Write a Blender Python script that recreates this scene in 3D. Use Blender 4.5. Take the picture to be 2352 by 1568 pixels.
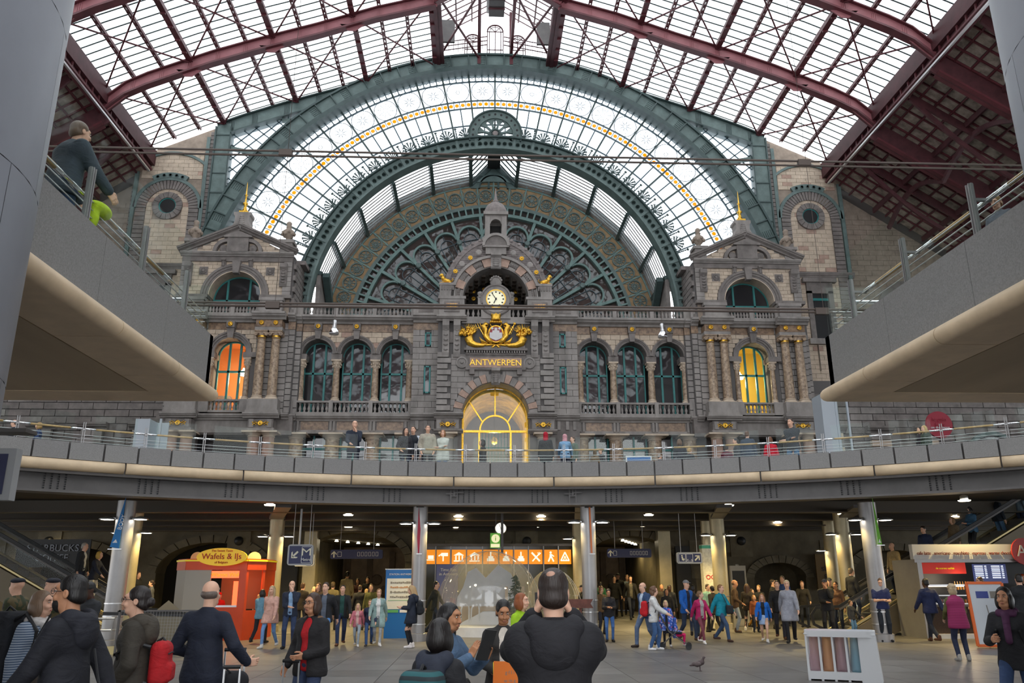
import bpy, math, random
import numpy as np
from mathutils import Vector, Matrix
random.seed(7)
PI = math.pi
sc = bpy.context.scene
COL = sc.collection
for _o in list(bpy.data.objects): bpy.data.objects.remove(_o)

# ------------------------------------------------------------------ camera, sky, exposure
FPX, PITCH, YAW, ROLL, EYE = 1859.16,math.radians(16.527), math.radians(2.650), math.radians(-0.211),1.75
cam = bpy.data.cameras.new('camera'); cam.sensor_width = 36.0; cam.lens = FPX / 2352 * 36.0; cam.clip_end = 600
camo = bpy.data.objects.new('camera', cam); COL.objects.link(camo)
camo.matrix_world = Matrix.Translation((0,0,EYE)) @ Matrix.Rotation(-YAW, 4,'Z') @ Matrix.Rotation(PI/2 + PITCH, 4,'X') @ Matrix.Rotation(ROLL, 4,'Z')
sc.camera = camo
sc.view_settings.view_transform = 'Standard'; sc.view_settings.look = 'None'
sc.view_settings.exposure = 0.0; sc.view_settings.gamma = 1.0; sc.view_settings.use_curve_mapping = False
sc.cycles.max_bounces = 8; sc.cycles.transparent_max_bounces = 24; sc.cycles.caustics_reflective = False; sc.cycles.caustics_refractive = False
sc.cycles.sample_clamp_indirect = 4.0
w = bpy.data.worlds.new('overcast_sky'); sc.world = w; w.use_nodes = True
_n = w.node_tree.nodes; _l = w.node_tree.links
_bg = _n['Background']; _bg.inputs['Strength'].default_value = 3.2
_tc = _n.new('ShaderNodeTexCoord'); _nz = _n.new('ShaderNodeTexNoise'); _cr = _n.new('ShaderNodeValToRGB')
_nz.inputs['Scale'].default_value = 2.2; _nz.inputs['Detail'].default_value = 4
_cr.color_ramp.elements[0].color = (0.80,0.86,0.94,1); _cr.color_ramp.elements[1].color = (1.0,1.0,1.0,1)
_cr.color_ramp.elements[0].position = 0.35; _cr.color_ramp.elements[1].position = 0.62
_l.new(_tc.outputs['Generated'], _nz.inputs['Vector']); _l.new(_nz.outputs['Fac'], _cr.inputs['Fac']); _l.new(_cr.outputs['Color'], _bg.inputs['Color'])

# ------------------------------------------------------------------ pixel of the photograph -> world point
def ray(px, py):
    u, v = px - 1176,784 - py
    c, s = math.cos(ROLL), math.sin(ROLL); u, v = c*u - s*v, s*u + c*v
    y = FPX*math.cos(PITCH) - v*math.sin(PITCH); z = FPX*math.sin(PITCH) + v*math.cos(PITCH)
    return (u*math.cos(YAW) + y*math.sin(YAW),-u*math.sin(YAW) + y*math.cos(YAW), z)
def aty(px, py, Y):
    d = ray(px, py); t = Y/d[1]; return Vector((d[0]*t, Y, EYE + d[2]*t))
def atz(px, py, Z):
    d = ray(px, py); t = (Z-EYE)/d[2]; return Vector((d[0]*t, d[1]*t, Z))
def proj(p):
    x, y, z = p[0], p[1], p[2]-EYE
    u = x*math.cos(YAW) - y*math.sin(YAW); q = x*math.sin(YAW) + y*math.cos(YAW)
    f = q*math.cos(PITCH) + z*math.sin(PITCH); v = -q*math.sin(PITCH) + z*math.cos(PITCH)
    if f < .1: return None
    return 1176 + u*FPX/f, 784 - v*FPX/f
XC, YG = 1.38,59.0

# ------------------------------------------------------------------ materials
MATS = {}
def mat(name, col, rough=.7,metal=0.0,var=0.0,scale=3.0,bump=0.0,col2=None, emit=0.0,alpha=None, coat=0.0,stretch=None, spec=None):
    if name in MATS: return MATS[name]
    m = bpy.data.materials.new(name); m.use_nodes = True; nt = m.node_tree; b = nt.nodes['Principled BSDF']
    b.inputs['Base Color'].default_value = (*col, 1); b.inputs['Roughness'].default_value = rough; b.inputs['Metallic'].default_value = metal
    if coat: b.inputs['Coat Weight'].default_value = coat
    if spec is not None: b.inputs['Specular IOR Level'].default_value = spec
    if var or col2 or bump:
        tc = nt.nodes.new('ShaderNodeTexCoord'); nz = nt.nodes.new('ShaderNodeTexNoise')
        nz.inputs['Scale'].default_value = scale; nz.inputs['Detail'].default_value = 6; nz.inputs['Roughness'].default_value = .62
        geo = nt.nodes.new('ShaderNodeNewGeometry'); src = geo.outputs['Position']
        if stretch:
            mp = nt.nodes.new('ShaderNodeMapping'); mp.inputs['Scale'].default_value = stretch; nt.links.new(src, mp.inputs['Vector']); src = mp.outputs['Vector']
        nt.links.new(src, nz.inputs['Vector'])
        if var or col2:
            cr = nt.nodes.new('ShaderNodeValToRGB'); e = cr.color_ramp.elements
            e[0].position = .33; e[1].position = .67
            c2 = col2 or tuple(min(1,c*(1+var)) for c in col)
            e[0].color = (*[c*(1-var) for c in col],1); e[1].color = (*c2,1)
            nt.links.new(nz.outputs['Fac'], cr.inputs['Fac']); nt.links.new(cr.outputs['Color'], b.inputs['Base Color'])
        if bump:
            bp = nt.nodes.new('ShaderNodeBump'); bp.inputs['Strength'].default_value = min(1,bump); bp.inputs['Distance'].default_value = .03
            nt.links.new(nz.outputs['Fac'], bp.inputs['Height']); nt.links.new(bp.outputs['Normal'], b.inputs['Normal'])
    if emit:
        b.inputs['Emission Color'].default_value = (*col, 1); b.inputs['Emission Strength'].default_value = emit
    if alpha is not None: b.inputs['Alpha'].default_value = alpha
    MATS[name] = m; return m
def glass(name, tint=(.95,.97,.97), refl=0,dirt=0.0,ior=1.5,dirtcol=(.8,.8,.8), rough=.03):
    m = bpy.data.materials.new(name); m.use_nodes = True; nt = m.node_tree; nt.nodes.clear()
    out = nt.nodes.new('ShaderNodeOutputMaterial'); tr = nt.nodes.new('ShaderNodeBsdfTransparent'); gl = nt.nodes.new('ShaderNodeBsdfGlossy')
    tr.inputs['Color'].default_value = (*tint, 1); gl.inputs['Roughness'].default_value = rough; gl.inputs['Color'].default_value = (1,1,1,1)
    mx = nt.nodes.new('ShaderNodeMixShader')
    mx.inputs['Fac'].default_value = refl or .015
    nt.links.new(tr.outputs[0], mx.inputs[1]); nt.links.new(gl.outputs[0], mx.inputs[2])
    last = mx
    if dirt:
        df = nt.nodes.new('ShaderNodeBsdfTranslucent'); df.inputs['Color'].default_value = (*dirtcol, 1)
        d2 = nt.nodes.new('ShaderNodeBsdfDiffuse'); d2.inputs['Color'].default_value = (*dirtcol, 1)
        ad = nt.nodes.new('ShaderNodeMixShader'); ad.inputs[0].default_value = .4
        nt.links.new(df.outputs[0], ad.inputs[1]); nt.links.new(d2.outputs[0], ad.inputs[2])
        m2 = nt.nodes.new('ShaderNodeMixShader'); m2.inputs['Fac'].default_value = dirt
        nt.links.new(mx.outputs[0], m2.inputs[1]); nt.links.new(ad.outputs[0], m2.inputs[2]); last = m2
    nt.links.new(last.outputs[0], out.inputs['Surface']); MATS[name] = m; return m
M = MATS
mat('stone_grey',(.262,.238,.22),.8,var=.26,scale=1.3,bump=.3,stretch=(1,1,.45))
mat('stone_dark',(.185,.163,.15),.8,var=.28,scale=1.5,bump=.25)
mat('stone_tan',(.53,.43,.33),.85,var=.17,scale=2.2,bump=.3)
mat('stone_tan_joint',(.30,.24,.19),.9,var=.2,scale=2)
mat('stone_pink',(.40,.27,.21),.8,var=.2,scale=2.5)
mat('joint',(.13,.12,.115),.9)
mat('marble_brown',(.26,.17,.115),.38,var=.4,scale=5.5,col2=(.50,.37,.25))
mat('marble_frieze',(.20,.125,.085),.35,var=.4,scale=4,col2=(.36,.24,.15))
mat('slate',(.215,.185,.175),.75,var=.3,scale=4,bump=.3)
mat('green_iron',(.115,.165,.155),.55,var=.22,scale=1.6)
mat('green_light',(.15,.24,.22),.55,var=.18,scale=2)
mat('green_dark',(.045,.075,.072),.5,var=.2,scale=2)
mat('teal_paint',(.025,.19,.18),.45,var=.12,scale=3)
mat('blue_iron',(.07,.115,.135),.5)
mat('red_iron',(.105,.024,.03),.5,var=.25,scale=1.2)
mat('red_iron_lit',(.27,.095,.105),.55,var=.15,scale=1.2)  # pinkish light on the red iron put into the web colour
mat('red_dark',(.075,.022,.026),.6,var=.25,scale=1.5)
mat('frieze_tan',(.36,.23,.115),.7,var=.2,scale=3)
mat('gold',(.80,.46,.06),.33,.85,var=.25,scale=9)
mat('amber',(.95,.42,.01),.25,emit=0,alpha=None)
mat('granite',(.215,.208,.20),.6,var=.20,scale=55)
mat('bullnose',(.60,.46,.30),.55,var=.10,scale=2.5)
mat('soffit',(.36,.27,.165),.65,var=.10,scale=1.2,stretch=(1,.15,1))
mat('clad_metal',(.235,.245,.275),.42,.35,var=.07,scale=.9)
mat('seam',(.05,.05,.055),.8)
mat('steel_beam',(.12,.112,.108),.5,.2,var=.12,scale=2)
mat('steel_col',(.34,.33,.325),.38,.55,var=.08,scale=1.5)
mat('steel',(.62,.62,.62),.28,.9)
mat('chrome',(.85,.85,.86),.12,1.0)
mat('wood_rail',(.50,.31,.13),.4,var=.25,scale=8)
mat('black',(.012,.012,.013),.5)
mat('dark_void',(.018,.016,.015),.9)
mat('white_paint',(.78,.79,.79),.45)
mat('cable',(.085,.062,.05),.6)
mat('dirty_pane',(.30,.245,.20),.75,var=.45,scale=1.7)
glass('glass_roof',(.95,.97,.98), dirt=.10,dirtcol=(.95,.95,.95))
glass('glass_fan',(.94,.97,.99), dirt=.06,dirtcol=(.9,.95,1))
glass('glass_amber',(1.0,.45,.02), dirt=.25,dirtcol=(1,.45,.03))
glass('glass_rail',(.96,.99,.975), refl=.008)
glass('glass_clear',(.96,.97,.97), refl=.03)
glass('glass_bubble',(.95,.96,.96), refl=.10,dirt=.11,dirtcol=(.9,.9,.9), rough=.08)

def window_mat(name, col, wave=.25):
    m = bpy.data.materials.new(name); m.use_nodes = True; nt = m.node_tree; b = nt.nodes['Principled BSDF']
    b.inputs['Base Color'].default_value = (*col, 1); b.inputs['Roughness'].default_value = .04; b.inputs['IOR'].default_value = 1.75
    geo = nt.nodes.new('ShaderNodeNewGeometry'); nz = nt.nodes.new('ShaderNodeTexNoise'); nz.inputs['Scale'].default_value = .9; nz.inputs['Detail'].default_value = 1.5
    bp = nt.nodes.new('ShaderNodeBump'); bp.inputs['Strength'].default_value = wave; bp.inputs['Distance'].default_value = .04
    nt.links.new(geo.outputs['Position'], nz.inputs['Vector']); nt.links.new(nz.outputs['Fac'], bp.inputs['Height']); nt.links.new(bp.outputs['Normal'], b.inputs['Normal'])
    MATS[name] = m; return m
window_mat('window_dark',(.03,.03,.032)); window_mat('window_brown',(.05,.04,.034),.5)

# ------------------------------------------------------------------ mesh collector and objects
class MB:
    def __init__(s): s.v = []; s.f = []
    def add(s, vs, fs):
        n = len(s.v); s.v.extend([tuple(p) for p in vs]); s.f.extend([tuple(i+n for i in q) for q in fs]); return s
    def box(s, a, b):
        x0,y0,z0 = a; x1,y1,z1 = b
        return s.add([(x0,y0,z0),(x1,y0,z0),(x1,y1,z0),(x0,y1,z0),(x0,y0,z1),(x1,y0,z1),(x1,y1,z1),(x0,y1,z1)],
                     [(0,3,2,1),(4,5,6,7),(0,1,5,4),(1,2,6,5),(2,3,7,6),(3,0,4,7)])
    def cbox(s, c, d): return s.box([c[i]-d[i]/2 for i in range(3)],[c[i]+d[i]/2 for i in range(3)])
    def bar(s, p, q, w, h=None, up=(0,0,1)):
        h = h or w; p = Vector(p); q = Vector(q); d = (q-p)
        if d.length < 1e-6: return s
        d.normalize(); up = Vector(up)
        if abs(d.dot(up)) > .98: up = Vector((0,1,0)) if abs(d.y) < .9 else Vector((1,0,0))
        r = d.cross(up).normalized(); t = r.cross(d).normalized(); r *= w/2; t *= h/2
        return s.add([p-r-t, p+r-t, p+r+t, p-r+t, q-r-t, q+r-t, q+r+t, q-r+t],[(0,1,2,3),(7,6,5,4),(0,4,5,1),(1,5,6,2),(2,6,7,3),(3,7,4,0)])
    def sweep(s, pts, prof, up=(0,0,1), closed=False, cap=True):
        """prof: (side, up) offsets swept along pts"""
        pts = [Vector(p) for p in pts]; n = len(pts); k = len(prof); vs = []; up = Vector(up)
        for i, p in enumerate(pts):
            a = pts[(i-1) % n] if (closed or i) else pts[0]; b = pts[(i+1) % n] if (closed or i < n-1) else pts[-1]
            d = (b-a).normalized(); r = d.cross(up)
            if r.length < 1e-4: r = d.cross(Vector((0,1,0)))
            r.normalize(); t = r.cross(d)
            sc_ = 1.0
            for (x, y) in prof: vs.append(p + r*x + t*y)
        fs = []
        for i in range(n if closed else n-1):
            j = (i+1) % n
            for m_ in range(k):
                o = (m_+1) % k; fs.append((i*k+m_, i*k+o, j*k+o, j*k+m_))
        if cap and not closed: fs += [tuple(range(k))[::-1], tuple((n-1)*k+i for i in range(k))]
        return s.add(vs, fs)
    def tube(s, pts, r, seg=8,closed=False):
        rs = r if isinstance(r, (list, tuple)) else None
        if rs is None: return s.sweep(pts, [(r*math.cos(2*PI*i/seg), r*math.sin(2*PI*i/seg)) for i in range(seg)], closed=closed)
        pts = [Vector(p) for p in pts]; n = len(pts); vs = []
        for i, p in enumerate(pts):
            d = (pts[min(i+1,n-1)] - pts[max(i-1,0)]).normalized(); u = Vector((0,0,1)) if abs(d.z) < .95 else Vector((0,1,0))
            a = d.cross(u).normalized(); t = a.cross(d)
            for j in range(seg): vs.append(p + a*rs[i]*math.cos(2*PI*j/seg) + t*rs[i]*math.sin(2*PI*j/seg))
        fs = [(i*seg+j, i*seg+(j+1) % seg, (i+1)*seg+(j+1) % seg, (i+1)*seg+j) for i in range(n-1) for j in range(seg)]
        return s.add(vs, fs + [tuple(range(seg))[::-1], tuple((n-1)*seg+i for i in range(seg))])
    def lathe(s, c, prof, seg=16,axis='z', a0=0,a1=2*PI):
        """prof: (radius, height)"""
        full = abs(a1-a0-2*PI) < 1e-6; m_ = seg if full else seg+1; vs = []
        for (r, h) in prof:
            for i in range(m_):
                a = a0+(a1-a0)*i/seg; x, y = r*math.cos(a), r*math.sin(a)
                vs.append((c[0]+x, c[1]+y, c[2]+h) if axis == 'z' else ((c[0]+x, c[1]-h, c[2]+y) if axis == 'y' else (c[0]+h, c[1]+x, c[2]+y)))
        fs = []
        for k in range(len(prof)-1):
            for i in range(seg):
                j = (i+1) % m_; fs.append((k*m_+i, k*m_+j, (k+1)*m_+j, (k+1)*m_+i))
        if full:
            if prof[0][0] > 1e-5: fs.append(tuple(range(m_))[::-1])
            if prof[-1][0] > 1e-5: fs.append(tuple((len(prof)-1)*m_+i for i in range(m_)))
        return s.add(vs, fs)
    def sphere(s, c, r, seg=10,rings=6):
        r = (r, r, r) if not hasattr(r, '__len__') else r; vs = []; fs = []
        for k in range(rings+1):
            t = PI*k/rings
            for i in range(seg):
                a = 2*PI*i/seg; vs.append((c[0]+r[0]*math.sin(t)*math.cos(a), c[1]+r[1]*math.sin(t)*math.sin(a), c[2]+r[2]*math.cos(t)))
        for k in range(rings):
            for i in range(seg):
                j = (i+1) % seg; fs.append((k*seg+i, (k+1)*seg+i, (k+1)*seg+j, k*seg+j))
        return s.add(vs, fs)
    def prism(s, poly, f0,f1):
        """poly: list of 2D points; f0/f1 map a 2D point to the front / back 3D point"""
        n = len(poly); a = [f0(p) for p in poly]; b = [f1(p) for p in poly]
        return s.add(a+b, [tuple(range(n)), tuple(range(2*n-1,n-1,-1))] + [(i, i+n, (i+1) % n+n, (i+1) % n) for i in range(n)])
    def plate(s, poly, y0,y1):          # polygon in x,z extruded from y0 (front) to y1
        return s.prism(poly, lambda p: (p[0], y0,p[1]), lambda p: (p[0], y1,p[1]))
    def ring(s, cx, cz, r0,r1,y0,y1,a0=0,a1=PI, seg=24):
        full = abs(a1-a0-2*PI) < 1e-6; vs = []
        m_ = seg if full else seg+1
        for i in range(m_):
            a = a0+(a1-a0)*i/seg; c, q = math.cos(a), math.sin(a)
            vs += [(cx+r0*c, y0,cz+r0*q),(cx+r1*c, y0,cz+r1*q),(cx+r1*c, y1,cz+r1*q),(cx+r0*c, y1,cz+r0*q)]
        fs = []
        for i in range(seg):
            j = (i+1) % m_
            for k in range(4): fs.append((i*4+k, i*4+(k+1) % 4,j*4+(k+1) % 4,j*4+k))
        if not full: fs += [(0,3,2,1),((m_-1)*4,(m_-1)*4+1,(m_-1)*4+2,(m_-1)*4+3)]
        return s.add(vs, fs)
    def mesh(s, name, m, smooth=False):
        me = bpy.data.meshes.new(name); me.from_pydata(s.v, [], s.f)
        me.materials.append(MATS[m] if isinstance(m, str) else m)
        if smooth:
            me.polygons.foreach_set('use_smooth',[True]*len(me.polygons))
            if smooth is not True: me.set_sharp_from_angle(angle=math.radians(smooth))
        me.update(); return me
    def build(s, name, m, parent=None, smooth=False, **k):
        return obj(name, s.mesh(name, m, smooth), parent, **k)
def _bx(a, b): return MB().box(a, b)
def obj(name, me, parent=None, loc=None, rz=None, label=None, cat=None, group=None, kind=None):
    o = bpy.data.objects.new(name, me); COL.objects.link(o)
    if parent is not None: o.parent = parent
    if loc is not None: o.location = loc
    if rz is not None: o.rotation_euler = (0,0,rz)
    tag(o, label, cat, group, kind); return o
def tag(o, label=None, cat=None, group=None, kind=None):
    if label: o['label'] = label
    if cat: o['category'] = cat
    if group: o['group'] = group
    if kind: o['kind'] = kind
    return o
def thing(name, label, cat, group=None, loc=None, rz=None): return obj(name, None, None, loc, rz, label, cat, group)
def struct(name, label=None): return obj(name, None, None, label=label, kind='structure')
def copytree(o, parent=None, loc=None, rz=None, label=None):
    c = o.copy(); COL.objects.link(c); c.parent = parent
    if loc is not None: c.location = loc
    if rz is not None: c.rotation_euler = (0,0,rz)
    if label: c['label'] = label
    for ch in o.children: copytree(ch, c)
    return c
def arc(cx, cz, r, y, a0,a1,n): return [(cx+r*math.cos(a0+(a1-a0)*i/n), y, cz+r*math.sin(a0+(a1-a0)*i/n)) for i in range(n+1)]
RECT = lambda w_, h_: [(-w_/2,-h_/2),(w_/2,-h_/2),(w_/2,h_/2),(-w_/2,h_/2)]
TSC = bpy.data.scenes.new('lettering_tmp')
def text(s_, size, m, parent, loc, rot=(PI/2,0,0), name='lettering', ext=.01,align='CENTER', sx=1.0, **k):
    cu = bpy.data.curves.new(name, 'FONT'); cu.body = s_; cu.size = size; cu.extrude = ext; cu.align_x = align; cu.align_y = 'CENTER'; cu.resolution_u = 3
    t = bpy.data.objects.new(name, cu); TSC.collection.objects.link(t)
    TSC.view_layers[0].update(); dg = TSC.view_layers[0].depsgraph; me = bpy.data.meshes.new_from_object(t.evaluated_get(dg)); me.name = name
    bpy.data.objects.remove(t); bpy.data.curves.remove(cu)
    me.materials.clear(); me.materials.append(MATS[m] if isinstance(m, str) else m)
    o = obj(name, me, parent, **k); o.location = loc; o.rotation_euler = rot; o.scale = (sx, 1,1); return o
# ------------------------------------------------------------------ glazed train-shed roof
ZR = [(4.6,43.75),(9.0,42.45),(13.0,40.95),(17.0,39.6),(20.5,38.3),(22.3,37.5),(25,36.3),(27.8,34.95)]
def zr(u):
    u = abs(u); return float(np.interp(u, [a for a, b in ZR],[b for a, b in ZR]))
YB = -46.0
roof = struct('ceiling','arched iron and glass train shed roof over the hall')
PUR = [5.0 + i*22.5/12 for i in range(13)]
STEP = .72; NB = int((YG-YB)/STEP)
ybars = [YG-.25-STEP*i for i in range(NB)]
for sgn in (-1,1):
    fine = [5.0+22.6*i/10 for i in range(11)]
    me = MB().sweep([(sgn*u, 0,zr(u)+.12) for u in fine], RECT(.045,.085), up=(0,1,0)).mesh('glazing_bar','green_dark')
    rest = MB()
    for i, y in enumerate(ybars):
        if y > 30: obj('glazing_bar', me, roof, (XC, y, 0))
        else: rest.sweep([(XC+sgn*u, y, zr(u)+.12) for u in (5,9,13,17,20.5,24,27.6)], RECT(.045,.085), up=(0,1,0))
    rest.build('glazing_bar','green_dark', roof, kind='stuff')
    # purlins
    for i, u in enumerate(PUR):
        mb = MB(); x = XC+sgn*u; z = zr(u)
        if i % 3 == 0:
            mb.box((x-.11,YB, z-.42),(x+.11,YG-.3,z+.02)); mb.box((x-.2,YB, z-.46),(x+.2,YG-.3,z-.42))
            for y in np.arange(2,YG-1,1.35): mb.box((x-.17,y, z-.6),(x+.17,y+.12,z-.46))
        else:
            for d in (-.09,.09): mb.box((x+d-.04,YB, z-.2),(x+d+.04,YG-.3,z+.02))
            for y in np.arange(YB, YG-.6,.6): mb.box((x-.06,y, z-.18),(x+.06,y+.16,z-.02))
        mb.build('purlin','red_iron', roof)
# transverse ribs
RIBY = [50.5-8*i for i in range(13)]
for y in RIBY:
    for sgn in (-1,1):
        us = [4.6+22.9*i/16 for i in range(17)]
        web = MB(); dep = 1.05
        pts = [(XC+sgn*u, y, zr(u)-.25-dep/2 - (0 if u < 25.2 else (u-25.2)**2*.16)) for u in us]
        web.sweep(pts, RECT(.06,dep-.1) if True else 0,up=(0,0,1))
        r = web.build('rib','red_iron_lit', roof)
        fl = MB()
        fl.sweep([(p[0], y, p[2]+dep/2-.03) for p in pts], RECT(.5,.08)); fl.sweep([(p[0], y, p[2]-dep/2+.05) for p in pts], RECT(.56,.14))
        fl.build('flange','red_iron', r)
        if y > 34:
            st = MB()
            for k, u in enumerate(PUR[1:-1]):
                x = XC+sgn*u; z = zr(u)-.25
                for d in (-.12,0,.12): st.box((x+d-.02,y-.06,z-dep+.12),(x+d+.02,y+.06,z-.06))
                if (k+1) % 3 == 0:
                    st.plate([(x-1.5,z-dep+.1),(x-.5,z-dep-.18),(x-.2,z-dep-.75),(x+.2,z-dep-.75),(x+.5,z-dep-.18),(x+1.5,z-dep+.1)] if False else [(x-.9,z-dep+.2),(x-.25,z-dep-.35),(x+.25,z-dep-.35),(x+.9,z-dep+.2)], y-.03,y+.03)
            st.build('stiffener','red_iron_lit', r)
# diagonal wind braces
nodes_y = [YG-.4]+RIBY
for sgn in (-1,1):
    mu = [PUR[i] for i in (0,3,6,9,12)]
    for j in range(len(nodes_y)-1):
        if nodes_y[j] < 0: continue
        for i in range(4):
            for (ua, ub) in ((mu[i], mu[i+1]),(mu[i+1], mu[i])):
                MB().bar((XC+sgn*ua, nodes_y[j], zr(ua)-.5),(XC+sgn*ub, nodes_y[j+1], zr(ub)-.5),.10,.08).build('brace','red_iron', roof)
# panes: the nearest 300 in view each on its own, the others joined
cand = []; rest = MB()
pm = {}
for sgn in (-1,1):
    for i in range(12):
        ua, ub = PUR[i]+.05,PUR[i+1]-.05
        a, b = (sgn*ua, zr(ua)+.15),(sgn*ub, zr(ub)+.15)
        vs = lambda y: [(a[0], y, a[1]),(b[0], y, b[1]),(b[0], y+STEP-.10,b[1]),(a[0], y+STEP-.10,a[1]),(a[0], y, a[1]+.03),(b[0], y, b[1]+.03),(b[0], y+STEP-.10,b[1]+.03),(a[0], y+STEP-.10,a[1]+.03)]
        FB = [(0,3,2,1),(4,5,6,7),(0,1,5,4),(1,2,6,5),(2,3,7,6),(3,0,4,7)]
        pm[(sgn, i)] = MB().add(vs(0), FB).mesh('pane','glass_roof')
        for y in ybars:
            p = proj((XC+(a[0]+b[0])/2,y-.3,(a[1]+b[1])/2))
            if p and 150 < p[0] < 2280 and 2 < p[1] < 420: cand.append((y, sgn, i))
            else: rest.add([(XC+v[0], v[1], v[2]) for v in vs(y-STEP+.05)], FB)
cand.sort()
for k, (y, sgn, i) in enumerate(cand):
    if k < 300: obj('pane', pm[(sgn, i)], roof, (XC, y-STEP+.05,0))
    else:
        for v in [0]: rest.add([(XC+q.co.x, y-STEP+.05+q.co.y, q.co.z) for q in pm[(sgn, i)].vertices], FB)
rest.build('pane','glass_roof', roof, kind='stuff')
# ridge lantern
LE, LT, LR = 4.7,46.4,48.9
lan = struct('ceiling_lantern','raised glazed lantern along the roof ridge')
for sgn in (-1,1):
    x = XC+sgn*LE
    _bx((x-.14,YB, 43.1),(x+.14,YG-.1,43.75)).build('sill_beam','red_dark', lan)
    _bx((x-.45 if sgn > 0 else x+.12,YB, 43.2),(x-.12 if sgn > 0 else x+.45,YG-.2,43.5)).build('gutter','red_dark', lan)
    _bx((x-.12,YB, LT-.2),(x+.12,YG-.1,LT+.1)).build('eaves_beam','red_dark', lan)
    _bx((x-.02,YB, 43.9),(x+.02,YG-.1,LT)).build('side_glazing','glass_roof', lan)
    for y in np.arange(10.5,YG, 2.66): _bx((x-.1,y-.07,43.7),(x+.1,y+.07,LT)).build('mullion','red_dark', lan)
    nv = 26
    g = MB(); g.add([(x, YB, LT),(XC+sgn*.7,YB, LR),(XC+sgn*.7,YG, LR),(x, YG, LT),(x, YB, LT+.03),(XC+sgn*.7,YB, LR+.03),(XC+sgn*.7,YG, LR+.03),(x, YG, LT+.03)], FB); g.build('roof_glazing','glass_roof', lan)
    for y in np.arange(20,YG, .72): MB().bar((x, y, LT-.02),(XC+sgn*.7,y, LR-.02),.07).build('glazing_bar','red_dark', lan)
    for u in (2.0,3.3):
        MB().bar((XC+sgn*u, YB, LT+(LE-u)/(LE-.7)*(LR-LT)-.1),(XC+sgn*u, YG, LT+(LE-u)/(LE-.7)*(LR-LT)-.1),.12,.16).build('purlin','red_dark', lan)
    # hanging longitudinal girder beside the gangway
    for u in (1.35,):
        _bx((XC+sgn*u-.12,YB, 44.3),(XC+sgn*u+.12,YG-.3,44.75)).build('girder','red_iron', lan)
        for y in RIBY[:4]+[YG-.5]: _bx((XC+sgn*u-.14,y-.15,43.3),(XC+sgn*u+.14,y+.15,LR-.4)).build('hanger','red_iron', lan)
    ny = [YG-.5]+RIBY[:4]
    for j in range(len(ny)-1):
        for (ua, ub) in ((1.35,LE),(LE, 1.35)):
            MB().bar((XC+sgn*ua, ny[j],43.9),(XC+sgn*ub, ny[j+1],43.9),.16,.1).build('brace','red_iron', lan)
    for y in RIBY[:3]:
        MB().sweep([(XC+sgn*(LE-(LE-.2)*t), y, 43.0+1.9*math.sin(t*PI/2)) for t in [i/8 for i in range(9)]], RECT(.4,.55)).build('arched_tie','red_iron_lit', lan)
        MB().sweep([(XC+sgn*(LE-(LE-.2)*t), y, 42.7+1.9*math.sin(t*PI/2)) for t in [i/8 for i in range(9)]], RECT(.5,.1)).build('flange','red_iron', lan)
_bx((XC-.62,YB, 45.3),(XC+.62,YG-4,45.45)).build('gangway_deck','steel_beam', lan)
for y in np.arange(22,YG-4,1.1): _bx((XC-.66,y, 45.16),(XC+.66,y+.1,45.3)).build('gangway_joist','red_dark', lan)
_bx((XC-.75,YB, LR-.1),(XC+.75,YG, LR+.1)).build('ridge_beam','steel_beam', lan)
# lantern gable with arched lights and a railing
for k, uc in enumerate((-3.3,-1.9,0,1.9,3.3)):
    if abs(uc) > 3: continue
    h = 45.9 if uc else 46.9
    mb = MB(); mb.ring(XC+uc, h, .62,.72,YG-.1,YG, seg=14); mb.ring(XC+uc, h, .46,.50,YG-.08,YG-.02,seg=14)
    for a in (45,90,135): mb.bar((XC+uc, YG-.05,h),(XC+uc+.62*math.cos(math.radians(a)), YG-.05,h+.62*math.sin(math.radians(a))),.05)
    for d in (-.67,-.48,0,.48,.67): mb.box((XC+uc+d-.035,YG-.08,44.2),(XC+uc+d+.035,YG-.02,h))
    for z in (44.5,45.1,h): mb.box((XC+uc-.67,YG-.08,z-.03),(XC+uc+.67,YG-.02,z+.03))
    mb.build('gable_light','red_dark', lan)
gb = MB()
for s_ in (-1,1):
    gb.add([(XC+s_*LE, YG, 43.7),(XC, YG, 44.2),(XC, YG, LR),(XC+s_*LE, YG, LT)],[(0,1,2,3)])
gb.build('gable_glazing','glass_roof', lan)
for s_ in (-1,1):
    rl = MB()
    for z in (44.5,44.9,45.3): rl.bar((XC+s_*LE, YG-1.2,z-.5),(XC+s_*.7,YG-1.2,z+.25),.06)
    for i in range(11):
        t = i/10; rl.bar((XC+s_*(LE-(LE-.7)*t), YG-1.2,43.7+.7*t),(XC+s_*(LE-(LE-.7)*t), YG-1.2,44.85+.7*t),.04)
    rl.build('railing','red_dark', lan)
    _bx((XC+s_*3.9-.55,YG-2.6,43.9),(XC+s_*3.9+.55,YG-2.4,46.0)).build('end_plate','steel_beam', lan)

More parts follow.
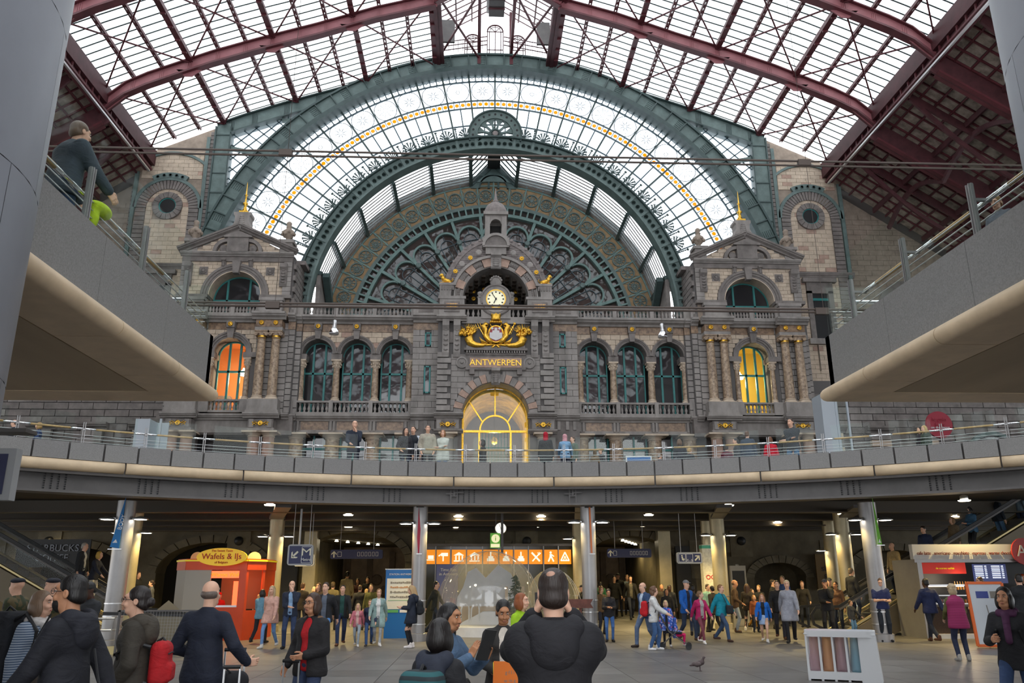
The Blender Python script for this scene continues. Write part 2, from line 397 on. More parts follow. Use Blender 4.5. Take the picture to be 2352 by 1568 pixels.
# ------------------------------------------------------------------ side aisles: gutter girder, sloping boarded roof, outer wall
for sgn, nm in ((-1,'left'),(1,'right')):
    al = struct('ceiling_aisle_'+nm, 'sloping side aisle roof of dirty square panes in red iron frames '+('above the upper walkway with the grey-jacketed man' if sgn < 0 else 'above the upper walkway with the blond onlooker'))
    gx = XC+sgn*27.3
    _bx((gx-.15,YB, 33.7),(gx+.15,YG+.5,35.0)).build('gutter_girder','red_dark', al)
    _bx((gx-.3,YB, 32.9),(gx+.3,YG-.5,33.05)).build('lower_flange','red_iron', al)
    MB().bar((gx-sgn*.3,YB, 32.6),(gx-sgn*.3,YG-1,32.6),.14).build('downpipe','steel', al)
    lat = MB()
    for y in np.arange(20,YG-1,.95):
        lat.box((gx-.05,y, 33.0),(gx+.05,y+.12,33.8))
    lat.build('lattice','red_iron', al)
    # slope: u 27.6..42.5,z 34.2..23.8
    S0,S1 = (27.5,33.6),(42.5,23.6); NS = 16
    pt = lambda t: (XC+sgn*(S0[0]+(S1[0]-S0[0])*t), S0[1]+(S1[1]-S0[1])*t)
    sl = MB(); a, b = pt(0), pt(1)
    sl.add([(a[0], YB, a[1]+.14),(b[0], YB, b[1]+.14),(b[0], YG+6,b[1]+.14),(a[0], YG+6,a[1]+.14),(a[0], YB, a[1]+.3),(b[0], YB, b[1]+.3),(b[0], YG+6,b[1]+.3),(a[0], YG+6,a[1]+.3)], FB)
    sl.build('roof_boarding','joint', al)
    pane_me = None; stuff = MB(); cnt = 0
    for i in range(NS):
        a, b = pt((i+.06)/NS), pt((i+.94)/NS)
        V8 = lambda y: [(a[0], y, a[1]+.06),(b[0], y, b[1]+.06),(b[0], y+.82,b[1]+.06),(a[0], y+.82,a[1]+.06),(a[0], y, a[1]+.12),(b[0], y, b[1]+.12),(b[0], y+.82,b[1]+.12),(a[0], y+.82,a[1]+.12)]
        me = MB().add(V8(0), FB).mesh('pane','dirty_pane')
        for y in np.arange(12,YG+.5,.95):
            p = proj((a[0], y, a[1]))
            if p and (1890 < p[0] < 2352 or 130 < p[0] < 370) and 0 < p[1] < 560 and cnt < 300 and (sgn > 0 or y > 38): obj('pane', me, al, (0,y, 0)); cnt += 1
            else: stuff.add(V8(y), FB)
        if i % 4 == 0: MB().bar((pt(i/NS)[0], YB, pt(i/NS)[1]-.15),(pt(i/NS)[0], YG+.5,pt(i/NS)[1]-.15),.16,.4).build('purlin','red_dark', al)
        else: MB().bar((pt(i/NS)[0], YB, pt(i/NS)[1]),(pt(i/NS)[0], YG+.5,pt(i/NS)[1]),.09,.12).build('purlin','red_iron', al)
    stuff.build('pane','dirty_pane', al, kind='stuff')
    sb = MB()
    for y in np.arange(12,YG+.5,.95): sb.bar((*pt(0)[:1], y-.06,pt(0)[1]),(pt(1)[0], y-.06,pt(1)[1]),.08,.12)
    sb.build('cross_bar','red_iron', al)
    for y in RIBY[:6]:
        a, b = pt(-.02), pt(1)
        MB().bar((a[0], y, a[1]-.9),(b[0], y, b[1]-.9),.12,1.5).build('rafter_girder','red_dark', al)
        MB().bar((a[0], y, a[1]-1.7),(b[0], y, b[1]-1.7),.7,.14).build('rafter_flange','red_iron', al)
    for y in [54.7,46.5,38.5]:
        a, b = pt(.02), pt(1)
        MB().bar((a[0], y, a[1]-.35),(b[0], y, b[1]-.35),.14,.5).build('rafter','red_dark', al)
        MB().sweep([(pt(.02+.75*t)[0], y, pt(.02+.75*t)[1]-.5-3.2*math.sin(PI*t)*.55) for t in [i/10 for i in range(11)]], RECT(.16,.3)).build('curved_brace','red_dark', al)
    for (ya, yb) in zip([58.4]+RIBY[:4], RIBY[:5]):
        a, b = pt(.28), pt(.28)
        MB().sweep([(a[0], ya+(yb-ya)*t, a[1]-.5-1.4*(1-math.sin(PI*t))) for t in [i/10 for i in range(11)]], RECT(.25,.3)).build('longitudinal_arch','red_dark', al)
    ow = struct('wall_aisle_'+nm)
    _bx((XC+sgn*42.3,YB, 4.9),(XC+sgn*42.9,YG+6,13)).build('masonry','stone_dark', ow)
    _bx((XC+sgn*42.3,YB, 20.5),(XC+sgn*42.9,YG+6,24)).build('masonry','stone_dark', ow)
    for y in np.arange(YB, YG+5,4.0): _bx((XC+sgn*42.2,y, 13),(XC+sgn*42.9,y+1.1,20.5)).build('pier','red_dark', ow)
    for y in np.arange(YB, YG+5,4.0): _bx((XC+sgn*42.55,y+1.1,13),(XC+sgn*42.6,y+4,20.5)).build('pane','glass_roof', ow)
# ------------------------------------------------------------------ gable end: rake girders, great arch, fan window
ZC = 20.6
rad = math.radians
def pol(r, a, y, cz=ZC): return (XC+r*math.cos(a), y, cz+r*math.sin(a))
gab = struct('wall_gable','green riveted iron gable frame with great arch closing the shed')
RK = [(0,44.35),(4.6,43.6),(9,42.25),(13,40.75),(17,39.4),(20.5,38.05),(22.4,37.2)]
for s in (-1,1):
    top = [(XC+s*u, z) for u, z in RK]; low = [(XC+s*u, z-1.25) for u, z in RK]
    low[-1] = (XC+s*21.3,36.45)
    MB().plate(top+low[::-1], YG-.25,YG+.25).build('rake_girder','green_iron', gab)
    fl = MB(); fl.sweep([(p[0], YG, p[1]) for p in top], RECT(1.0,.1)); fl.sweep([(p[0], YG, p[1]) for p in low], RECT(1.0,.1)); fl.build('rake_flange','green_dark', gab)
    st = MB()
    for u in (5,7,9.5,12,14.5,17,19.5,21.3):
        z = np.interp(u, [a for a, b in RK],[b for a, b in RK])
        for d in (-.18,-.06,.06,.18): st.box((XC+s*u+d-.025,YG-.3,z-1.1),(XC+s*u+d+.025,YG-.22,z-.12))
    st.build('rivet_plate','green_dark', gab)
    _bx((XC+s*21.85-.55,YG-.35,25.4),(XC+s*21.85+.55,YG+.35,37.3)).build('post','green_iron', gab)
    for z in np.arange(26,37,1.7): _bx((XC+s*21.85-.6,YG-.42,z),(XC+s*21.85+.6,YG-.3,z+.1)).build('post_band','green_dark', gab)
    for e in (-.6,.6): _bx((XC+s*21.85+e-.06,YG-.45,25.4),(XC+s*21.85+e+.06,YG+.4,37)).build('post_flange','green_dark', gab)
A0,A1 = rad(9), rad(171)
MB().ring(XC, ZC, 22.3,23.55,YG-.6,YG+.1,A0,A1,96).build('great_arch','green_iron', gab)
MB().ring(XC, ZC, 22.0,22.36,YG-1.0,YG+.3,A0,A1,96).build('arch_soffit','green_dark', gab)
MB().ring(XC, ZC, 23.5,23.66,YG-.8,YG+.2,A0,A1,96).build('arch_flange','green_dark', gab)
for i in range(44):
    a = rad(11+158*i/43); mb = MB(); mb.bar(pol(22.36,a, YG-.68), pol(23.5,a, YG-.68),.09,.2,up=(0,1,0)).build('stiffener','green_dark', gab)
rv = MB()
for i in range(44):
    a0 = rad(11+158*i/43)
    if i % 2: continue
    for j in range(5):
        for k in range(6):
            p = pol(22.55+.16*k, a0+rad(.45+.28*j), YG-.62); rv.cbox(p, (.06,.04,.06))
rv.build('rivet','green_dark', gab, kind='stuff')
# fan window
fan = struct('window_1','great fan window of clear glass with ring of flower medallions and amber discs')
CELL = rad(5.8); NC = 14
W = lambda name, m='blue_iron': None
for r, wd, m in ((22.05,.09,'blue_iron'),(21.42,.1,'blue_iron'),(19.6,.1,'blue_iron'),(18.92,.1,'blue_iron'),(17.3,.08,'blue_iron'),(15.75,.08,'blue_iron')):
    MB().ring(XC, ZC, r-wd/2,r+wd/2,YG-.06,YG+.06,rad(8), rad(172),90).build('ring_bar', m, fan)
meC = []
circ = lambda r, n=28: [(r*math.cos(2*PI*i/n),0,r*math.sin(2*PI*i/n)) for i in range(n)]
for ty in range(3):
    mb = MB(); mb.tube(circ(.93,32),.028,4,closed=True); t = .018
    if ty == 0:
        mb.tube(circ(.15,12), t, 3,closed=True)
        for k in range(8):
            a = 2*PI*k/8; c, s = math.cos(a), math.sin(a)
            pet = [(.15,-.03),(.38,-.15),(.55,-.15),(.64,-.06),(.64,.06),(.55,.15),(.38,.15),(.15,.03)]
            mb.tube([(x*c-y*s, 0,x*s+y*c) for x, y in pet], t, 3); mb.tube([(.64*c, 0,.64*s),(.92*c, 0,.92*s)], t, 3)
    elif ty == 1:
        mb.tube(circ(.15,12), t, 3,closed=True)
        for k in range(7):
            a = 2*PI*k/7+.3; c, s = math.cos(a), math.sin(a)
            pet = [(.15,0),(.40,-.16),(.66,0),(.40,.16),(.15,0)]
            mb.tube([(x*c-y*s, 0,x*s+y*c) for x, y in pet], t, 3); mb.tube([(.66*c, 0,.66*s),(.92*c, 0,.92*s)], t, 3)
    else:
        mb.tube(circ(.2,8), t, 3,closed=True)
        for h in (0,1):
            mb.tube([(.62*math.cos(PI/4+PI/2*i+h*PI/4),0,.62*math.sin(PI/4+PI/2*i+h*PI/4)) for i in range(4)], t, 3,closed=True)
        for k in range(8):
            a = 2*PI*k/8; mb.tube([(.2*math.cos(a),0,.2*math.sin(a)),(.92*math.cos(a),0,.92*math.sin(a))], t, 3)
    meC.append(mb.mesh('medallion','blue_iron'))
dotm = MB().lathe((0,0,0),[(.15,-.03),(.17,0),(.15,.03)],14,'y').mesh('amber_disc','glass_amber')
dotr = MB().tube(circ(.225,16),.022,4,closed=True).mesh('disc_rim','stone_pink')
seq = [0,1,0,0,2,0,0,1,2,2,0,0,1,1]
for k in range(-NC, NC):
    a0 = PI/2+k*CELL; am = a0+CELL/2
    MB().bar(pol(14.9,a0,YG-.03), pol(22.05,a0,YG-.03),.13,.2,up=(0,1,0)).build('radial_bar','green_dark', fan)
    MB().bar(pol(14.9,am, YG-.02), pol(18.95,am, YG-.02),.09,.12,up=(0,1,0)).build('radial_bar','blue_iron', fan)
    o = obj('medallion', meC[seq[k if k >= 0 else -k-1]], fan, pol(20.5,am, YG-.03))
    xb = MB()
    for j in range(4):
        b0,b1 = a0+CELL*j/4,a0+CELL*(j+1)/4
        if j: xb.bar(pol(21.42,b0,YG), pol(22.05,b0,YG),.08,.08,up=(0,1,0))
        for (p, q) in ((21.45,22.02),(22.02,21.45)): xb.bar(pol(p, b0,YG), pol(q, b1,YG),.025,.025,up=(0,1,0))
        bm = (b0+b1)/2
        obj('amber_disc', dotm, fan, pol(19.26,bm, YG-.02)); 
        MB().bar(pol(18.95,b0,YG-.01), pol(19.58,b0,YG-.01),.055,.06,up=(0,1,0)).build('disc_divider','blue_iron', fan)
    xb.build('cross_lattice','blue_iron', fan)
    for (r0,r1,b0,b1) in ((19.6,22.05,a0,a0+CELL),(17.3,18.9,a0,am),(17.3,18.9,am, a0+CELL),(14.95,17.3,a0,am),(14.95,17.3,am, a0+CELL),(18.92,19.6,a0,a0+CELL)):
        MB().ring(XC, ZC, r0,r1,YG+.02,YG+.05,b0,b1,3).build('pane','glass_fan', fan)
# spandrel glazing between the great arch and the rakes
for n_, s in enumerate((-1,1)):
    sp = struct('window_%d' % (n_+2),'triangular lattice glazing between great arch and '+('left' if s < 0 else 'right')+' gable post')
    zk = lambda u: float(np.interp(u, [a for a, b in RK],[b-1.25 for a, b in RK]))
    ins = lambda u, z: 13 < u < 21.35 and z < zk(u) and math.hypot(u, z-ZC) > 23.6 and z > 26
    for ang, n in ((rad(38),'lattice_bar'),(rad(-44),'lattice_bar')):
        dx, dz = math.cos(ang), math.sin(ang)
        for off in np.arange(-14,14,.78):
            c0 = (18-dz*off, 34+dx*off); run = []
            for t in np.arange(-14,14,.08):
                u, z = c0[0]+dx*t, c0[1]+dz*t
                if ins(u, z): run.append((u, z))
                elif run:
                    if len(run) > 3: MB().bar((XC+s*run[0][0], YG, run[0][1]),(XC+s*run[-1][0], YG, run[-1][1]),.085,.08,up=(0,1,0)).build(n, 'blue_iron', sp)
                    run = []
    for (ua, za, ub, zb) in ((21.3,35.2,18.2,35.6),(17.3,37.8,15.2,38.5),(21.3,31.6,20.0,32.9)):
        a = math.atan2(za-ZC, ua); MB().bar((XC+s*ua, YG-.1,za),(XC+s*23.4*math.cos(a+rad(2.5)), YG-.1,ZC+23.4*math.sin(a+rad(2.5))),.3,.3,up=(0,1,0)).build('strut','green_iron', sp)
    us = [13.2+8.1*i/14 for i in range(15)]; g = MB()
    for u0,u1 in zip(us, us[1:]):
        lo = lambda u: max(26,ZC+math.sqrt(max(0,23.6**2-u*u)))
        if zk(u0) <= lo(u0)-.5: continue
        q = [(XC+s*u0,lo(u0)),(XC+s*u1,lo(u1)),(XC+s*u1,zk(u1)),(XC+s*u0,zk(u0))]
        MB().plate(q, YG+.04,YG+.07).build('pane','glass_fan', sp)
# ------------------------------------------------------------------ porthole arch, palmettes and wheel
ZP, YP = 20.95,58.0
pa = struct('trim_1','green iron arch pierced by round portholes over the terrace')
def holecell(mb, a0,a1,r0,r1,am, rm, rh, y, n=16):
    out = []; inn = []; wal = []
    per = n//4
    cs = [(a0,r0),(a1,r0),(a1,r1),(a0,r1)]
    for e in range(4):
        for i in range(per):
            t = i/per; a = cs[e][0]+(cs[(e+1) % 4][0]-cs[e][0])*t; r = cs[e][1]+(cs[(e+1) % 4][1]-cs[e][1])*t; out.append(pol(r, a, y, ZP))
    c = pol(rm, am, y, ZP)
    for p in out:
        d = Vector((p[0]-c[0],0,p[2]-c[2])).normalized(); inn.append((c[0]+d.x*rh, y, c[2]+d.z*rh)); wal.append((c[0]+d.x*rh, y+.35,c[2]+d.z*rh))
    mb.add(out+inn+wal, [(i, (i+1) % n, n+(i+1) % n, n+i) for i in range(n)]+[(n+i, n+(i+1) % n, 2*n+(i+1) % n, 2*n+i) for i in range(n)])
rimm = MB().tube(circ(.2,14),.025,4,closed=True).mesh('porthole_rim','green_iron')
NP = 30; PS = PI/NP
for k in range(NP):
    a0 = PS*k; mb = MB()
    g = rad(.25)
    for j in range(3):
        b0 = a0+g+(PS-2*g)*j/3; b1 = a0+g+(PS-2*g)*(j+1)/3
        holecell(mb, b0,b1,14.03,14.93,(b0+b1)/2,14.48,.165,YP-.3)
        o = obj('porthole_rim', rimm, pa, pol(14.48,(b0+b1)/2,YP-.31,ZP))
    mb.build('porthole_panel','green_iron', pa)
    MB().bar(pol(14.03,a0,YP-.33,ZP), pol(14.93,a0,YP-.33,ZP),.2,.1,up=(0,1,0)).build('stiffener','green_iron', pa)
MB().ring(XC, ZP, 14.93,15.05,YP-.6,YP+.4,0,PI, 90).build('outer_flange','green_dark', pa)
MB().ring(XC, ZP, 13.88,14.03,YP-.6,YP+.5,0,PI, 90).build('inner_flange','green_iron', pa)
MB().ring(XC, ZP, 13.95,15.0,YP+.1,YP+.3,0,PI, 90).build('back_web','green_dark', pa)
pm_ = MB()
for k in range(7):
    a = rad(90+(k-3)*21); L = .86-.07*abs(k-3)
    c, s = math.cos(a), math.sin(a); base = (0,0,.18)
    pts = [(base[0]+c*L*t+(.12*(k-3)/3*(1-t)),0,base[2]+s*L*t) for t in (0,.3,.6,.8)]
    pm_.tube(pts, [.02,.035,.05,.07],5)
    tip = (base[0]+c*L, 0,base[2]+s*L)
    for dd in (-.5,0,.5): pm_.bar(pts[-1],(pts[-1][0]+.17*math.cos(a+dd),0,pts[-1][2]+.17*math.sin(a+dd)),.05,.05,up=(0,1,0))
pm_.tube([(0,0,-.05),(0,0,.3)],[.09,.05],6)
for s in (-1,1):
    sp_ = [(s*(.42+.17*(1-t*.75)*math.cos(2.2*PI*t+.6)),0,.16+.17*(1-t*.75)*math.sin(2.2*PI*t+.6)) for t in [i/12 for i in range(13)]]
    pm_.tube(sp_, .02,4); pm_.tube([(s*.05,0,.02),(s*.25,0,0), sp_[0]],.025,4)
pal = pm_.mesh('palmette','green_dark')
st_ = MB(); st_.tube([(0,0,-.05),(0,0,.95)],[.055,.03],6)
for z in (.15,.3,.5,.62,.8,.95): st_.sphere((0,0,z),(.08,.06,.05),6,4)
st_.sphere((0,0,1.02),(.12,.05,.09),6,4)
for s in (-1,1):
    st_.tube([(s*(.30+.26*math.cos(t)),0,.22+.26*math.sin(t)) for t in [PI*1.0-1.0+i*.35 for i in range(9)]],.02,4)
    st_.tube([(s*(.36+.13*math.cos(t)),0,.72+.13*math.sin(t)) for t in [i*.5 for i in range(9)]],.018,4)
stm = st_.mesh('acroterion_stem','green_dark')
for k in range(-13,14):
    for half in (0,1):
        a = PI/2+(k+half*.5)*rad(5.8)
        if abs(a-PI/2) < rad(8.2) or abs(a-PI/2) > rad(72): continue
        o = obj('palmette' if half else 'stem', pal if half else stm, pa); o.location = pol(15.05,a, YP-.2,ZP); o.rotation_euler = (0,-(a-PI/2),0)
# wheel on the crown of the arch
wz = 36.25; wh = thing('iron_wheel_rosette','green iron half wheel rosette crowning the porthole arch','ornament', loc=(XC, YP-.2,wz))
WR = lambda: MB()
h0 = -.65
MB().ring(0,0,1.5,2.1,-.15,.15,rad(-18), rad(198),40).build('rim','green_iron', wh)
MB().ring(0,0,2.06,2.18,-.3,.3,rad(-18), rad(198),40).build('rim_flange','green_dark', wh)
MB().ring(0,0,1.42,1.52,-.22,.2,rad(-22), rad(202),32).build('inner_rim','green_iron', wh)
hd = MB().lathe((0,0,0),[(.09,.0),(.09,.03)],10,'y').mesh('dark_hole_disc','black')  # black disc stands in for the dark of a rim hole
for i in range(13): obj('dark_hole_disc', hd, wh, (1.8*math.cos(rad(-3+186*i/12)),-.15,1.8*math.sin(rad(-3+186*i/12))))
for i in range(8):
    a = rad(-13+206*i/7); MB().plate([(x*math.cos(a)-y*math.sin(a), x*math.sin(a)+y*math.cos(a)) for x, y in ((.3,-.1),(.95,-.07),(1.45,-.32),(1.45,.32),(.95,.07),(.3,.1))],-.1,.1).build('spoke','green_iron', wh)
MB().lathe((0,0,0),[(.5,-.1),(.5,.2),(.36,.22),(.36,.05),(0,.05)],16,'y').build('hub','green_dark', wh)
MB().lathe((0,0,0),[(.0,.1),(.22,.12),(.22,.3),(0,.3)],12,'y').build('hub_lamp','slate', wh)
# ------------------------------------------------------------------ barrel vault behind the porthole arch
va = struct('ceiling_vault','ribbed glass barrel vault between porthole arch and lunette')
YL = 63.4; RA = [8.2,22,36,50.3,64.5,75.5]
ribs_a = [90-r for r in RA[::-1]]+[90+r for r in RA]
for a in ribs_a: MB().bar(pol(13.85,rad(a), YP+.3,ZP), pol(13.85,rad(a), YL, ZP),.28,.45,up=(math.cos(rad(a)),0,math.sin(rad(a)))).build('rib','green_dark', va)
NV = 11
for i in range(NV):
    y = YP+.5+(YL-YP-.6)*i/(NV-1)
    for a, b in zip(ribs_a, ribs_a[1:]):
        if b-a > 16: continue
        mb = MB(); mb.bar(pol(13.8,rad(a), y, ZP), pol(13.8,rad(b), y, ZP),.04,.1,up=(0,1,0)).build('glazing_bar','slate', va)
for a, b in zip(ribs_a, ribs_a[1:]):
    if b-a > 16: continue
    for i in range(NV-1):
        y0 = YP+.55+(YL-YP-.6)*i/(NV-1); y1 = YP+.45+(YL-YP-.6)*(i+1)/(NV-1)
        P = [pol(13.86,rad(a), y0,ZP), pol(13.86,rad(b), y0,ZP), pol(13.86,rad(b), y1,ZP), pol(13.86,rad(a), y1,ZP)]
        Q = [pol(13.9,rad(a), y0,ZP), pol(13.9,rad(b), y0,ZP), pol(13.9,rad(b), y1,ZP), pol(13.9,rad(a), y1,ZP)]
        MB().add(P+Q, FB).build('pane','glass_roof', va)
for s in (-1,1):
    for i in range(6):
        y = YP+.6+i*.8; MB().bar(pol(13.8,rad(90-s*8), y, ZP),(XC+s*.55,y, ZP+15.3),.09).build('glazing_bar','green_dark', va)
    MB().bar(pol(13.9,rad(90-s*8), YL-.1,ZP),(XC+s*.4,YL-.1,ZP+15.3),.5,.3,up=(0,1,0)).build('gable_rafter','green_dark', va)
    g = MB(); g.add([pol(13.9,rad(90-s*8), YP+.5,ZP),(XC+s*.55,YP+.5,ZP+15.35),(XC+s*.55,YL, ZP+15.35), pol(13.9,rad(90-s*8), YL, ZP)],[(0,1,2,3)]).build('pane','glass_roof', va)
    # dark side wall at the vault foot
    _bx((XC+s*13.4-.15,YP+.3,20),(XC+s*13.4+.15,YL+.2,24.2)).build('foot_wall','stone_dark', va)
    MB().bar(pol(13.3,rad(90-s*75.5), YP+.5,ZP),(XC+s*13.0,YL-.3,21.5),.5,.5).build('foot_beam','green_dark', va)
_bx((XC-.55,YP+.4,ZP+15.2),(XC+.55,YL, ZP+15.45)).build('ridge_beam','black', va)
# gable light of the vault
gl = struct('window_4','small half-round three-light window above the lunette frieze')
gz = ZP+13.35
MB().ring(XC, gz, 1.22,1.95,YL-.15,YL+.15,0,PI, 20).build('surround','green_iron', gl)
MB().ring(XC, gz, 1.15,1.28,YL-.25,YL+.1,0,PI, 20).build('frame','green_dark', gl)
for d in (-.42,.42): _bx((XC+d-.09,YL-.2,gz),(XC+d+.09,YL+.05,gz+1.12)).build('mullion','green_dark', gl)
for (d0,d1) in ((-1.2,-.42),(-.42,.42),(.42,1.2)):
    us = [d0+(d1-d0)*i/6 for i in range(7)]; MB().plate([(XC+u, gz) for u in (d0,d1)]+[(XC+u, gz+math.sqrt(max(0,1.44-u*u))) for u in us[::-1]], YL, YL+.03).build('pane','glass_fan', gl)
# ------------------------------------------------------------------ lunette: tan frieze with wheels, ladder ring, petal window
lu = struct('wall_lunette','tan frieze with green iron wheels around the lunette')
zl = 20.9
P3 = lambda r, a, y: pol(r, a, y, zl)
MB().ring(XC, zl, 11.65,14.2,YL, YL+.3,0,PI, 72).build('frieze_band','frieze_tan', lu)
MB().ring(XC, zl, 13.62,13.75,YL-.08,YL, 0,PI, 72).build('ring_bar','green_light', lu)
MB().ring(XC, zl, 14.0,14.6,YL-.25,YL+.3,0,PI, 72).build('outer_moulding','green_iron', lu)
MB().ring(XC, zl, 11.55,11.85,YL-.2,YL+.2,0,PI, 72).build('ring_bar','green_iron', lu)
MB().ring(XC, zl, 10.75,11.02,YL-.25,YL+.2,0,PI, 72).build('ring_bar','green_light', lu)
wm = MB(); wm.ring(0,0,.50,.60,-.14,0,0,2*PI, 22); wm.ring(0,0,.0,.13,-.1,0,0,2*PI, 10)
for i in range(8):
    a = 2*PI*i/8; wm.bar((.1*math.cos(a),-.05,.1*math.sin(a)),(.52*math.cos(a),-.05,.52*math.sin(a)),.06,.06,up=(0,1,0))
wm2 = MB(); wm2.ring(0,0,.50,.60,-.14,0,0,2*PI, 22); wm2.ring(0,0,.2,.26,-.1,0,0,2*PI, 12); wm2.ring(0,0,.0,.1,-.1,0,0,2*PI, 8)
for i in range(12):
    a = 2*PI*i/12; wm2.bar((.1*math.cos(a),-.05,.1*math.sin(a)),(.52*math.cos(a),-.05,.52*math.sin(a)),.04,.05,up=(0,1,0))
wms = [wm.mesh('wheel','green_iron'), wm2.mesh('wheel','green_iron')]
NW = 30
for k in range(NW):
    am = PI*(k+.5)/NW; a0 = PI*k/NW
    obj('wheel', wms[k % 2], lu, P3(12.72,am, YL))
    MB().bar(P3(11.8,a0,YL-.05), P3(14.0,a0,YL-.05),.12,.1,up=(0,1,0)).build('radial_bar','green_light', lu)
    x_ = MB()
    for (r0,r1) in ((11.85,13.6),(13.6,11.85)): x_.bar(P3(r0,a0,YL-.02), P3(12.72+(r1-12.72)*.62,am, YL-.02),.05,.05,up=(0,1,0))
    for (r0,r1) in ((11.85,13.6),(13.6,11.85)): x_.bar(P3(r0,a0+PI/NW, YL-.02), P3(12.72+(r1-12.72)*.62,am, YL-.02),.05,.05,up=(0,1,0))
    x_.build('wheel_bracing','green_iron', lu)
    MB().bar(P3(13.87,am, YL-.03), P3(13.87,am, YL-.03+.001),.01,.01)
    for j in range(2): MB().bar(P3(11.0,a0+PI/NW*j/2,YL-.15), P3(11.6,a0+PI/NW*j/2,YL-.15),.14,.2,up=(0,1,0)).build('ladder_tie','green_light', lu)
MB().ring(XC, zl, 10.9,11.7,YL+.15,YL+.25,0,PI, 60).build('ladder_glazing','window_brown', lu)
pw = struct('window_5','half-round petal window of dark leaded glass behind the clock dome')
ribs = sorted([84-13.2*k for k in range(7)]+[96+13.2*k for k in range(7)])
for a, b in zip(ribs, ribs[1:]):
    MB().ring(XC, zl, .2,10.95,YL+.2,YL+.26,rad(a), rad(b),3).build('pane','window_brown', pw)
    am = rad((a+b)/2); hw = 9.1*math.sin(rad((b-a)/2))-.1
    c = P3(9.1,am, YL); arcp = [(c[0]+hw*math.cos(am-PI/2+PI*i/14), YL-.02,c[2]+hw*math.sin(am-PI/2+PI*i/14)) for i in range(15)]
    MB().sweep(arcp, RECT(.16,.3), up=(0,1,0)).build('petal_arch','green_light', pw)
    mu = MB(); hw2 = hw*.58
    c2 = P3(8.9,am, YL); e0,e1 = P3(4.9,am, YL), None
    t = (math.cos(am-PI/2), math.sin(am-PI/2))
    inner = [(c2[0]+hw2*math.cos(am-PI/2+PI*i/10), YL+.12,c2[2]+hw2*math.sin(am-PI/2+PI*i/10)) for i in range(11)]
    mu.sweep(inner, RECT(.05,.06), up=(0,1,0))
    for q in (-1,1): mu.bar(inner[0 if q > 0 else -1],(e0[0]+q*t[0]*hw2*.75,YL+.12,e0[2]+q*t[1]*hw2*.75),.05,.06,up=(0,1,0))
    mu.bar(P3(8.9+hw2,am, YL+.12), P3(9.1+hw, am, YL+.12),.05,.06,up=(0,1,0)); mu.bar(P3(4.9,am, YL+.12), P3(8.9,am, YL+.12),.04,.06,up=(0,1,0))
    for r in (8.9,7.6,6.4): mu.bar(P3(r, rad(a), YL+.12), P3(r, rad(b), YL+.12),.045,.06,up=(0,1,0))
    mu.build('leading','blue_iron', pw)
for a in ribs:
    MB().bar(P3(4.4,rad(a), YL-.05), P3(11,rad(a), YL-.05),.24,.35,up=(0,1,0)).build('rib','green_light', pw)
    MB().lathe(P3(8.7,rad(a), YL-.05),[(.0,.2),(.2,.22),(.26,.3),(.2,.42),(0,.45)],8,'y').build('boss','green_iron', pw)
for r in (4.5,5.1): MB().ring(XC, zl, r-.12,r+.12,YL-.2,YL+.15,0,PI, 40).build('ring_bar','green_iron', pw)
for i in range(14):
    a = PI*(i+.5)/14; MB().bar(P3(1,a, YL-.02), P3(4.5,a, YL-.02),.08,.1,up=(0,1,0)).build('leading','blue_iron', pw)
# solid wall above the frieze closing the back, and terrace floor
bk = struct('floor_terrace'); _bx((XC-22,56.0,19.6),(XC+22,64,20.0)).build('terrace_slab','stone_dark', bk)
# ------------------------------------------------------------------ stone facade
UNIT = {}
def unit_block(m):
    if m not in UNIT:
        b = .04; c = .5
        UNIT[m] = MB().add([(-c, -c+.0,-c),(c, -c, -c),(c, c, -c),(-c, c, -c),(-c, -c, c),(c, -c, c),(c, c, c),(-c, c, c)], FB).mesh('stone_block', m)
    return UNIT[m]
BCOUNT = {}; BREST = {}
def block(parent, c, d, m, name='stone_block', lim=290):
    k = parent.name; n = BCOUNT.get((k, name),0)
    if n < lim:
        BCOUNT[(k, name)] = n+1; o = obj(name, unit_block(m), parent, c); o.scale = d; return o
    BREST.setdefault((k, m, name),(parent, MB()))[1].cbox(c, d)
def flush_blocks():
    for (k, m, name),(p, mb) in BREST.items(): mb.build(name, m, p, kind='stuff')
    BREST.clear()
def ashlar(parent, u0,u1,z0,z1,Y, ch, bl, m, holes=(), th=.06,gap=.025,alt=None):
    n = max(1,round((z1-z0)/ch)); h = (z1-z0)/n
    for i in range(n):
        a, b = z0+h*i, z0+h*(i+1); zm = (a+b)/2; iv = [(u0,u1)]
        for (uc, zs, r, zb) in holes:
            if zm < zb: continue
            if zm < zs: hw = r
            elif zm-zs < r: hw = math.sqrt(r*r-(zm-zs)**2)
            else: continue
            nv = []
            for (p, q) in iv:
                if uc+hw <= p or uc-hw >= q: nv.append((p, q)); continue
                if uc-hw > p+.06: nv.append((p, uc-hw))
                if uc+hw < q-.06: nv.append((uc+hw, q))
            iv = nv
        for (p, q) in iv:
            off = (bl/2 if i % 2 else 0); cuts = [p]; x = u0+off
            while x < q-.12:
                if x > p+.12: cuts.append(x)
                x += bl
            cuts.append(q)
            for c0,c1 in zip(cuts, cuts[1:]):
                if c1-c0 < .07: continue
                mm = alt if (alt and random.random() < .12) else m
                block(parent, (XC+(c0+c1)/2,Y-th/2+random.uniform(-.006,.006), zm),(c1-c0-gap, th, h-gap), mm)
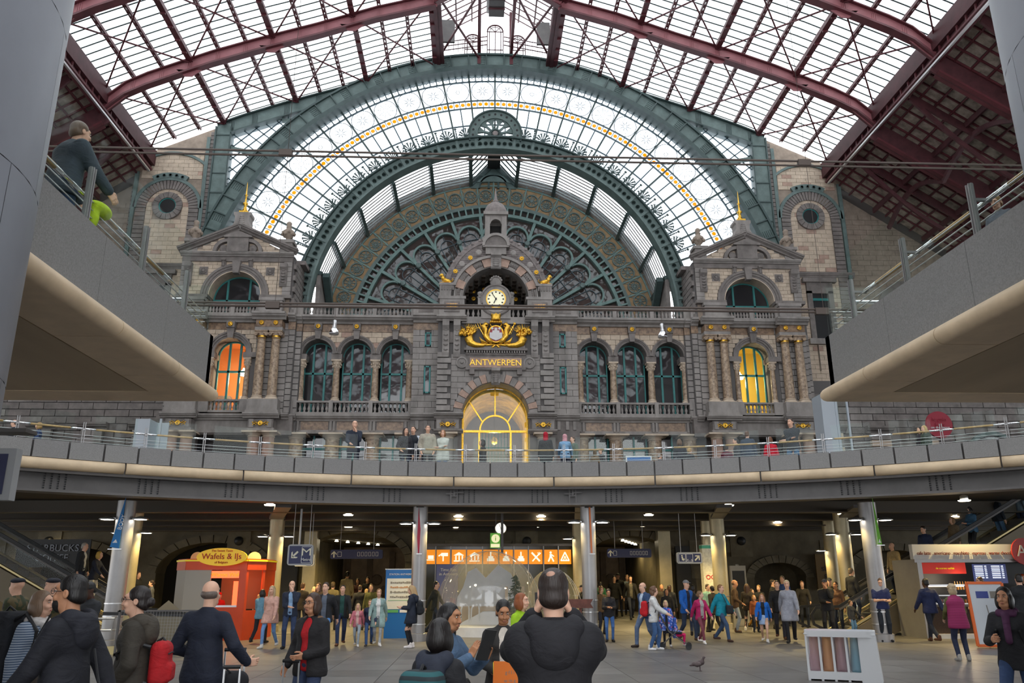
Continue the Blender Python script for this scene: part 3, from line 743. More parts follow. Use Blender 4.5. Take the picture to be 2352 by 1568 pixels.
def spandrel(mb, u0,u1,zs, zt, arches, r, Y0,Y1,n=12):
    us = [u0]
    for uc in arches: us += [uc-r, uc+r]
    us.append(u1)
    for i in range(0,len(us),2):
        if us[i+1]-us[i] > .01: mb.box((XC+us[i], Y0,zs),(XC+us[i+1], Y1,zt))
    for uc in arches:
        pts = [(uc-r*math.cos(PI*k/n), zs+r*math.sin(PI*k/n)) for k in range(n+1)]
        for (a, b) in zip(pts, pts[1:]):
            mb.plate([(XC+a[0], a[1]),(XC+b[0], b[1]),(XC+b[0], zt),(XC+a[0], zt)], Y0,Y1)
CPROF = lambda p, h: [(0,0),(p*.35,0),(p*.45,h*.25),(p*.8,h*.45),(p*.85,h*.62),(p, h*.7),(p, h),(0,h)]
def cornice(parent, path, p, h, m='stone_grey', name='cornice'):
    """path of (u, Y, z) points running in +u; profile projects towards the viewer"""
    pts = [(XC+a, b, c) for a, b, c in path]
    return MB().sweep(pts, [(x, y) for x, y in CPROF(p, h)], cap=True).build(name, m, parent)
BALP = [(.035,0),(.085,.0),(.085,.08),(.045,.14),(.095,.32),(.10,.42),(.06,.62),(.04,.8),(.06,.84),(.085,.9),(.085,1.0)]
BALM = {}
def balustrade(label, group, u0,u1,z0,z1,Y, npan, nbal, m='stone_grey', post=.28,back=None):
    t = thing('balustrade', label, 'balustrade', group, loc=(XC+(u0+u1)/2,Y, z0)); L = u1-u0; h = z1-z0
    _bx((-L/2,-.2,0),(L/2,.2,h*.16)).build('plinth', m, t); _bx((-L/2,-.22,h*.86),(L/2,.22,h)).build('rail', m, t)
    key = round(h, 2)
    if key not in BALM: BALM[key] = MB().lathe((0,0,0),[(r*1.15,z*h*.70) for r, z in BALP],8).mesh('baluster', m, True)
    pl = (L-post*(npan+1))/npan
    for i in range(npan+1):
        x = -L/2+i*(pl+post); _bx((x, -.26,0),(x+post, .26,h*1.02)).build('post', m, t)
    for i in range(npan):
        for j in range(nbal): obj('baluster', BALM[key], t, (-L/2+post+i*(pl+post)+pl*(j+.5)/nbal, 0,h*.16))
    return t
COLM = {}
def column(label, group, u, Y, z0,z1,r, order, m='marble_brown', name='marble_column'):
    t = thing(name, label, 'column', group, loc=(XC+u, Y, z0)); h = z1-z0; ch = {'ionic': .55,'corinthian': .6,'doric': .4}[order]; key = (round(h, 2), r, order)
    if key not in COLM:
        b = MB().lathe((0,0,0),[(r*1.35,0),(r*1.4,.06),(r*1.3,.13),(r*1.12,.17),(r*1.22,.23),(r*1.05,.28)],14); b.box((-r*1.42,-r*1.42,-.02),(r*1.42,r*1.42,.03))
        sh = MB().lathe((0,0,0),[(r*1.0,.27),(r*1.0,h*.33),(r*.84,h-ch)],16)
        c = MB(); zc = h-ch
        c.lathe((0,0,zc),[(r*.86,0),(r*.96,.05),(r*.86,.1)],14)
        if order == 'ionic':
            c.lathe((0,0,zc),[(r*.84,.1),(r*.9,ch*.45),(r*1.0,ch*.7)],14)
            for sx in (-1,1):
                c.lathe((sx*r*1.15,r*.9,zc+ch*.55),[(.0,0),(r*.42,.0),(r*.42,r*1.9),(0,r*1.9)],12,'y'); c.lathe((sx*r*1.15,0,zc+ch*.55),[(r*.1,r*.9),(r*.16,r*1.1),(0,r*1.12)],8,'y')
            c.box((-r*1.3,-r*.95,zc+ch*.62),(r*1.3,r*.95,zc+ch*.85)); c.box((-r*1.4,-r*1.2,zc+ch*.85),(r*1.4,r*1.2,h))
        elif order == 'corinthian':
            c.lathe((0,0,zc),[(r*.84,.08),(r*.95,ch*.4),(r*1.35,ch*.82)],12)
            for rz, zz, kk in ((1.05,.22,8),(1.25,.5,8)):
                for i in range(kk):
                    a = 2*PI*(i+zz)/kk; c.sphere((r*rz*math.cos(a), r*rz*math.sin(a), zc+ch*zz),(r*.26,r*.26,ch*.14),5,4)
            c.box((-r*1.4,-r*1.4,zc+ch*.82),(r*1.4,r*1.4,h))
        else:
            c.lathe((0,0,zc),[(r*.84,.1),(r*.9,ch*.4),(r*1.3,ch*.7)],14); c.box((-r*1.5,-r*1.5,zc+ch*.7),(r*1.5,r*1.5,h))
        COLM[key] = (b.mesh('base','stone_tan'if order != 'doric' else m, 40), sh.mesh('shaft', m, 40), c.mesh('capital','stone_tan' if order != 'ionic' else 'marble_brown',40))
        nk = MB().lathe((0,0,zc-.02),[(r*.87,0),(r*.9,.1),(r*.9,.2),(r*.86,.26)],14).mesh('gilded_necking','gold', True) if order == 'ionic' else None
        COLM[key] += (nk,)
    for nm, me in zip(('base','shaft','capital','gilded_necking'), COLM[key]):
        if me: obj(nm, me, t)
    return t
ros = MB(); ros.lathe((0,0,0),[(.17,0),(.17,.05),(.12,.07),(.09,.05),(.07,.1),(0,.12)],12,'y')
for i in range(8): ros.sphere((.13*math.cos(2*PI*i/8),-.06,.13*math.sin(2*PI*i/8)),.045,5,4)
rosm = ros.mesh('gilded_rosette','gold', True)
ros2 = MB(); ros2.box((-.3,-.05,-.3),(.3,0,.3)); ros2.lathe((0,0,0),[(.26,.05),(.24,.1),(.12,.08),(.1,.14),(0,.15)],12,'y')
for i in range(10): ros2.sphere((.17*math.cos(2*PI*i/10),-.1,.17*math.sin(2*PI*i/10)),(.06,.04,.06),5,4)
ros2m = ros2.mesh('carved_rosette','stone_dark')
orn = MB(); orn.lathe((0,0,0),[(.17,.0),(.19,.06),(.11,.08),(.09,.04),(.06,.1),(0,.12)],12,'y')
for s in (-1,1):
    for t in range(5): orn.sphere((s*(.22+.07*t),-.04,.05*math.sin(t*1.9)),(.06,.04,.05),5,4)
    for t in range(3): orn.sphere((s*(.28+.1*t),-.04,.11*(1 if t % 2 else -1)),(.05,.03,.04),5,4)
ornm = orn.mesh('gilded_ornament','gold', True)
def console(parent, u, z0,z1,Y, w_=.42,d=.5,m='stone_dark'):
    prof = [(0,0),(d*.25,.02),(d*.45,(z1-z0)*.12),(d*.35,(z1-z0)*.4),(d*.55,(z1-z0)*.7),(d, (z1-z0)*.82),(d, z1-z0),(0,z1-z0)]
    mb = MB().prism(prof, lambda p: (XC+u-w_/2,Y-p[0], z0+p[1]), lambda p: (XC+u+w_/2,Y-p[0], z0+p[1]))
    for k in range(5): mb.sphere((XC+u, Y-d*.5,z0+(z1-z0)*(.2+.13*k)),(w_*.35,.09,.09),6,4)
    return mb.build('console', m, parent)
def arch_window(n, label, uc, zb, zs, r, Y, frame='teal_paint', pane='window_dark', mul=(-.42,.42), transom=None, fw=.09):
    wd = struct('window_%d' % n, label)
    MB().ring(XC+uc, zs, r-fw, r, Y-.08,Y+.06,0,PI, 18).build('frame', frame, wd)
    for s in (-1,1): _bx((XC+uc+s*r-(fw if s > 0 else 0), Y-.08,zb),(XC+uc+s*r+(0 if s > 0 else fw), Y+.06,zs)).build('frame', frame, wd)
    tz = transom if transom is not None else zs-.9
    _bx((XC+uc-r, Y-.1,tz-.07),(XC+uc+r, Y+.06,tz+.07)).build('transom', frame, wd)
    _bx((XC+uc-r, Y-.08,zb),(XC+uc+r, Y+.06,zb+.1)).build('sill_rail', frame, wd)
    xs = [-r]+[m_*r/1.08 for m_ in mul]+[r]
    for m_ in xs[1:-1]:
        top = zs+math.sqrt(max(.01,r*r-m_*m_)); _bx((XC+uc+m_-.07,Y-.1,zb),(XC+uc+m_+.07,Y+.06,top-.05)).build('mullion', frame, wd)
    for a, b in zip(xs, xs[1:]):
        if tz > zb+.3: _bx((XC+uc+a, Y, zb),(XC+uc+b, Y+.02,tz)).build('pane', pane, wd)
        k = 6; up = [(XC+uc+a+(b-a)*i/k, zs+math.sqrt(max(0,r*r-(a+(b-a)*i/k)**2))) for i in range(k+1)]
        MB().plate([(XC+uc+b, max(tz, zb)),(XC+uc+a, max(tz, zb))]+up, Y, Y+.02).build('pane', pane, wd)
    return wd
lamp_prof = [(.02,1.0),(.05,.62),(.07,.6),(.07,.42),(.1,.4),(.19,.16),(.21,0),(.19,0),(.09,.36)]
WN = 6
SIDE = {-1: 'orange-lit tower',1: 'yellow-lit tower'}
for s in (-1,1):
    sd = SIDE[s]
    # ---- main wall with three arched windows
    mw = struct('wall_main_'+('left' if s < 0 else 'right'),'pale stone wall with three arched windows beside the '+sd)
    ar = sorted(s*x for x in (7.14,9.9,12.63)); lo, hi = sorted((s*5.8,s*14.3))
    MB_ = MB(); spandrel(MB_, lo, hi, 17.33,19.0,ar, 1.1,56.0,57.1); MB_.build('spandrel','stone_tan_joint', mw)
    ashlar(mw, lo+.05,hi-.05,17.4,18.95,56.0,.36,.72,'stone_tan',[(a, 17.33,1.36,0) for a in ar], alt='stone_pink')
    for a in ar:
        for (r0,r1,y) in ((1.08,1.2,55.92),(1.2,1.3,55.86),(1.28,1.37,55.8)): MB().ring(XC+a, 17.33,r0,r1,y, 56.1,0,PI, 20).build('archivolt','stone_dark', mw)
        MB().ring(XC+a, 17.33,1.06,1.1,55.95,57.1,0,PI, 18).build('arch_soffit','stone_dark', mw)
        k = MB().plate([(XC+a-.17,18.35),(XC+a+.17,18.35),(XC+a+.24,19.05),(XC+a-.24,19.05)],55.62,56.05); k.build('keystone','stone_dark', mw)
        k = _bx((XC+a-.27,55.55,19.0),(XC+a+.27,56.0,19.55)); k.build('keystone_head','stone_dark', mw)
        obj('gilded_rosette', rosm, mw, (XC+a, 55.54,19.25))
        arch_window(WN, 'arched window with teal mullions in the wall beside the %s, %s' % (sd, {7.14: 'next to the centre bay',9.9: 'between two others',12.63: 'next to the tower'}[abs(a)]), a, 12.9,17.33,1.08,57.0,transom=16.1); WN += 1
    _bx((XC+lo, 55.9,18.95),(XC+hi, 56.6,19.55)).build('frieze','marble_frieze', mw)
    cornice(mw, [(lo, 56.0,19.5),(hi, 56.0,19.5)],.75,.55)
    cornice(mw, [(lo, 56.0,12.45),(hi, 56.0,12.45)],.45,.45)
    _bx((XC+lo, 55.95,11.8),(XC+hi, 56.6,12.45)).build('frieze','marble_frieze', mw)
    _bx((XC+lo, 55.9,11.6),(XC+hi, 56.8,11.85)).build('architrave','stone_grey', mw)
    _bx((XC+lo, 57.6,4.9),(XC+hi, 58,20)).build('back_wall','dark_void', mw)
    balustrade('stone balustrade of the upper terrace beside the '+sd, None, lo, hi-.0,20.0,20.88,55.75,3,9)
    balustrade('stone balustrade under the arched windows beside the '+sd, None, lo, hi, 12.9,13.86,55.85,3,8)
    for i, u in enumerate((6.1,8.52,11.27,13.75)):
        column('brown marble column between arched windows beside the '+sd, 'window columns beside the '+sd, s*u, 56.25,13.9,16.92,.25,'corinthian')
        block(mw, (XC+s*u, 56.45,17.12),(.75,1.0,.4),'stone_dark','impost')
        column('squat brown stone column at street-level windows beside the '+sd, 'street-level columns beside the '+sd, s*u, 56.2,4.95,11.6,.55,'doric')
        for d in (-.12,.12): block(mw, (XC+s*u+d, 55.9,12.12),(.16,.12,.66),'stone_grey','triglyph')
        block(mw, (XC+s*u, 56.0,12.12),(.6,.12,.66),'stone_dark','triglyph')
    for a in ar:
        wd = struct('window_%d' % WN, 'dark street-level shop window beside the %s' % sd); WN += 1
        _bx((XC+a-.95,56.9,4.95),(XC+a+.95,56.93,11.6)).build('pane','window_dark', wd)
        for d in (-.9,0,.9): _bx((XC+a+d-.06,56.8,4.95),(XC+a+d+.06,56.95,11.6)).build('mullion','teal_paint', wd)
        _bx((XC+a-.95,56.8,10.6),(XC+a+.95,56.95,10.75)).build('transom','teal_paint', wd)
    # ---- narrow bay between the main wall and the centre
    nb = struct('wall_narrow_'+('left' if s < 0 else 'right'),'grey ashlar strip with two slit windows between centre bay and the '+sd+' wing')
    lo, hi = sorted((s*4.0,s*5.85))
    _bx((XC+lo, 55.3,12.7),(XC+hi, 57,19.0)).build('masonry','joint', nb)
    ashlar(nb, lo, hi, 12.9,18.95,55.3,.43,.95,'stone_grey',[(s*4.78,18.75,.22,17.8),(s*4.78,16.3,.24,14.4)], th=.1)
    for (za, zb) in ((17.8,18.72),(14.4,16.25)):
        wd = struct('window_%d' % WN, '%s slit window with teal frame in the narrow bay towards the %s' % ('short upper' if za > 17 else 'tall lower', sd)); WN += 1
        _bx((XC+s*4.78-.16,55.26,za),(XC+s*4.78+.16,55.28,zb)).build('pane','window_dark', wd)
        for d in (-.18,.18): _bx((XC+s*4.78+d-.05,55.2,za-.05),(XC+s*4.78+d+.05,55.3,zb+.05)).build('frame','teal_paint', wd)
        for z in (za, zb): _bx((XC+s*4.78-.2,55.2,z-.05),(XC+s*4.78+.2,55.3,z+.05)).build('frame','teal_paint', wd)
    _bx((XC+lo, 55.2,18.95),(XC+hi, 56.6,19.5)).build('frieze','marble_frieze', nb)
    cornice(nb, [(lo, 55.3,19.45),(hi, 55.3,19.45)],.7,.6); cornice(nb, [(lo, 55.3,12.45),(hi, 55.3,12.45)],.45,.45)
    _bx((XC+lo, 55.25,4.95),(XC+hi, 56.6,12.45)).build('masonry','stone_dark', nb)
    for d in (-.5,.1,.6): block(nb, (XC+s*4.9+d, 55.2,12.1),(.22,.12,.6),'stone_grey','triglyph')
    _bx((XC+lo, 55.0,20.0),(XC+hi, 55.6,20.88)).build('parapet','stone_grey', nb)
    _bx((XC+lo+.35,54.95,20.2),(XC+hi-.45,55.05,20.7)).build('parapet_panel','stone_dark', nb)
    # ---- tower
    tw = struct('wall_tower_'+('left' if s < 0 else 'right'),'pedimented corner tower with '+('orange' if s < 0 else 'yellow')+'-lit arched window'); C = s*18.5; YT = 54.8
    _bx((XC+C-4.6,YT+.5,11.4),(XC+C+4.6,YT+1.5,12.7)).build('masonry','stone_dark', tw)
    mbx = MB(); spandrel(mbx, C-3.95,C+3.95,17.1,18.9,[C],1.12,YT+.4,YT+1.5); mbx.box((XC+C-3.95,YT+.4,12.7),(XC+C-1.12,YT+1.5,17.1)); mbx.box((XC+C+1.12,YT+.4,12.7),(XC+C+3.95,YT+1.5,17.1)); mbx.build('masonry','joint', tw)
    ashlar(tw, C-1.75,C+1.75,17.15,18.8,YT+.4,.33,.6,'stone_tan',[(C, 17.1,1.52,0)])
    for q in (-1,1): ashlar(tw, C+q*2.85-1.1,C+q*2.85+1.1,12.75,18.8,YT+.4,.44,2.2,'stone_grey', th=.12,gap=.05)
    for (r0,r1,y) in ((1.1,1.28,YT+.28),(1.26,1.42,YT+.2),(1.4,1.52,YT+.12)): MB().ring(XC+C, 17.1,r0,r1,y, YT+.5,0,PI, 20).build('archivolt','stone_dark', tw)
    MB().plate([(XC+C-.18,18.1),(XC+C+.18,18.1),(XC+C+.26,18.85),(XC+C-.26,18.85)], YT-.05,YT+.4).build('keystone','stone_dark', tw)
    block(tw, (XC+C, YT+.05,19.05),(.56,.5,.45),'stone_dark','keystone_head'); obj('gilded_rosette', rosm, tw, (XC+C, YT-.22,19.05))
    arch_window(WN, 'tall arched window with teal frame showing a lit room in the '+sd, C, 12.9,17.1,1.1,YT+1.4,pane='glass_clear', mul=(-.3,.45), transom=16.0); WN += 1
    for q in (-1,1):
        block(tw, (XC+C+q*1.45,YT+.6,16.92),(.95,1.1,.36),'stone_dark','impost')
        for (du, dy) in ((1.28,.35),(1.62,.75)): column('small veined column beside the lit window of the '+sd, 'small columns at the lit window of the '+sd, C+q*du, YT+dy, 13.7,16.74,.19,'corinthian')
        for du in (2.22,3.2):
            column('tall ionic marble column of the pair framing the '+sd, 'tall paired columns of the '+sd, C+q*du, YT-.1,13.68,18.56,.32,'ionic')
            obj('gilded_rosette', rosm, tw, (XC+C+q*du, YT-.52,19.08))
        block(tw, (XC+C+q*2.72,YT+.0,13.28),(2.05,1.1,.8),'stone_grey','pedestal'); block(tw, (XC+C+q*2.72,YT+.02,12.8),(2.2,1.2,.22),'stone_grey','pedestal')
        block(tw, (XC+C+q*2.72,YT+.0,18.68),(1.9,.9,.24),'stone_grey','architrave'); block(tw, (XC+C+q*2.72,YT+.0,19.05),(1.8,.95,.5),'marble_frieze','frieze')
        x0 = C+q*2.72; cornice(tw, [(x0-1.15,YT-.4,19.3),(x0+1.15,YT-.4,19.3)],.55,.5); cornice(tw, [(x0-1.2,YT-.45,12.35),(x0+1.2,YT-.45,12.35)],.35,.35)
        block(tw, (XC+x0,YT-.0,20.3),(1.55,.9,.95),'stone_grey','pedestal'); block(tw, (XC+x0,YT-.02,20.85),(1.7,1.0,.22),'stone_grey','pedestal')
        block(tw, (XC+x0,YT+.1,12.0),(1.7,1.2,.6),'stone_dark','frieze'); obj('gilded_ornament', ornm, tw, (XC+x0,YT-.52,12.0))
        for d in (-.6,.6): block(tw, (XC+x0+d, YT-.5,12.0),(.3,.12,.55),'stone_grey','triglyph')
        block(tw, (XC+x0,YT+.1,11.6),(1.8,1.2,.2),'stone_grey','architrave')
        for du in (-.5,.5): column('street-level stone column under the '+sd, 'street-level columns under the '+sd, x0+du, YT, 4.95,11.5,.45,'doric', m='stone_pink')
    # stepped quoined returns towards the main wall
    for (ua, ub, yy) in ((13.75,14.2,55.75),(14.15,14.65,55.35)):
        lo, hi = sorted((s*ua, s*ub)); _bx((XC+lo, yy, 11.6),(XC+hi, 57,20.0)).build('pilaster','joint', tw); ashlar(tw, lo, hi, 12.9,18.9,yy, .44,3,'stone_grey', th=.12,gap=.06)
        block(tw, (XC+(lo+hi)/2,yy-.02,19.2),(hi-lo, .2,.6),'marble_frieze','frieze'); cornice(tw, [(lo, yy, 19.45),(hi, yy, 19.45)],.6,.55); cornice(tw, [(lo, yy, 12.45),(hi, yy, 12.45)],.45,.4)
        block(tw, (XC+(lo+hi)/2,yy-.1,20.4),(hi-lo, .4,.9),'stone_grey','pedestal')
    lo, hi = sorted((s*22.2,s*22.75)); _bx((XC+lo, 55.4,11.6),(XC+hi, 57,20.0)).build('pilaster','joint', tw); ashlar(tw, lo, hi, 12.9,18.9,55.4,.44,3,'stone_grey', th=.12,gap=.06)
    _bx((XC+C-1.7,YT+.38,18.82),(XC+C+1.7,YT+1.2,19.32)).build('frieze','marble_frieze', tw)
    cornice(tw, [(C-2,YT+.35,19.3),(C+2,YT+.35,19.3)],.55,.5); cornice(tw, [(C-2,YT+.3,12.35),(C+2,YT+.3,12.35)],.35,.4)
    _bx((XC+C-2,YT+.35,11.5),(XC+C+2,YT+1.3,12.4)).build('lintel','stone_grey', tw)
    _bx((XC+C-2,YT+1.6,4.95),(XC+C+2,YT+1.7,11.5)).build('shop_glazing','window_dark', tw)
    _bx((XC+C-4.9,YT+1.75,4.9),(XC+C+4.9,YT+2.0,12.69)).build('back_wall','stone_dark', tw)
    balustrade('short stone balustrade below the lit window of the '+sd, None, C-1.75,C+1.75,12.85,13.75,YT+.25,1,8,post=.7)
    balustrade('stone balustrade before the half-round window of the '+sd, None, C-2.0,C+2.0,19.82,20.66,YT+.15,2,7)
    # upper storey
    mbx = MB(); spandrel(mbx, C-3.85,C+3.85,21.25,24.0,[C],1.85,YT+.15,YT+1.4); mbx.box((XC+C-3.85,YT+.15,19.8),(XC+C-1.85,YT+1.4,21.25)); mbx.box((XC+C+1.85,YT+.15,19.8),(XC+C+3.85,YT+1.4,21.25)); mbx.build('masonry','stone_tan_joint', tw)
    ashlar(tw, C-3.3,C+3.3,21.3,23.85,YT+.15,.3,.62,'stone_tan',[(C, 21.25,2.38,0)], gap=.02)
    for (r0,r1,y) in ((1.85,2.05,YT+.02),(2.03,2.22,YT-.04),(2.2,2.38,YT-.1)): MB().ring(XC+C, 21.25,r0,r1,y, YT+.25,0,PI, 26).build('archivolt','stone_dark', tw)
    MB().ring(XC+C, 21.25,1.8,1.86,YT, YT+1.4,0,PI, 22).build('arch_soffit','stone_tan', tw)
    MB().plate([(XC+C-.2,22.85),(XC+C+.2,22.85),(XC+C+.3,23.8),(XC+C-.3,23.8)], YT-.3,YT+.2).build('keystone','stone_dark', tw)
    arch_window(WN, 'half-round dark window with teal bars under the pediment of the '+sd, C, 20.0,21.25,1.8,YT+1.2,mul=(-.5,.45), transom=21.2); WN += 1
    for q in (-1,1):
        block(tw, (XC+C+q*2.9,YT+.1,21.12),(2.2,.7,.24),'stone_dark','impost')
        ashlar(tw, C+q*3.6-.3,C+q*3.6+.3,21.2,23.8,YT+.05,.37,2,'stone_grey', th=.1)
        console(tw, C+q*3.35,21.9,23.6,YT-.0,.5,.42); obj('carved_rosette', ros2m, tw, (XC+C+q*2.35,YT+.1,23.1))
        console(tw, C+q*.95,23.35,23.95,YT+.05,.3,.3)
    _bx((XC+C-3.9,YT-.05,23.8),(XC+C+3.9,YT+1.5,24.2)).build('architrave','stone_dark', tw)
    cornice(tw, [(C-4.0,YT-.05,24.15),(C+4.0,YT-.05,24.15)],.35,.28)
    # pediment
    MB().plate([(XC+C-3.7,24.4),(XC+C+3.7,24.4),(XC+C, 26.3)], YT+.05,YT+1.4).build('tympanum','stone_tan_joint', tw)
    for i in range(5):
        zz = 24.42+.3*i; hw = 3.4*(1-(zz+.15-24.4)/1.95)
        for c0 in np.arange(-hw, hw-.2,.64): block(tw, (XC+C+min(c0+.32,hw-.2), YT+.03,zz+.15),(.61,.05,.275),'stone_tan')
    for q in (-1,1):
        pr = CPROF(.5,.42); a, b = Vector((XC+C-q*0,YT+.05,26.2)), Vector((XC+C+q*4.1,YT+.05,24.35))
        pts = [a, b] if q > 0 else [b, a]
        MB().sweep(pts, pr).build('raking_cornice','stone_dark', tw)
        MB().ring(XC+C+q*.75,24.45,.75,1.0,YT-.35,YT+.1,(PI/2 if q < 0 else 0),(PI if q < 0 else PI/2),8).build('scroll_pediment','stone_dark', tw)
        MB().lathe((XC+C+q*1.05,YT-.05,24.75),[(.28,0),(.28,.12),(.1,.16),(0,.2)],10,'y').build('scroll','stone_dark', tw)
    _bx((XC+C-.75,YT-.4,24.4),(XC+C+.75,YT+.1,25.5)).build('centre_block','stone_dark', tw)
    MB().plate([(XC+C-1.0,25.5),(XC+C+1.0,25.5),(XC+C+1.0,25.6),(XC+C, 26.0),(XC+C-1.0,25.6)], YT-.5,YT+.1).build('centre_gablet','stone_dark', tw)
    mbx = MB().plate([(XC+C-.75,26.35),(XC+C+.75,26.35),(XC+C+.5,27.0),(XC+C+.52,27.4),(XC+C+.62,27.5),(XC+C+.62,27.7),(XC+C-.62,27.7),(XC+C-.62,27.5),(XC+C-.52,27.4),(XC+C-.5,27.0)], YT, YT+1.0)
    for k in range(5): mbx.sphere((XC+C, YT-.02,26.75+.15*k),(.28-.03*k, .1,.1),6,4)
    mbx.build('acroterion','stone_grey', tw)
    fi = thing('gilded_finial','slender gilded finial on the pediment of the '+sd, 'finial', loc=(XC+C, YT+.5,27.7))
    _bx((-.32,-.32,0),(.32,.32,.2)).build('foot','gold', fi); MB().lathe((0,0,0),[(.25,.2),(.12,.5),(.1,.75),(.19,.85),(.19,.92),(.07,1.0),(.06,1.5),(.13,1.58),(.05,1.66),(.02,2.5),(0,2.7)],10).build('spire','gold', fi, True)
    for q in (-1,1):
        ur = thing('stone_urn','carved stone urn on the '+('inner' if q*s < 0 else 'outer')+' corner of the '+sd+' pediment','urn', loc=(XC+C+q*3.35,YT+.4,24.55))
        _bx((-.42,-.42,0),(.42,.42,.75)).build('pedestal','stone_grey', ur); _bx((-.55,-.55,.75),(.55,.55,.98)).build('pedestal_cap','stone_grey', ur)
        MB().lathe((0,0,.98),[(.3,0),(.2,.12),(.15,.25),(.3,.4),(.42,.65),(.4,.85),(.22,1.0),(.17,1.12),(.22,1.18),(.13,1.25),(.2,1.38),(.19,1.52),(.08,1.62),(0,1.65)],14).build('vase','stone_tan_joint', ur, True)
        g = MB(); 
        for i in range(10): g.sphere((.42*math.cos(2*PI*i/10),.42*math.sin(2*PI*i/10),1.6+.08*math.sin(i*2.5)),.13,5,4)
        g.build('garland','stone_tan_joint', ur)
    # tower inner flank
    fl_u = C-s*3.85
    _bx((XC+fl_u-.15,YT+.2,19.9),(XC+fl_u+.15,60,24.3)).build('flank','joint', tw)
    for i in range(10):
        for j in range(2): block(tw, (XC+fl_u-s*.2,YT+.9+j*1.6+(.4 if i % 2 else 0),20.1+.43*i),(.2,1.5,.38),'stone_dark')
    _bx((XC+C-s*2.5-2.0,YT+1.4,24.2),(XC+C-s*2.5+2.0,61,24.5)).build('flank_roof','slate', tw)
    _bx((XC+C-3.9,YT+1.5,19.8),(XC+C+3.9,YT+1.62,24.2)).build('back_wall','dark_void', tw)
    # lit room behind the arched window
    rm = struct('wall_room_'+('left' if s < 0 else 'right'),('orange' if s < 0 else 'yellow')+' plastered room behind the lit arched window')
    wc = 'room_orange' if s < 0 else 'room_yellow'; mat(wc, (.62,.27,.09) if s < 0 else (.62,.44,.07),.8)
    x0,x1,y0,y1 = XC+C-2.4,XC+C+2.4,YT+1.55,YT+5
    for nm, a, b in (('back',(x0,y1,12.7),(x1,y1+.1,18.8)),('side',(x0-.1,y0,12.7),(x0,y1,18.8)),('side',(x1,y0,12.7),(x1+.1,y1,18.8)),('plaster_ceiling',(x0,y0,18.7),(x1,y1,18.8)),('room_floor',(x0,y0,12.6),(x1,y1,12.7))): _bx(a, b).build(nm, wc, rm)
    if s < 0:
        for k, (dx, w_) in enumerate(((-1.2,.9),(.35,.8),(1.1,.5))):
            cb = thing('dark_cabinet','dark wooden cabinet inside the orange-lit room','cabinet','cabinets in the orange-lit room', loc=(XC+C+dx, YT+4,12.7)); _bx((-w_/2,-.3,0),(w_/2,.3,2.1)).build('carcass','slate', cb); _bx((-w_/2+.04,-.32,.1),(w_/2-.04,-.3,2.0)).build('door','stone_dark', cb)
    lp = thing('pendant_lamp','lit white pendant lamp hanging inside the '+('orange' if s < 0 else 'yellow')+' room','lamp', loc=(XC+C+(.45 if s < 0 else -.42), YT+2.4,16.0))
    mat('lamp_glow',(1.0,.9,.72),.5,emit=9)
    MB().lathe((0,0,0),[(.24,0),(.26,.1),(.2,.32),(.08,.42),(.05,.55),(0,.56)],14).build('shade','lamp_glow', lp, True); MB().tube([(0,0,.5),(0,0,2.65)],.015,5).build('flex','black', lp)
    L = bpy.data.lights.new('lamp_light','POINT'); L.energy = 520 if s < 0 else 420; L.color = (1,.72,.42) if s < 0 else (1,.86,.5); L.shadow_soft_size = .25
    lo_ = bpy.data.objects.new('lamp_light', L); COL.objects.link(lo_); lo_.parent = lp; lo_.location = (0,0,-.35)
# ------------------------------------------------------------------ centre bay with entrance arch, arms, clock and dome
YC = 54.6
cb = struct('wall_centre','grey stone centre bay with great entrance arch')
mbx = MB(); spandrel(mbx, -4.06,4.06,12.7,19.5,[0],2.33,YC, YC+2,24); mbx.build('masonry','joint', cb)
for s in (-1,1): _bx((XC+s*3.2-.87,YC, 4.95),(XC+s*3.2+.87,YC+2,12.7)).build('masonry','stone_dark', cb)
ashlar(cb, -3.1,3.1,12.95,17.0,YC, .42,.95,'stone_grey',[(0,12.7,2.92,0)], th=.07)
for s in (-1,1):
    for i in range(10):
        wd = .95 if i % 2 == 0 else .72; block(cb, (XC+s*(4.06-wd/2), YC-.08,13.15+.42*i),(wd, .22,.34),'stone_grey','quoin')
for i in range(19):
    a0,a1 = PI*i/19+.006,PI*(i+1)/19-.006
    MB().ring(XC, 12.7,2.33,2.92 if i % 2 else 2.88,YC-(.14 if i % 2 else .1), YC+.3,a0,a1,3).build('voussoir','stone_pink' if i % 2 else 'stone_grey', cb)
MB().ring(XC, 12.7,2.28,2.34,YC, YC+1.6,0,PI, 30).build('arch_soffit','stone_dark', cb)
console(cb, 0,14.75,15.9,YC-.05,.6,.6,'stone_grey')
for s in (-1,1):
    cornice(cb, [(s*3.2-1.0,YC-.05,12.45),(s*3.2+1.0,YC-.05,12.45)],.45,.35); block(cb, (XC+s*3.25,YC-.05,12.05),(1.6,.3,.75),'stone_dark','frieze'); obj('gilded_ornament', ornm, cb, (XC+s*3.25,YC-.25,12.0))
    for d in (-.6,.6): block(cb, (XC+s*3.25+d, YC-.2,12.0),(.3,.14,.6),'stone_grey','triglyph')
    cornice(cb, [(s*3.2-1.0,YC-.05,11.4),(s*3.2+1.0,YC-.05,11.4)],.4,.25)
    column('fluted stone column flanking the entrance arch','entrance arch columns', s*3.2,YC-.15,4.95,11.4,.42,'doric', m='stone_grey', name='stone_column')
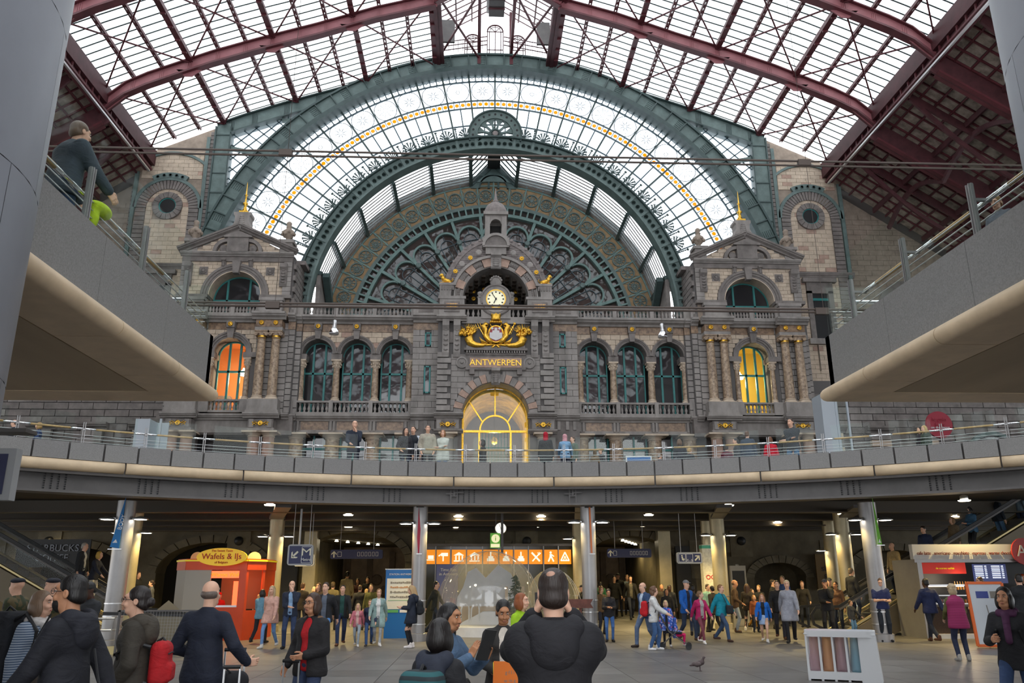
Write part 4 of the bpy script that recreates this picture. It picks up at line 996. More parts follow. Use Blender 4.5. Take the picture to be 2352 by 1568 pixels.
# entrance glazing
dg = struct('door_1','arched entrance doorway glazed in gilded bars with golden light inside'); yd = YC+1.5
for r0,r1 in ((2.2,2.3),(1.0,1.1)): MB().ring(XC, 12.7 if r0 > 2 else 11.9,r0,r1,yd-.08,yd+.05,0,PI, 26).build('frame','gold', dg)
for a in (35,90,145): MB().bar((XC+1.1*math.cos(rad(a)), yd, 11.9+1.1*math.sin(rad(a))),(XC+2.25*math.cos(rad(a)), yd, 12.7+2.25*math.sin(rad(a))),.09,.1,up=(0,1,0)).build('bar','gold', dg)
_bx((XC-2.3,yd-.1,11.75),(XC+2.3,yd+.08,11.9)).build('transom','gold', dg)
for d in (-2.25,-1.1,1.1,2.25): _bx((XC+d-.06,yd-.08,4.95),(XC+d+.06,yd+.05,12.7 if abs(d) > 2 else 11.8)).build('bar','gold', dg)
for d in np.arange(-.88,.9,.22): _bx((XC+d-.015,yd-.03,4.95),(XC+d+.015,yd+.02,11.8)).build('glazing_bar','teal_paint', dg)
for z in (8.2,9.5,10.7): _bx((XC-1.05,yd-.03,z-.02),(XC+1.05,yd+.02,z+.02)).build('glazing_bar','teal_paint', dg)
MB().plate([(XC+2.2*math.cos(PI*i/20),12.7+2.2*math.sin(PI*i/20)) for i in range(21)]+[(XC-2.2,4.95),(XC+2.2,4.95)], yd, yd+.02).build('pane','glass_clear', dg)
mat('lit_gold',(.55,.38,.05),.5,var=.35,scale=1.5)  # golden glow of the lit vestibule put into the wall colour
vl = struct('wall_vestibule','golden-lit vaulted vestibule behind the entrance arch')
MB().ring(XC, 12.4,2.3,2.5,yd+.1,yd+7,0,PI, 24).build('vault','lit_gold', vl)
for s in (-1,1): _bx((XC+s*2.4-.1,yd+.1,4.95),(XC+s*2.4+.1,yd+7,12.4)).build('side','lit_gold', vl)
mat('vestibule_back',(.05,.05,.06),.4,var=.5,scale=.8); _bx((XC-2.5,yd+7,4.95),(XC+2.5,yd+7.1,15)).build('back','vestibule_back', vl)
L = bpy.data.lights.new('vestibule_light','POINT'); L.energy = 380; L.color = (1,.78,.32); L.shadow_soft_size = .3; o = bpy.data.objects.new('vestibule_light', L); COL.objects.link(o); o.location = (XC, yd+2.2,11.0)
vlp = thing('added_lantern','added lantern carrying the light of the golden-lit vestibule','lamp', loc=(XC, yd+2.2,11.25)); MB().lathe((0,0,0),[(.0,0),(.2,.1),(.25,.35),(.15,.5),(.03,.6)],10).build('globe','lit_gold', vlp, True); MB().tube([(0,0,.6),(0,0,3.5)],.02,5).build('chain','black', vlp); o.parent = vlp; o.location = (0,0,-.4)  # lantern added to carry the vestibule lamp
# name plate
npl = thing('name_plate','brown stone plate with gilt station name over the entrance arch','sign', loc=(XC, YC-.1,15.95))
_bx((-2.1,-.12,-.1),(2.1,.1,.95)).build('frame','stone_dark', npl); _bx((-1.8,-.16,.05),(1.8,-.1,.75)).build('tablet','stone_pink', npl)
text('ANTWERPEN',.62,'gold', npl, (0,-.18,.38), sx=.98,ext=.015)
_bx((-2.2,-.35,1.25),(2.2,.1,1.42)).build('cornice','stone_dark', npl); _bx((-2.1,-.2,.95),(2.1,.1,1.08)).build('cornice','stone_dark', npl)
for i in range(24): _bx((-2.05+i*.174,-.28,1.08),(-1.95+i*.174,.1,1.24)).build('dentil','stone_grey', npl)
for s in (-1,1):
    MB().lathe((s*2.35,0,.42),[(.42,0),(.42,.12),(.3,.16),(.28,.1),(.12,.1),(.1,.2),(0,.22)],14,'y').build('scroll','stone_grey', npl)
    _bx((s*1.65-.17,-.25,-.45),(s*1.65+.17,.1,-.1)).build('bracket','stone_dark', npl)
# coat of arms
ca = thing('coat_of_arms','gilded coat of arms with crown, cornucopias and trident above the name plate','emblem', loc=(XC, YC-.25,17.4))
_bx((-2.05,.0,-.05),(2.05,.3,.2)).build('shelf','stone_grey', ca)
mat('shield_white',(.62,.60,.60),.5); mat('shield_red',(.30,.02,.03),.45)
MB().plate([(.5*math.cos(2*PI*i/24)*(1 if abs(math.cos(2*PI*i/24)) < .7 else .95),1.0+.58*math.sin(2*PI*i/24)) for i in range(24)],-.12,.1).build('shield','shield_red', ca)
MB().plate([(-.44,.72),(-.2,.6),(0,.52),(.2,.6),(.44,.72),(.44,1.1),(.25,1.1),(.25,1.25),(.1,1.25),(.1,1.45),(-.1,1.45),(-.1,1.25),(-.25,1.25),(-.25,1.1),(-.44,1.1)],-.16,-.1).build('castle_charge','shield_white', ca)
for s in (-1,1): MB().plate([(s*.25+x, 1.38+z) for x, z in ((-.07,-.06),(.07,-.06),(.09,.04),(.04,.1),(-.04,.1),(-.09,.04))],-.16,-.1).build('hand_charge','shield_white', ca)
sc_ = MB()
for s in (-1,1):
    sc_.tube([(s*x, -.08,z) for x, z in ((.25,.35),(.5,.55),(.68,.9),(.78,1.3),(.85,1.6),(.72,1.78),(.55,1.7),(.56,1.52),(.68,1.5))],[.13,.17,.22,.21,.18,.13,.1,.08,.06],8)
    sc_.tube([(s*x, -.06,z) for x, z in ((.3,1.55),(.42,1.7),(.38,1.85))],.07,6)
sc_.tube([(.52*math.cos(2*PI*i/24),-.08,1.0+.6*math.sin(2*PI*i/24)) for i in range(24)],.08,6,closed=True); sc_.build('scroll_frame','gold', ca, True)
cr = MB(); cr.lathe((0,0,2.0),[(.33,0),(.36,.1),(.33,.14),(.4,.4),(.37,.4),(.3,.14)],16)
for i in range(8): cr.sphere((.4*math.cos(2*PI*i/8),.4*math.sin(2*PI*i/8)*.6,2.45),.07,6,4)
for i in range(7): cr.sphere((-.36+.12*i, -.15,1.88),(.08,.1,.1),6,4)
cr.build('crown','gold', ca, True)
tr = MB(); tr.bar((-.75,-.05,.75),(-1.15,-.05,1.45),.05)
for d in (-.16,0,.16): tr.tube([(-1.15,-.05,1.45),(-1.17+d*.9,-.05,1.5+d*.35),(-1.30+d*1.0,-.05,1.78+d*.3)],[.03,.035,.015],5)
tr.build('trident','gold', ca)
cd_ = MB(); cd_.bar((.75,-.05,.7),(1.28,-.05,1.7),.05); cd_.sphere((1.32,-.05,1.78),.11,8,6)
for s in (-1,1): cd_.tube([(.92+.25*t+s*.12*math.sin(t*9),-.05,1.02+.48*t-s*.07*math.sin(t*9)) for t in [i/16*1.1 for i in range(17)]],.025,5)
cd_.build('caduceus','gold', ca)
for s in (-1,1):
    cn = MB(); cn.tube([(s*x, -.05,z) for x, z in ((.55,.3),(.9,.18),(1.4,.2),(1.75,.35),(1.9,.75))],[.07,.13,.21,.28,.33],10)
    cn.build('cornucopia','gold', ca, True); ff = MB()
    for i in range(70):
        a = rad(100-s*0+random.uniform(-75,75)); r = random.uniform(.1,.62); ff.sphere((s*1.9+r*math.cos(a)+s*.05,-.08-random.random()*.15,.85+r*math.sin(a)*.95), random.uniform(.07,.13),5,4)
    for i in range(22):
        a = rad(90+random.uniform(-70,70)); ff.tube([(s*1.92,-.05,1.0),(s*1.92+.75*math.cos(a),-.1,1.0+.75*math.sin(a))],[.05,.015],4)
    ff.build('fruit_and_leaves','gold', ca, True)
lv = MB()
for s in (-1,1):
    for i in range(9):
        a = rad(25+i*8); lv.tube([(s*(.55+.05*i),-.05,.35),(s*(.75+.05*i+.3*math.cos(a)),-.08,.38+.4*math.sin(a))],[.06,.02],5)
    lv.tube([(s*.1,-.05,.25),(s*.5,-.05,.22),(s*1.0,-.05,.15)],[.07,.09,.05],6); lv.tube([(s*.02,-.1,.22),(s*.28,-.1,-.02)],[.06,.09],6)
lv.build('laurel_and_ribbon','gold', ca, True)
# consoles, upper entablature
for s in (-1,1):
    for du in (2.72,3.5): console(cb, s*du, 16.75,19.45,YC-.02,.48,.55,'stone_grey')
    block(cb, (XC+s*3.1,YC-.02,18.2),(.3,.2,.8),'stone_dark','carved_panel')
    cornice(cb, [(s*3.1-1.05,YC-.3,19.3),(s*3.1+1.05,YC-.3,19.3)],.5,.35)
    block(cb, (XC+s*3.1,YC-.05,20.25),(1.75,1.1,1.3),'stone_grey','pedestal'); block(cb, (XC+s*3.1,YC-.64,20.3),(1.1,.08,.75),'stone_dark','pedestal_panel'); block(cb, (XC+s*3.1,YC-.68,20.35),(.85,.06,.4),'stone_pink','pedestal_panel')
    text('1895' if s < 0 else '1905',.36,'gold', cb, (XC+s*3.1,YC-.73,20.35), name='gilt_date')
    block(cb, (XC+s*3.1,YC-.05,21.0),(1.95,1.2,.2),'stone_grey','pedestal_cap')
    block(cb, (XC+s*3.45,YC+.2,21.55),(1.1,1.0,1.0),'stone_grey','pier'); block(cb, (XC+s*3.45,YC+.2,22.12),(1.2,1.1,.18),'stone_grey','pier_cap')
    for i in range(5): block(cb, (XC+s*3.45-.4+.2*i, YC-.32,21.8),(.1,.06,.3),'stone_dark','fluting')
    li = thing('gilded_lion','gilded recumbent lion on the pier beside the clock arch, towards the '+SIDE[s],'statue', loc=(XC+s*3.55,YC+.1,22.2))
    _bx((-.42,-.25,0),(.42,.25,.08)).build('plinth','gold', li)
    bd = MB(); bd.tube([(-s*.38,0,.2),(-s*.1,0,.27),(s*.18,0,.34)],[.14,.17,.18],8); bd.tube([(s*.15,0,.34),(s*.28,0,.58),(s*.3,0,.66)],[.17,.15,.12],8); bd.sphere((s*.34,0,.72),(.15,.12,.13),8,6); bd.sphere((s*.46,0,.68),(.08,.07,.06),6,4)
    for dy in (-.12,.12): bd.tube([(s*.15,dy, .12),(s*.45,dy, .1)],[.07,.05],6); bd.tube([(-s*.35,dy, .15),(-s*.15,dy, .09)],[.09,.05],6)
    bd.tube([(-s*.4,0,.25),(-s*.5,.05,.4),(-s*.42,.08,.5)],[.03,.025,.04],5); bd.build('body','gold', li, True)
_bx((XC-2.4,YC-.25,19.2),(XC+2.4,YC+1.5,19.55)).build('clock_terrace','stone_grey', cb)
for s in (-1,1): balustrade('short dark balustrade beside the station clock towards the '+SIDE[s], None, s*1.6-.75,s*1.6+.75,19.55,20.5,YC-.05,1,3,post=.2)
# clock
ck = thing('station_clock','round cream clock in a carved stone surround under the dome arch','clock', loc=(XC, YC-.2,19.55))
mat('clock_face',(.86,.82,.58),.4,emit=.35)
_bx((-.95,-.15,0),(.95,.3,.75)).build('base','stone_grey', ck)
gd = MB()
for i in range(26):
    t = -1+2*i/25; gd.sphere((.85*t, -.2,.35+.4*t*t-.1),(.1,.09,.1),5,4)
gd.build('garland','stone_dark', ck)
MB().ring(0,1.45,.7,1.02,-.2,.3,0,2*PI, 30).build('surround','stone_grey', ck); MB().ring(0,1.45,.98,1.1,-.28,.3,rad(-20), rad(200),26).build('surround_moulding','stone_dark', ck)
MB().lathe((0,-.12,1.45),[(.0,.0),(.66,0),(.66,.03),(0,.03)],32,'y').build('dial','clock_face', ck)
MB().ring(0,1.45,.64,.71,-.22,-.1,0,2*PI, 32).build('gilt_rim','gold', ck)
nm_ = MB()
for i in range(12):
    a = 2*PI*i/12; nm_.bar((.46*math.cos(a),-.16,1.45+.46*math.sin(a)),(.58*math.cos(a),-.16,1.45+.58*math.sin(a)),.055,.01,up=(0,1,0))
    for d in (-.08,.08): nm_.bar((.47*math.cos(a+d),-.16,1.45+.47*math.sin(a+d)),(.57*math.cos(a+d),-.16,1.45+.57*math.sin(a+d)),.02,.01,up=(0,1,0))
nm_.build('hour_mark','black', ck)
hm = MB()
for ang, L_, w_ in ((rad(90+33),.52,.05),(rad(90-205),.36,.07)):
    hm.bar((-.1*math.cos(ang),-.18,1.45-.1*math.sin(ang)),(L_*math.cos(ang),-.18,1.45+L_*math.sin(ang)), w_, .015,up=(0,1,0))
hm.lathe((0,-.16,1.45),[(.07,0),(.07,.05),(0,.05)],10,'y'); hm.build('hand','black', ck)
sh = MB(); sh.sphere((0,0,2.75),(.42,.2,.42),12,8)
for i in range(7): sh.sphere((.4*math.cos(rad(20+23*i)),-.1,2.75+.42*math.sin(rad(20+23*i))),.1,6,4)
sh.box((-.5,-.15,2.35),(.5,.25,2.5)); sh.build('shell_crest','stone_grey', ck)
for s in (-1,1):
    ub = _bx((s*1.12-.16,-.15,.75),(s*1.12+.16,.25,1.55)); ub.lathe((s*1.12,0,1.55),[(.2,0),(.24,.08),(.12,.15),(.2,.3),(.2,.42),(.06,.5),(0,.52)],10); ub.build('side_urn','stone_grey', ck)
# dome arch
zs = 21.2
for i in range(13):
    a0,a1 = PI*i/13,PI*(i+1)/13; n_ = (i % 2 == 1)
    MB().ring(XC, zs, 2.4,3.0 if not n_ else 3.06,YC-(.05 if not n_ else .15), YC+.6,a0+.008,a1-.008,4).build('voussoir','stone_pink' if n_ else 'stone_grey', cb)
    if not n_:
        cv = MB()
        for k in range(4):
            a = a0+(a1-a0)*(k+.5)/4; cv.sphere((XC+2.7*math.cos(a), YC-.06,zs+2.7*math.sin(a)),.12,5,4)
        cv.build('carving','stone_dark', cb)
MB().ring(XC, zs, 3.0,3.2,YC-.3,YC+.6,0,PI, 36).build('arch_hood_mould','stone_grey', cb)
MB().ring(XC, zs, 2.34,2.42,YC-.05,YC+3,0,PI, 30).build('arch_soffit','stone_grey', cb)
for k, (u, z) in enumerate(((1.85,24.1),(2.9,23.05),(1.25,24.55),(2.45,23.65))):
    for s in (-1,1):
        MB().lathe((XC+s*u, YC-.25,z),[(.2,0),(.22,.08),(.15,.12)],12,'y').build('boss','stone_grey', cb)
        if k < 2: obj('gilded_rosette', rosm, cb, (XC+s*u, YC-.36,z))
console(cb, 0,23.35,24.5,YC-.1,.75,.5,'stone_grey')
dm = struct('wall_dome','slate-hung dome hood over the clock arch')
E_ = lambda a, k=1.0: (XC+3.65*k*math.cos(a), zs+.1+4.55*k*math.sin(a))
n = 36; el = [E_(PI*i/n) for i in range(n+1)]; ci = [(XC+3.15*math.cos(PI*i/n), zs+3.15*math.sin(PI*i/n)) for i in range(n+1)]
for i in range(n): MB().plate([ci[i], el[i], el[i+1], ci[i+1]], YC+.35,YC+.6).build('slate_facing','slate', dm)
cs_ = MB()
for z in np.arange(zs+.2,zs+4.5,.16):
    hw = 3.65*math.sqrt(max(0,1-((z-zs-.1)/4.55)**2)); hi = math.sqrt(max(0,3.2**2-(z-zs)**2)) if z-zs < 3.2 else 0
    for s in (-1,1):
        if hw-hi > .1: cs_.box((XC+min(s*hi, s*hw), YC+.31,z-.07),(XC+max(s*hi, s*hw), YC+.36,z+.07))
cs_.build('slate_course','slate', dm, kind='stuff')
rm_ = [E_(PI*i/40,1.0) for i in range(41)]; MB().sweep([(p[0], YC+.35,p[1]) for p in rm_], RECT(.35,.22), up=(0,1,0)).build('rim','slate', dm)
for i in range(2,39,2):
    a = PI*i/40; p = E_(a, 1.03); MB().cbox((p[0], YC+.35,p[1]),(.2,.34,.2)).build('rim_roll','slate', dm)
bl = MB()
for j in range(6):
    y0,y1 = YC+.5+j*.9,YC+1.4+j*.9; k0,k1 = math.sqrt(max(.05,1-(j/6)**2)), math.sqrt(max(.05,1-((j+1)/6)**2))
    for i in range(n):
        a, b, c, d = E_(PI*i/n, k0), E_(PI*(i+1)/n, k0), E_(PI*(i+1)/n, k1), E_(PI*i/n, k1); bl.add([(a[0], y0,a[1]),(b[0], y0,b[1]),(c[0], y1,c[1]),(d[0], y1,d[1])],[(0,1,2,3)])
bl.build('dome_shell','slate', dm, 40)
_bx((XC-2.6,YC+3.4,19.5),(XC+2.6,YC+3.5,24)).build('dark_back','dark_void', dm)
mat('coffer_brown',(.05,.035,.025),.7)
for i in range(12):
    a = PI*(i+.5)/12
    for y in (YC+1.2,YC+2.0,YC+2.8): MB().cbox((XC+2.3*math.cos(a), y, zs+2.3*math.sin(a)),(.28,.4,.28)).build('coffer','coffer_brown', dm)
for i in range(5):
    for k in range(3): obj('gilded_boss', rosm, dm, (XC-1.6+.8*i, YC+3.35,22.0+.6*k-.15*abs(i-2)))
# gablet and cupola
gbt = _bx((XC-.75,YC-.2,24.5),(XC+.75,YC+.6,25.0)); gbt.box((XC-.95,YC-.35,25.0),(XC+.95,YC+.6,25.15)); gbt.build('gablet','stone_grey', cb)
MB().ring(XC, 25.1,.0,.85,YC-.25,YC+.5,0,PI, 16).build('gablet_arch','stone_dark', cb); MB().ring(XC, 25.1,.8,1.0,YC-.4,YC+.5,0,PI, 16).build('gablet_hood','stone_grey', cb)
cu = struct('wall_cupola','small stone cupola with arched openings on top of the dome'); cy = YC+1.2
_bx((XC-1.0,cy-1,25.7),(XC+1.0,cy+1,26.0)).build('base','stone_grey', cu); _bx((XC-.85,cy-.85,26.0),(XC+.85,cy+.85,26.2)).build('base','stone_grey', cu)
for sx in (-1,1):
    for sy in (-1,1): _bx((XC+sx*.62-.18,cy+sy*.62-.18,26.2),(XC+sx*.62+.18,cy+sy*.62+.18,27.75)).build('pier','stone_grey', cu)
for yy in (-.7,.6):
    mbx = MB(); spandrel(mbx, -.8,.8,27.2,27.95,[0],.4,cy+yy, cy+yy+.15,10); mbx.build('arch_head','stone_grey', cu)
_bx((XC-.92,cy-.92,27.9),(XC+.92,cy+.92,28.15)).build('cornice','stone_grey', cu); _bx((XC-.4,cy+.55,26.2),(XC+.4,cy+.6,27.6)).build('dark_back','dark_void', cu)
MB().lathe((XC, cy, 28.15),[(.85,0),(.88,.15),(.82,.5),(.62,.85),(.35,1.05),(.2,1.12),(.24,1.2),(.12,1.4),(.07,1.8),(.02,2.3),(0,2.35)],18).build('dome_and_spike','slate', cu, 50)
# ------------------------------------------------------------------ oculus piers beside the gable and aisle end walls
for s in (-1,1):
    sd = SIDE[s]; pr = struct('wall_pier_'+('left' if s < 0 else 'right'),'tan brick pier with round oculus beyond the '+sd); Yp = 59.3
    lo, hi = sorted((s*22.4,s*28.3)); U = s*25.75
    MB().plate([(XC+s*22.3,4.95),(XC+s*28.4,4.95),(XC+s*28.4,34.6),(XC+s*22.3,37.4)], Yp, Yp+.8).build('masonry','stone_tan_joint', pr)
    ashlar(pr, U-1.65,U+1.65,25.4,32.0,Yp, .36,.8,'stone_tan',[(U, 30.2,1.1,29.1)], th=.05,gap=.02,alt='stone_pink')
    ashlar(pr, lo+.95 if s > 0 else lo+.2,hi-.2 if s > 0 else hi-.95,32.6,35.0,Yp, .36,.8,'stone_tan',[(U, 31.8,.9,0)], th=.05,gap=.02,alt='stone_pink')
    ashlar(pr, U-2.6,U+2.2,13.0,25.0,Yp, .36,.8,'stone_tan',[(U+s*.0,23.9,.85,19.6)], th=.05,gap=.02,alt='stone_pink', )
    for d in (-2.05,2.05): ashlar(pr, U+d-.4,U+d+.4,20.5,30.0,Yp-.05,.36,2,'stone_dark', th=.1,gap=.05)
    ashlar(pr, *(sorted((s*22.35,s*23.0))),20.5,36.8,Yp-.05,.36,2,'stone_dark', th=.12,gap=.05)
    for i in range(26):
        a0 = PI*i/26; MB().ring(XC+U, 30.0,1.65,2.4,Yp-.16,Yp, a0+.012,a0+PI/26-.012,2).build('voussoir','stone_dark', pr)
    for i in range(16): MB().ring(XC+U, 30.2,.68,1.16,Yp-.2,Yp+.02,2*PI*i/16+.015,2*PI*(i+1)/16-.015,3).build('oculus_stone','stone_dark', pr)
    MB().ring(XC+U, 30.2,.6,.7,Yp-.1,Yp+.2,0,2*PI, 24).build('oculus_frame','teal_paint', pr); MB().lathe((XC+U, Yp-.02,30.2),[(0,0.06),(.61,.06),(.61,.05)],24,'y').build('oculus_void','black', pr)
    for e in (-1,1): _bx((XC+U+e*2.65-.14,Yp-.22,20.5),(XC+U+e*2.65+.14,Yp, 36.3 if e*s < 0 else 34.6)).build('iron_strap','green_iron', pr)
    MB().ring(XC+U, 30.0,2.4,2.66,Yp-.22,Yp, 0,PI, 26).build('iron_arch','green_iron', pr); MB().ring(XC+U, 30.0,2.6,3.05,Yp-.24,Yp, rad(62), rad(118),14).build('iron_crest','green_iron', pr)
    for i in range(5):
        a = rad(70+10*i); MB().lathe((XC+U+2.82*math.cos(a), Yp-.24,30.0+2.82*math.sin(a)),[(.13,0),(.15,.04),(.1,.05),(.1,0)],12,'y').build('crest_ring','green_dark', pr)
    MB().ring(XC+U, 31.0,3.75,3.95,Yp-.2,Yp, rad(48), rad(132),20).build('iron_arch','green_iron', pr)
    cornice(pr, [(U-3,Yp-.02,24.9),(U+3,Yp-.02,24.9)],.25,.4,'stone_dark')
    wd = struct('window_%d' % WN, 'dark rectangular window with moulded grey stone surround in the pier beyond the '+sd); WN += 1
    _bx((XC+U-.65,Yp-.12,19.8),(XC+U+.65,Yp-.1,23.5)).build('pane','black', wd)
    for e in (-1,1): _bx((XC+U+e*.85-.2,Yp-.25,19.6),(XC+U+e*.85+.2,Yp, 23.7)).build('jamb','stone_dark', wd)
    _bx((XC+U-1.05,Yp-.25,23.5),(XC+U+1.05,Yp, 24.4)).build('lintel','stone_dark', wd); _bx((XC+U-1.35,Yp-.45,24.4),(XC+U+1.35,Yp, 24.75)).build('hood','stone_dark', wd); _bx((XC+U-1.3,Yp-.4,19.3),(XC+U+1.3,Yp, 19.75)).build('sill','stone_grey', wd)
    _bx((XC+U-.62,Yp-.2,22.9),(XC+U+.62,Yp-.1,23.1)).build('frame','teal_paint', wd); _bx((XC+s*25.1+.0-.0,Yp-.3,17.2),(XC+s*25.1+.02,Yp, 19.3)).build('apron','stone_grey', wd)
    aw = struct('wall_aisle_end_'+('left' if s < 0 else 'right'),'darker brick end wall of the side aisle beyond the '+sd)
    lo, hi = sorted((s*28.3,s*42.8))
    MB().plate([(XC+s*28.3,4.95),(XC+s*42.8,4.95),(XC+s*42.8,24),(XC+s*28.3,34.2)],60.5,61).build('masonry','stone_tan_joint', aw)
    ashlar(aw, s*29.6-.9 if s > 0 else s*29.6-6,s*29.6+6 if s > 0 else s*29.6+.9,22.0,31.0,60.5,.45,1.1,'stone_tan_joint',[(s*33.5,22.5,2.6,0)], th=.04)
    ashlar(aw, *sorted((s*28.35,s*29.2)),20.5,33.3,60.4,.36,2,'stone_dark', th=.12,gap=.05)
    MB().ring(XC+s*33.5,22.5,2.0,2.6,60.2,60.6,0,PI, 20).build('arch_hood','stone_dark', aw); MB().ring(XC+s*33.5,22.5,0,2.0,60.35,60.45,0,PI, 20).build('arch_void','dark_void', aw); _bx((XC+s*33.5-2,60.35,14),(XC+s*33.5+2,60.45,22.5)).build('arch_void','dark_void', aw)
    # rusticated street-level side wall with stone piers and a glazed arch
    sw = struct('wall_side_'+('left' if s < 0 else 'right'),'rusticated grey stone side wall with arches beyond the '+sd)
    lo, hi = sorted((s*22.7,s*42.8)); _bx((XC+lo, 57.5,4.95),(XC+hi, 58.4,16)).build('masonry','joint', sw)
    hs = [(s*36.5,9.8,2.2,0)]
    ashlar(sw, lo, hi, 5.0,15.0,57.5,.5,1.7,'stone_dark', hs, th=.14,gap=.05,alt='stone_grey')
    for uu in (24.5,28.0,31.5,40.5):
        ashlar(sw, s*uu-.75,s*uu+.75,5.0,12,57.2,.5,1.5,'stone_grey', th=.3,gap=.05,alt='stone_tan'); cornice(sw, [(s*uu-1,57.2,12),(s*uu+1,57.2,12)],.5,.5,'stone_dark'); cornice(sw, [(s*uu-1,57.2,9.6),(s*uu+1,57.2,9.6)],.4,.35,'stone_dark')
    MB().ring(XC+s*36.5,9.8,2.1,2.4,57.2,57.6,0,PI, 20).build('arch_frame','green_iron', sw); MB().ring(XC+s*36.5,9.8,0,2.1,57.4,57.45,0,PI, 20).build('arch_glazing','window_brown' if s < 0 else 'window_dark', sw); _bx((XC+s*36.5-2.1,57.4,4.95),(XC+s*36.5+2.1,57.45,9.8)).build('arch_glazing','window_brown' if s < 0 else 'window_dark', sw)
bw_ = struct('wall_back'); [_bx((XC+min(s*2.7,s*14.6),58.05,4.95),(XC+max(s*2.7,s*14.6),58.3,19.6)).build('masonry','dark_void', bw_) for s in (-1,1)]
for s in (-1,1): _bx((XC+s*14.3-.6,56.6,4.95),(XC+s*14.3+.6,57.8,19.6)).build('masonry','stone_dark', bw_)
for s in (-1,1): _bx((XC+s*22.4-.5,56.6,4.95),(XC+s*22.4+.5,57.8,19.6)).build('masonry','stone_dark', bw_)
flush_blocks()
# ------------------------------------------------------------------ ring deck, side decks, pylons, wires
RX, RY = .9,5.06
def rp(R, th, z): return (RX+R*math.sin(th), RY+R*math.cos(th), z)
ring = struct('floor_ring_deck','curved upper deck edge of granite panels with cream bullnose')
T0,T1 = rad(-66), rad(66)
def ringband(R0,R1,z0,z1,a0,a1,n):
    mb = MB(); vs = []
    for i in range(n+1):
        a = a0+(a1-a0)*i/n; vs += [rp(R0,a, z0), rp(R1,a, z0), rp(R1,a, z1), rp(R0,a, z1)]
    fs = [(i*4+k, i*4+(k+1) % 4,(i+1)*4+(k+1) % 4,(i+1)*4+k) for i in range(n) for k in range(4)]
    return mb.add(vs, fs+[(0,3,2,1),(n*4,n*4+1,n*4+2,n*4+3)])
mat('granite_b',(.20,.193,.188),.6,var=.2,scale=55)
NPAN = 55
for i in range(NPAN):
    a0 = T0+(T1-T0)*i/NPAN; ringband(20.2,20.38,4.87,5.32,a0+.0012,a0+(T1-T0)/NPAN-.0012,3).build('granite_panel','granite' if i % 3 else 'granite_b', ring)
NB_ = 15
for i in range(NB_):
    a0 = T0+(T1-T0)*i/NB_; n = 8
    MB().tube([rp(20.26,a0+.0012+((T1-T0)/NB_-.0024)*k/n, 4.72) for k in range(n+1)],.15,12).build('bullnose_segment','bullnose', ring, True)
ringband(20.3,20.45,4.5,5.3,T0,T1,60).build('edge_core','joint', ring)
bw = struct('trim_2','curved grey steel girder under the deck edge')
ringband(20.75,20.83,4.08,4.62,T0,T1,60).build('web','steel_beam', bw); ringband(20.5,21.1,4.03,4.09,T0,T1,60).build('bottom_flange','steel_beam', bw); ringband(20.5,21.1,4.56,4.62,T0,T1,60).build('top_flange','steel_beam', bw)
for i in range(-9,10):
    th = rad(i*6.4+3.2); sp = MB()
    for d in (-.012,-.004,.004,.012): 
        for k in range(7): sp.cbox(rp(20.73,th+d, 4.15+.06*k),(.035,.035,.035))
    sp.build('bolt_plate','black', bw)
for th0 in (-.07,.11):
    g = MB()
    for (x0,z0,x1,z1) in ((-.35,.28,-.05,.28),(-.2,0,-.2,.5),(-.1,.2,-.1,.5),(-.2,.22,0,.22),(0,0,0,.5),(-.1,.32,.2,.32)): g.bar(rp(20.6,th0+x0/20.6,4.1+z0), rp(20.6,th0+x1/20.6,4.1+z1),.035,.035)
    g.build('cable_tray','steel_beam', bw)
fd = struct('floor_upper'); f_ = MB()
n = 60; vs = []
for i in range(n+1):
    a = rad(-80)+rad(160)*i/n; p = rp(20.3,a, 0); q = (p[0]*1.0+(p[0]-RX)*1.2,58 if abs(a) < rad(66) else max(p[1],20)); vs += [(p[0], p[1]),(max(-42,min(44,RX+(p[0]-RX)*2.3)),60)]
pl = [(v[0], v[1]) for v in vs[0::2]]; ql = [(v[0], v[1]) for v in vs[1::2]]
for i in range(n):
    f_.prism([pl[i], pl[i+1], ql[i+1], ql[i]], lambda p: (p[0], p[1],4.95), lambda p: (p[0], p[1],4.55))
for s in (-1,1): f_.box((XC+s*21-.0 if s > 0 else -42,14,4.55),(44 if s > 0 else XC-21,60,4.95))
f_.build('slab','steel_beam', fd)
# railing on the ring deck
rr = thing('curved_railing','curved glass railing with timber and steel handrail along the ring deck','railing', loc=(0,0,0))
NPST = 29; PST = rad(4.36)
pm1 = _bx((-.035,-.012,0),(-.015,.012,.62)).box((.015,-.012,0),(.035,.012,.62)).box((-.035,-.02,.40),(.035,.09,.44)).mesh('post','steel_col')
for i in range(-14,15):
    th = i*PST+rad(1.0); p = rp(20.5,th, 5.3); o = obj('post', pm1,rr, p, -th)
    a0,a1 = th+.012,th+PST-.012
    if i < 14:
        ringband(20.5,20.512,5.36,6.15,a0,a1,4).build('glass_panel','glass_rail', rr)
        for k, z in enumerate((5.40,5.49,5.58)): MB().tube([rp(20.58,th+PST*j/4,z) for j in range(5)],.008,5).build('rod','steel', rr)
        MB().tube([rp(20.62,th+PST*(.2+.6*j/4),5.76) for j in range(5)],.028,8).build('timber_handrail','wood_rail', rr, True)
        for (q0,q1) in ((0,.2),(.8,1.0)): MB().tube([rp(20.62,th+PST*(q0+(q1-q0)*j/2),5.76) for j in range(3)],.027,8).build('steel_sleeve','chrome', rr, True)
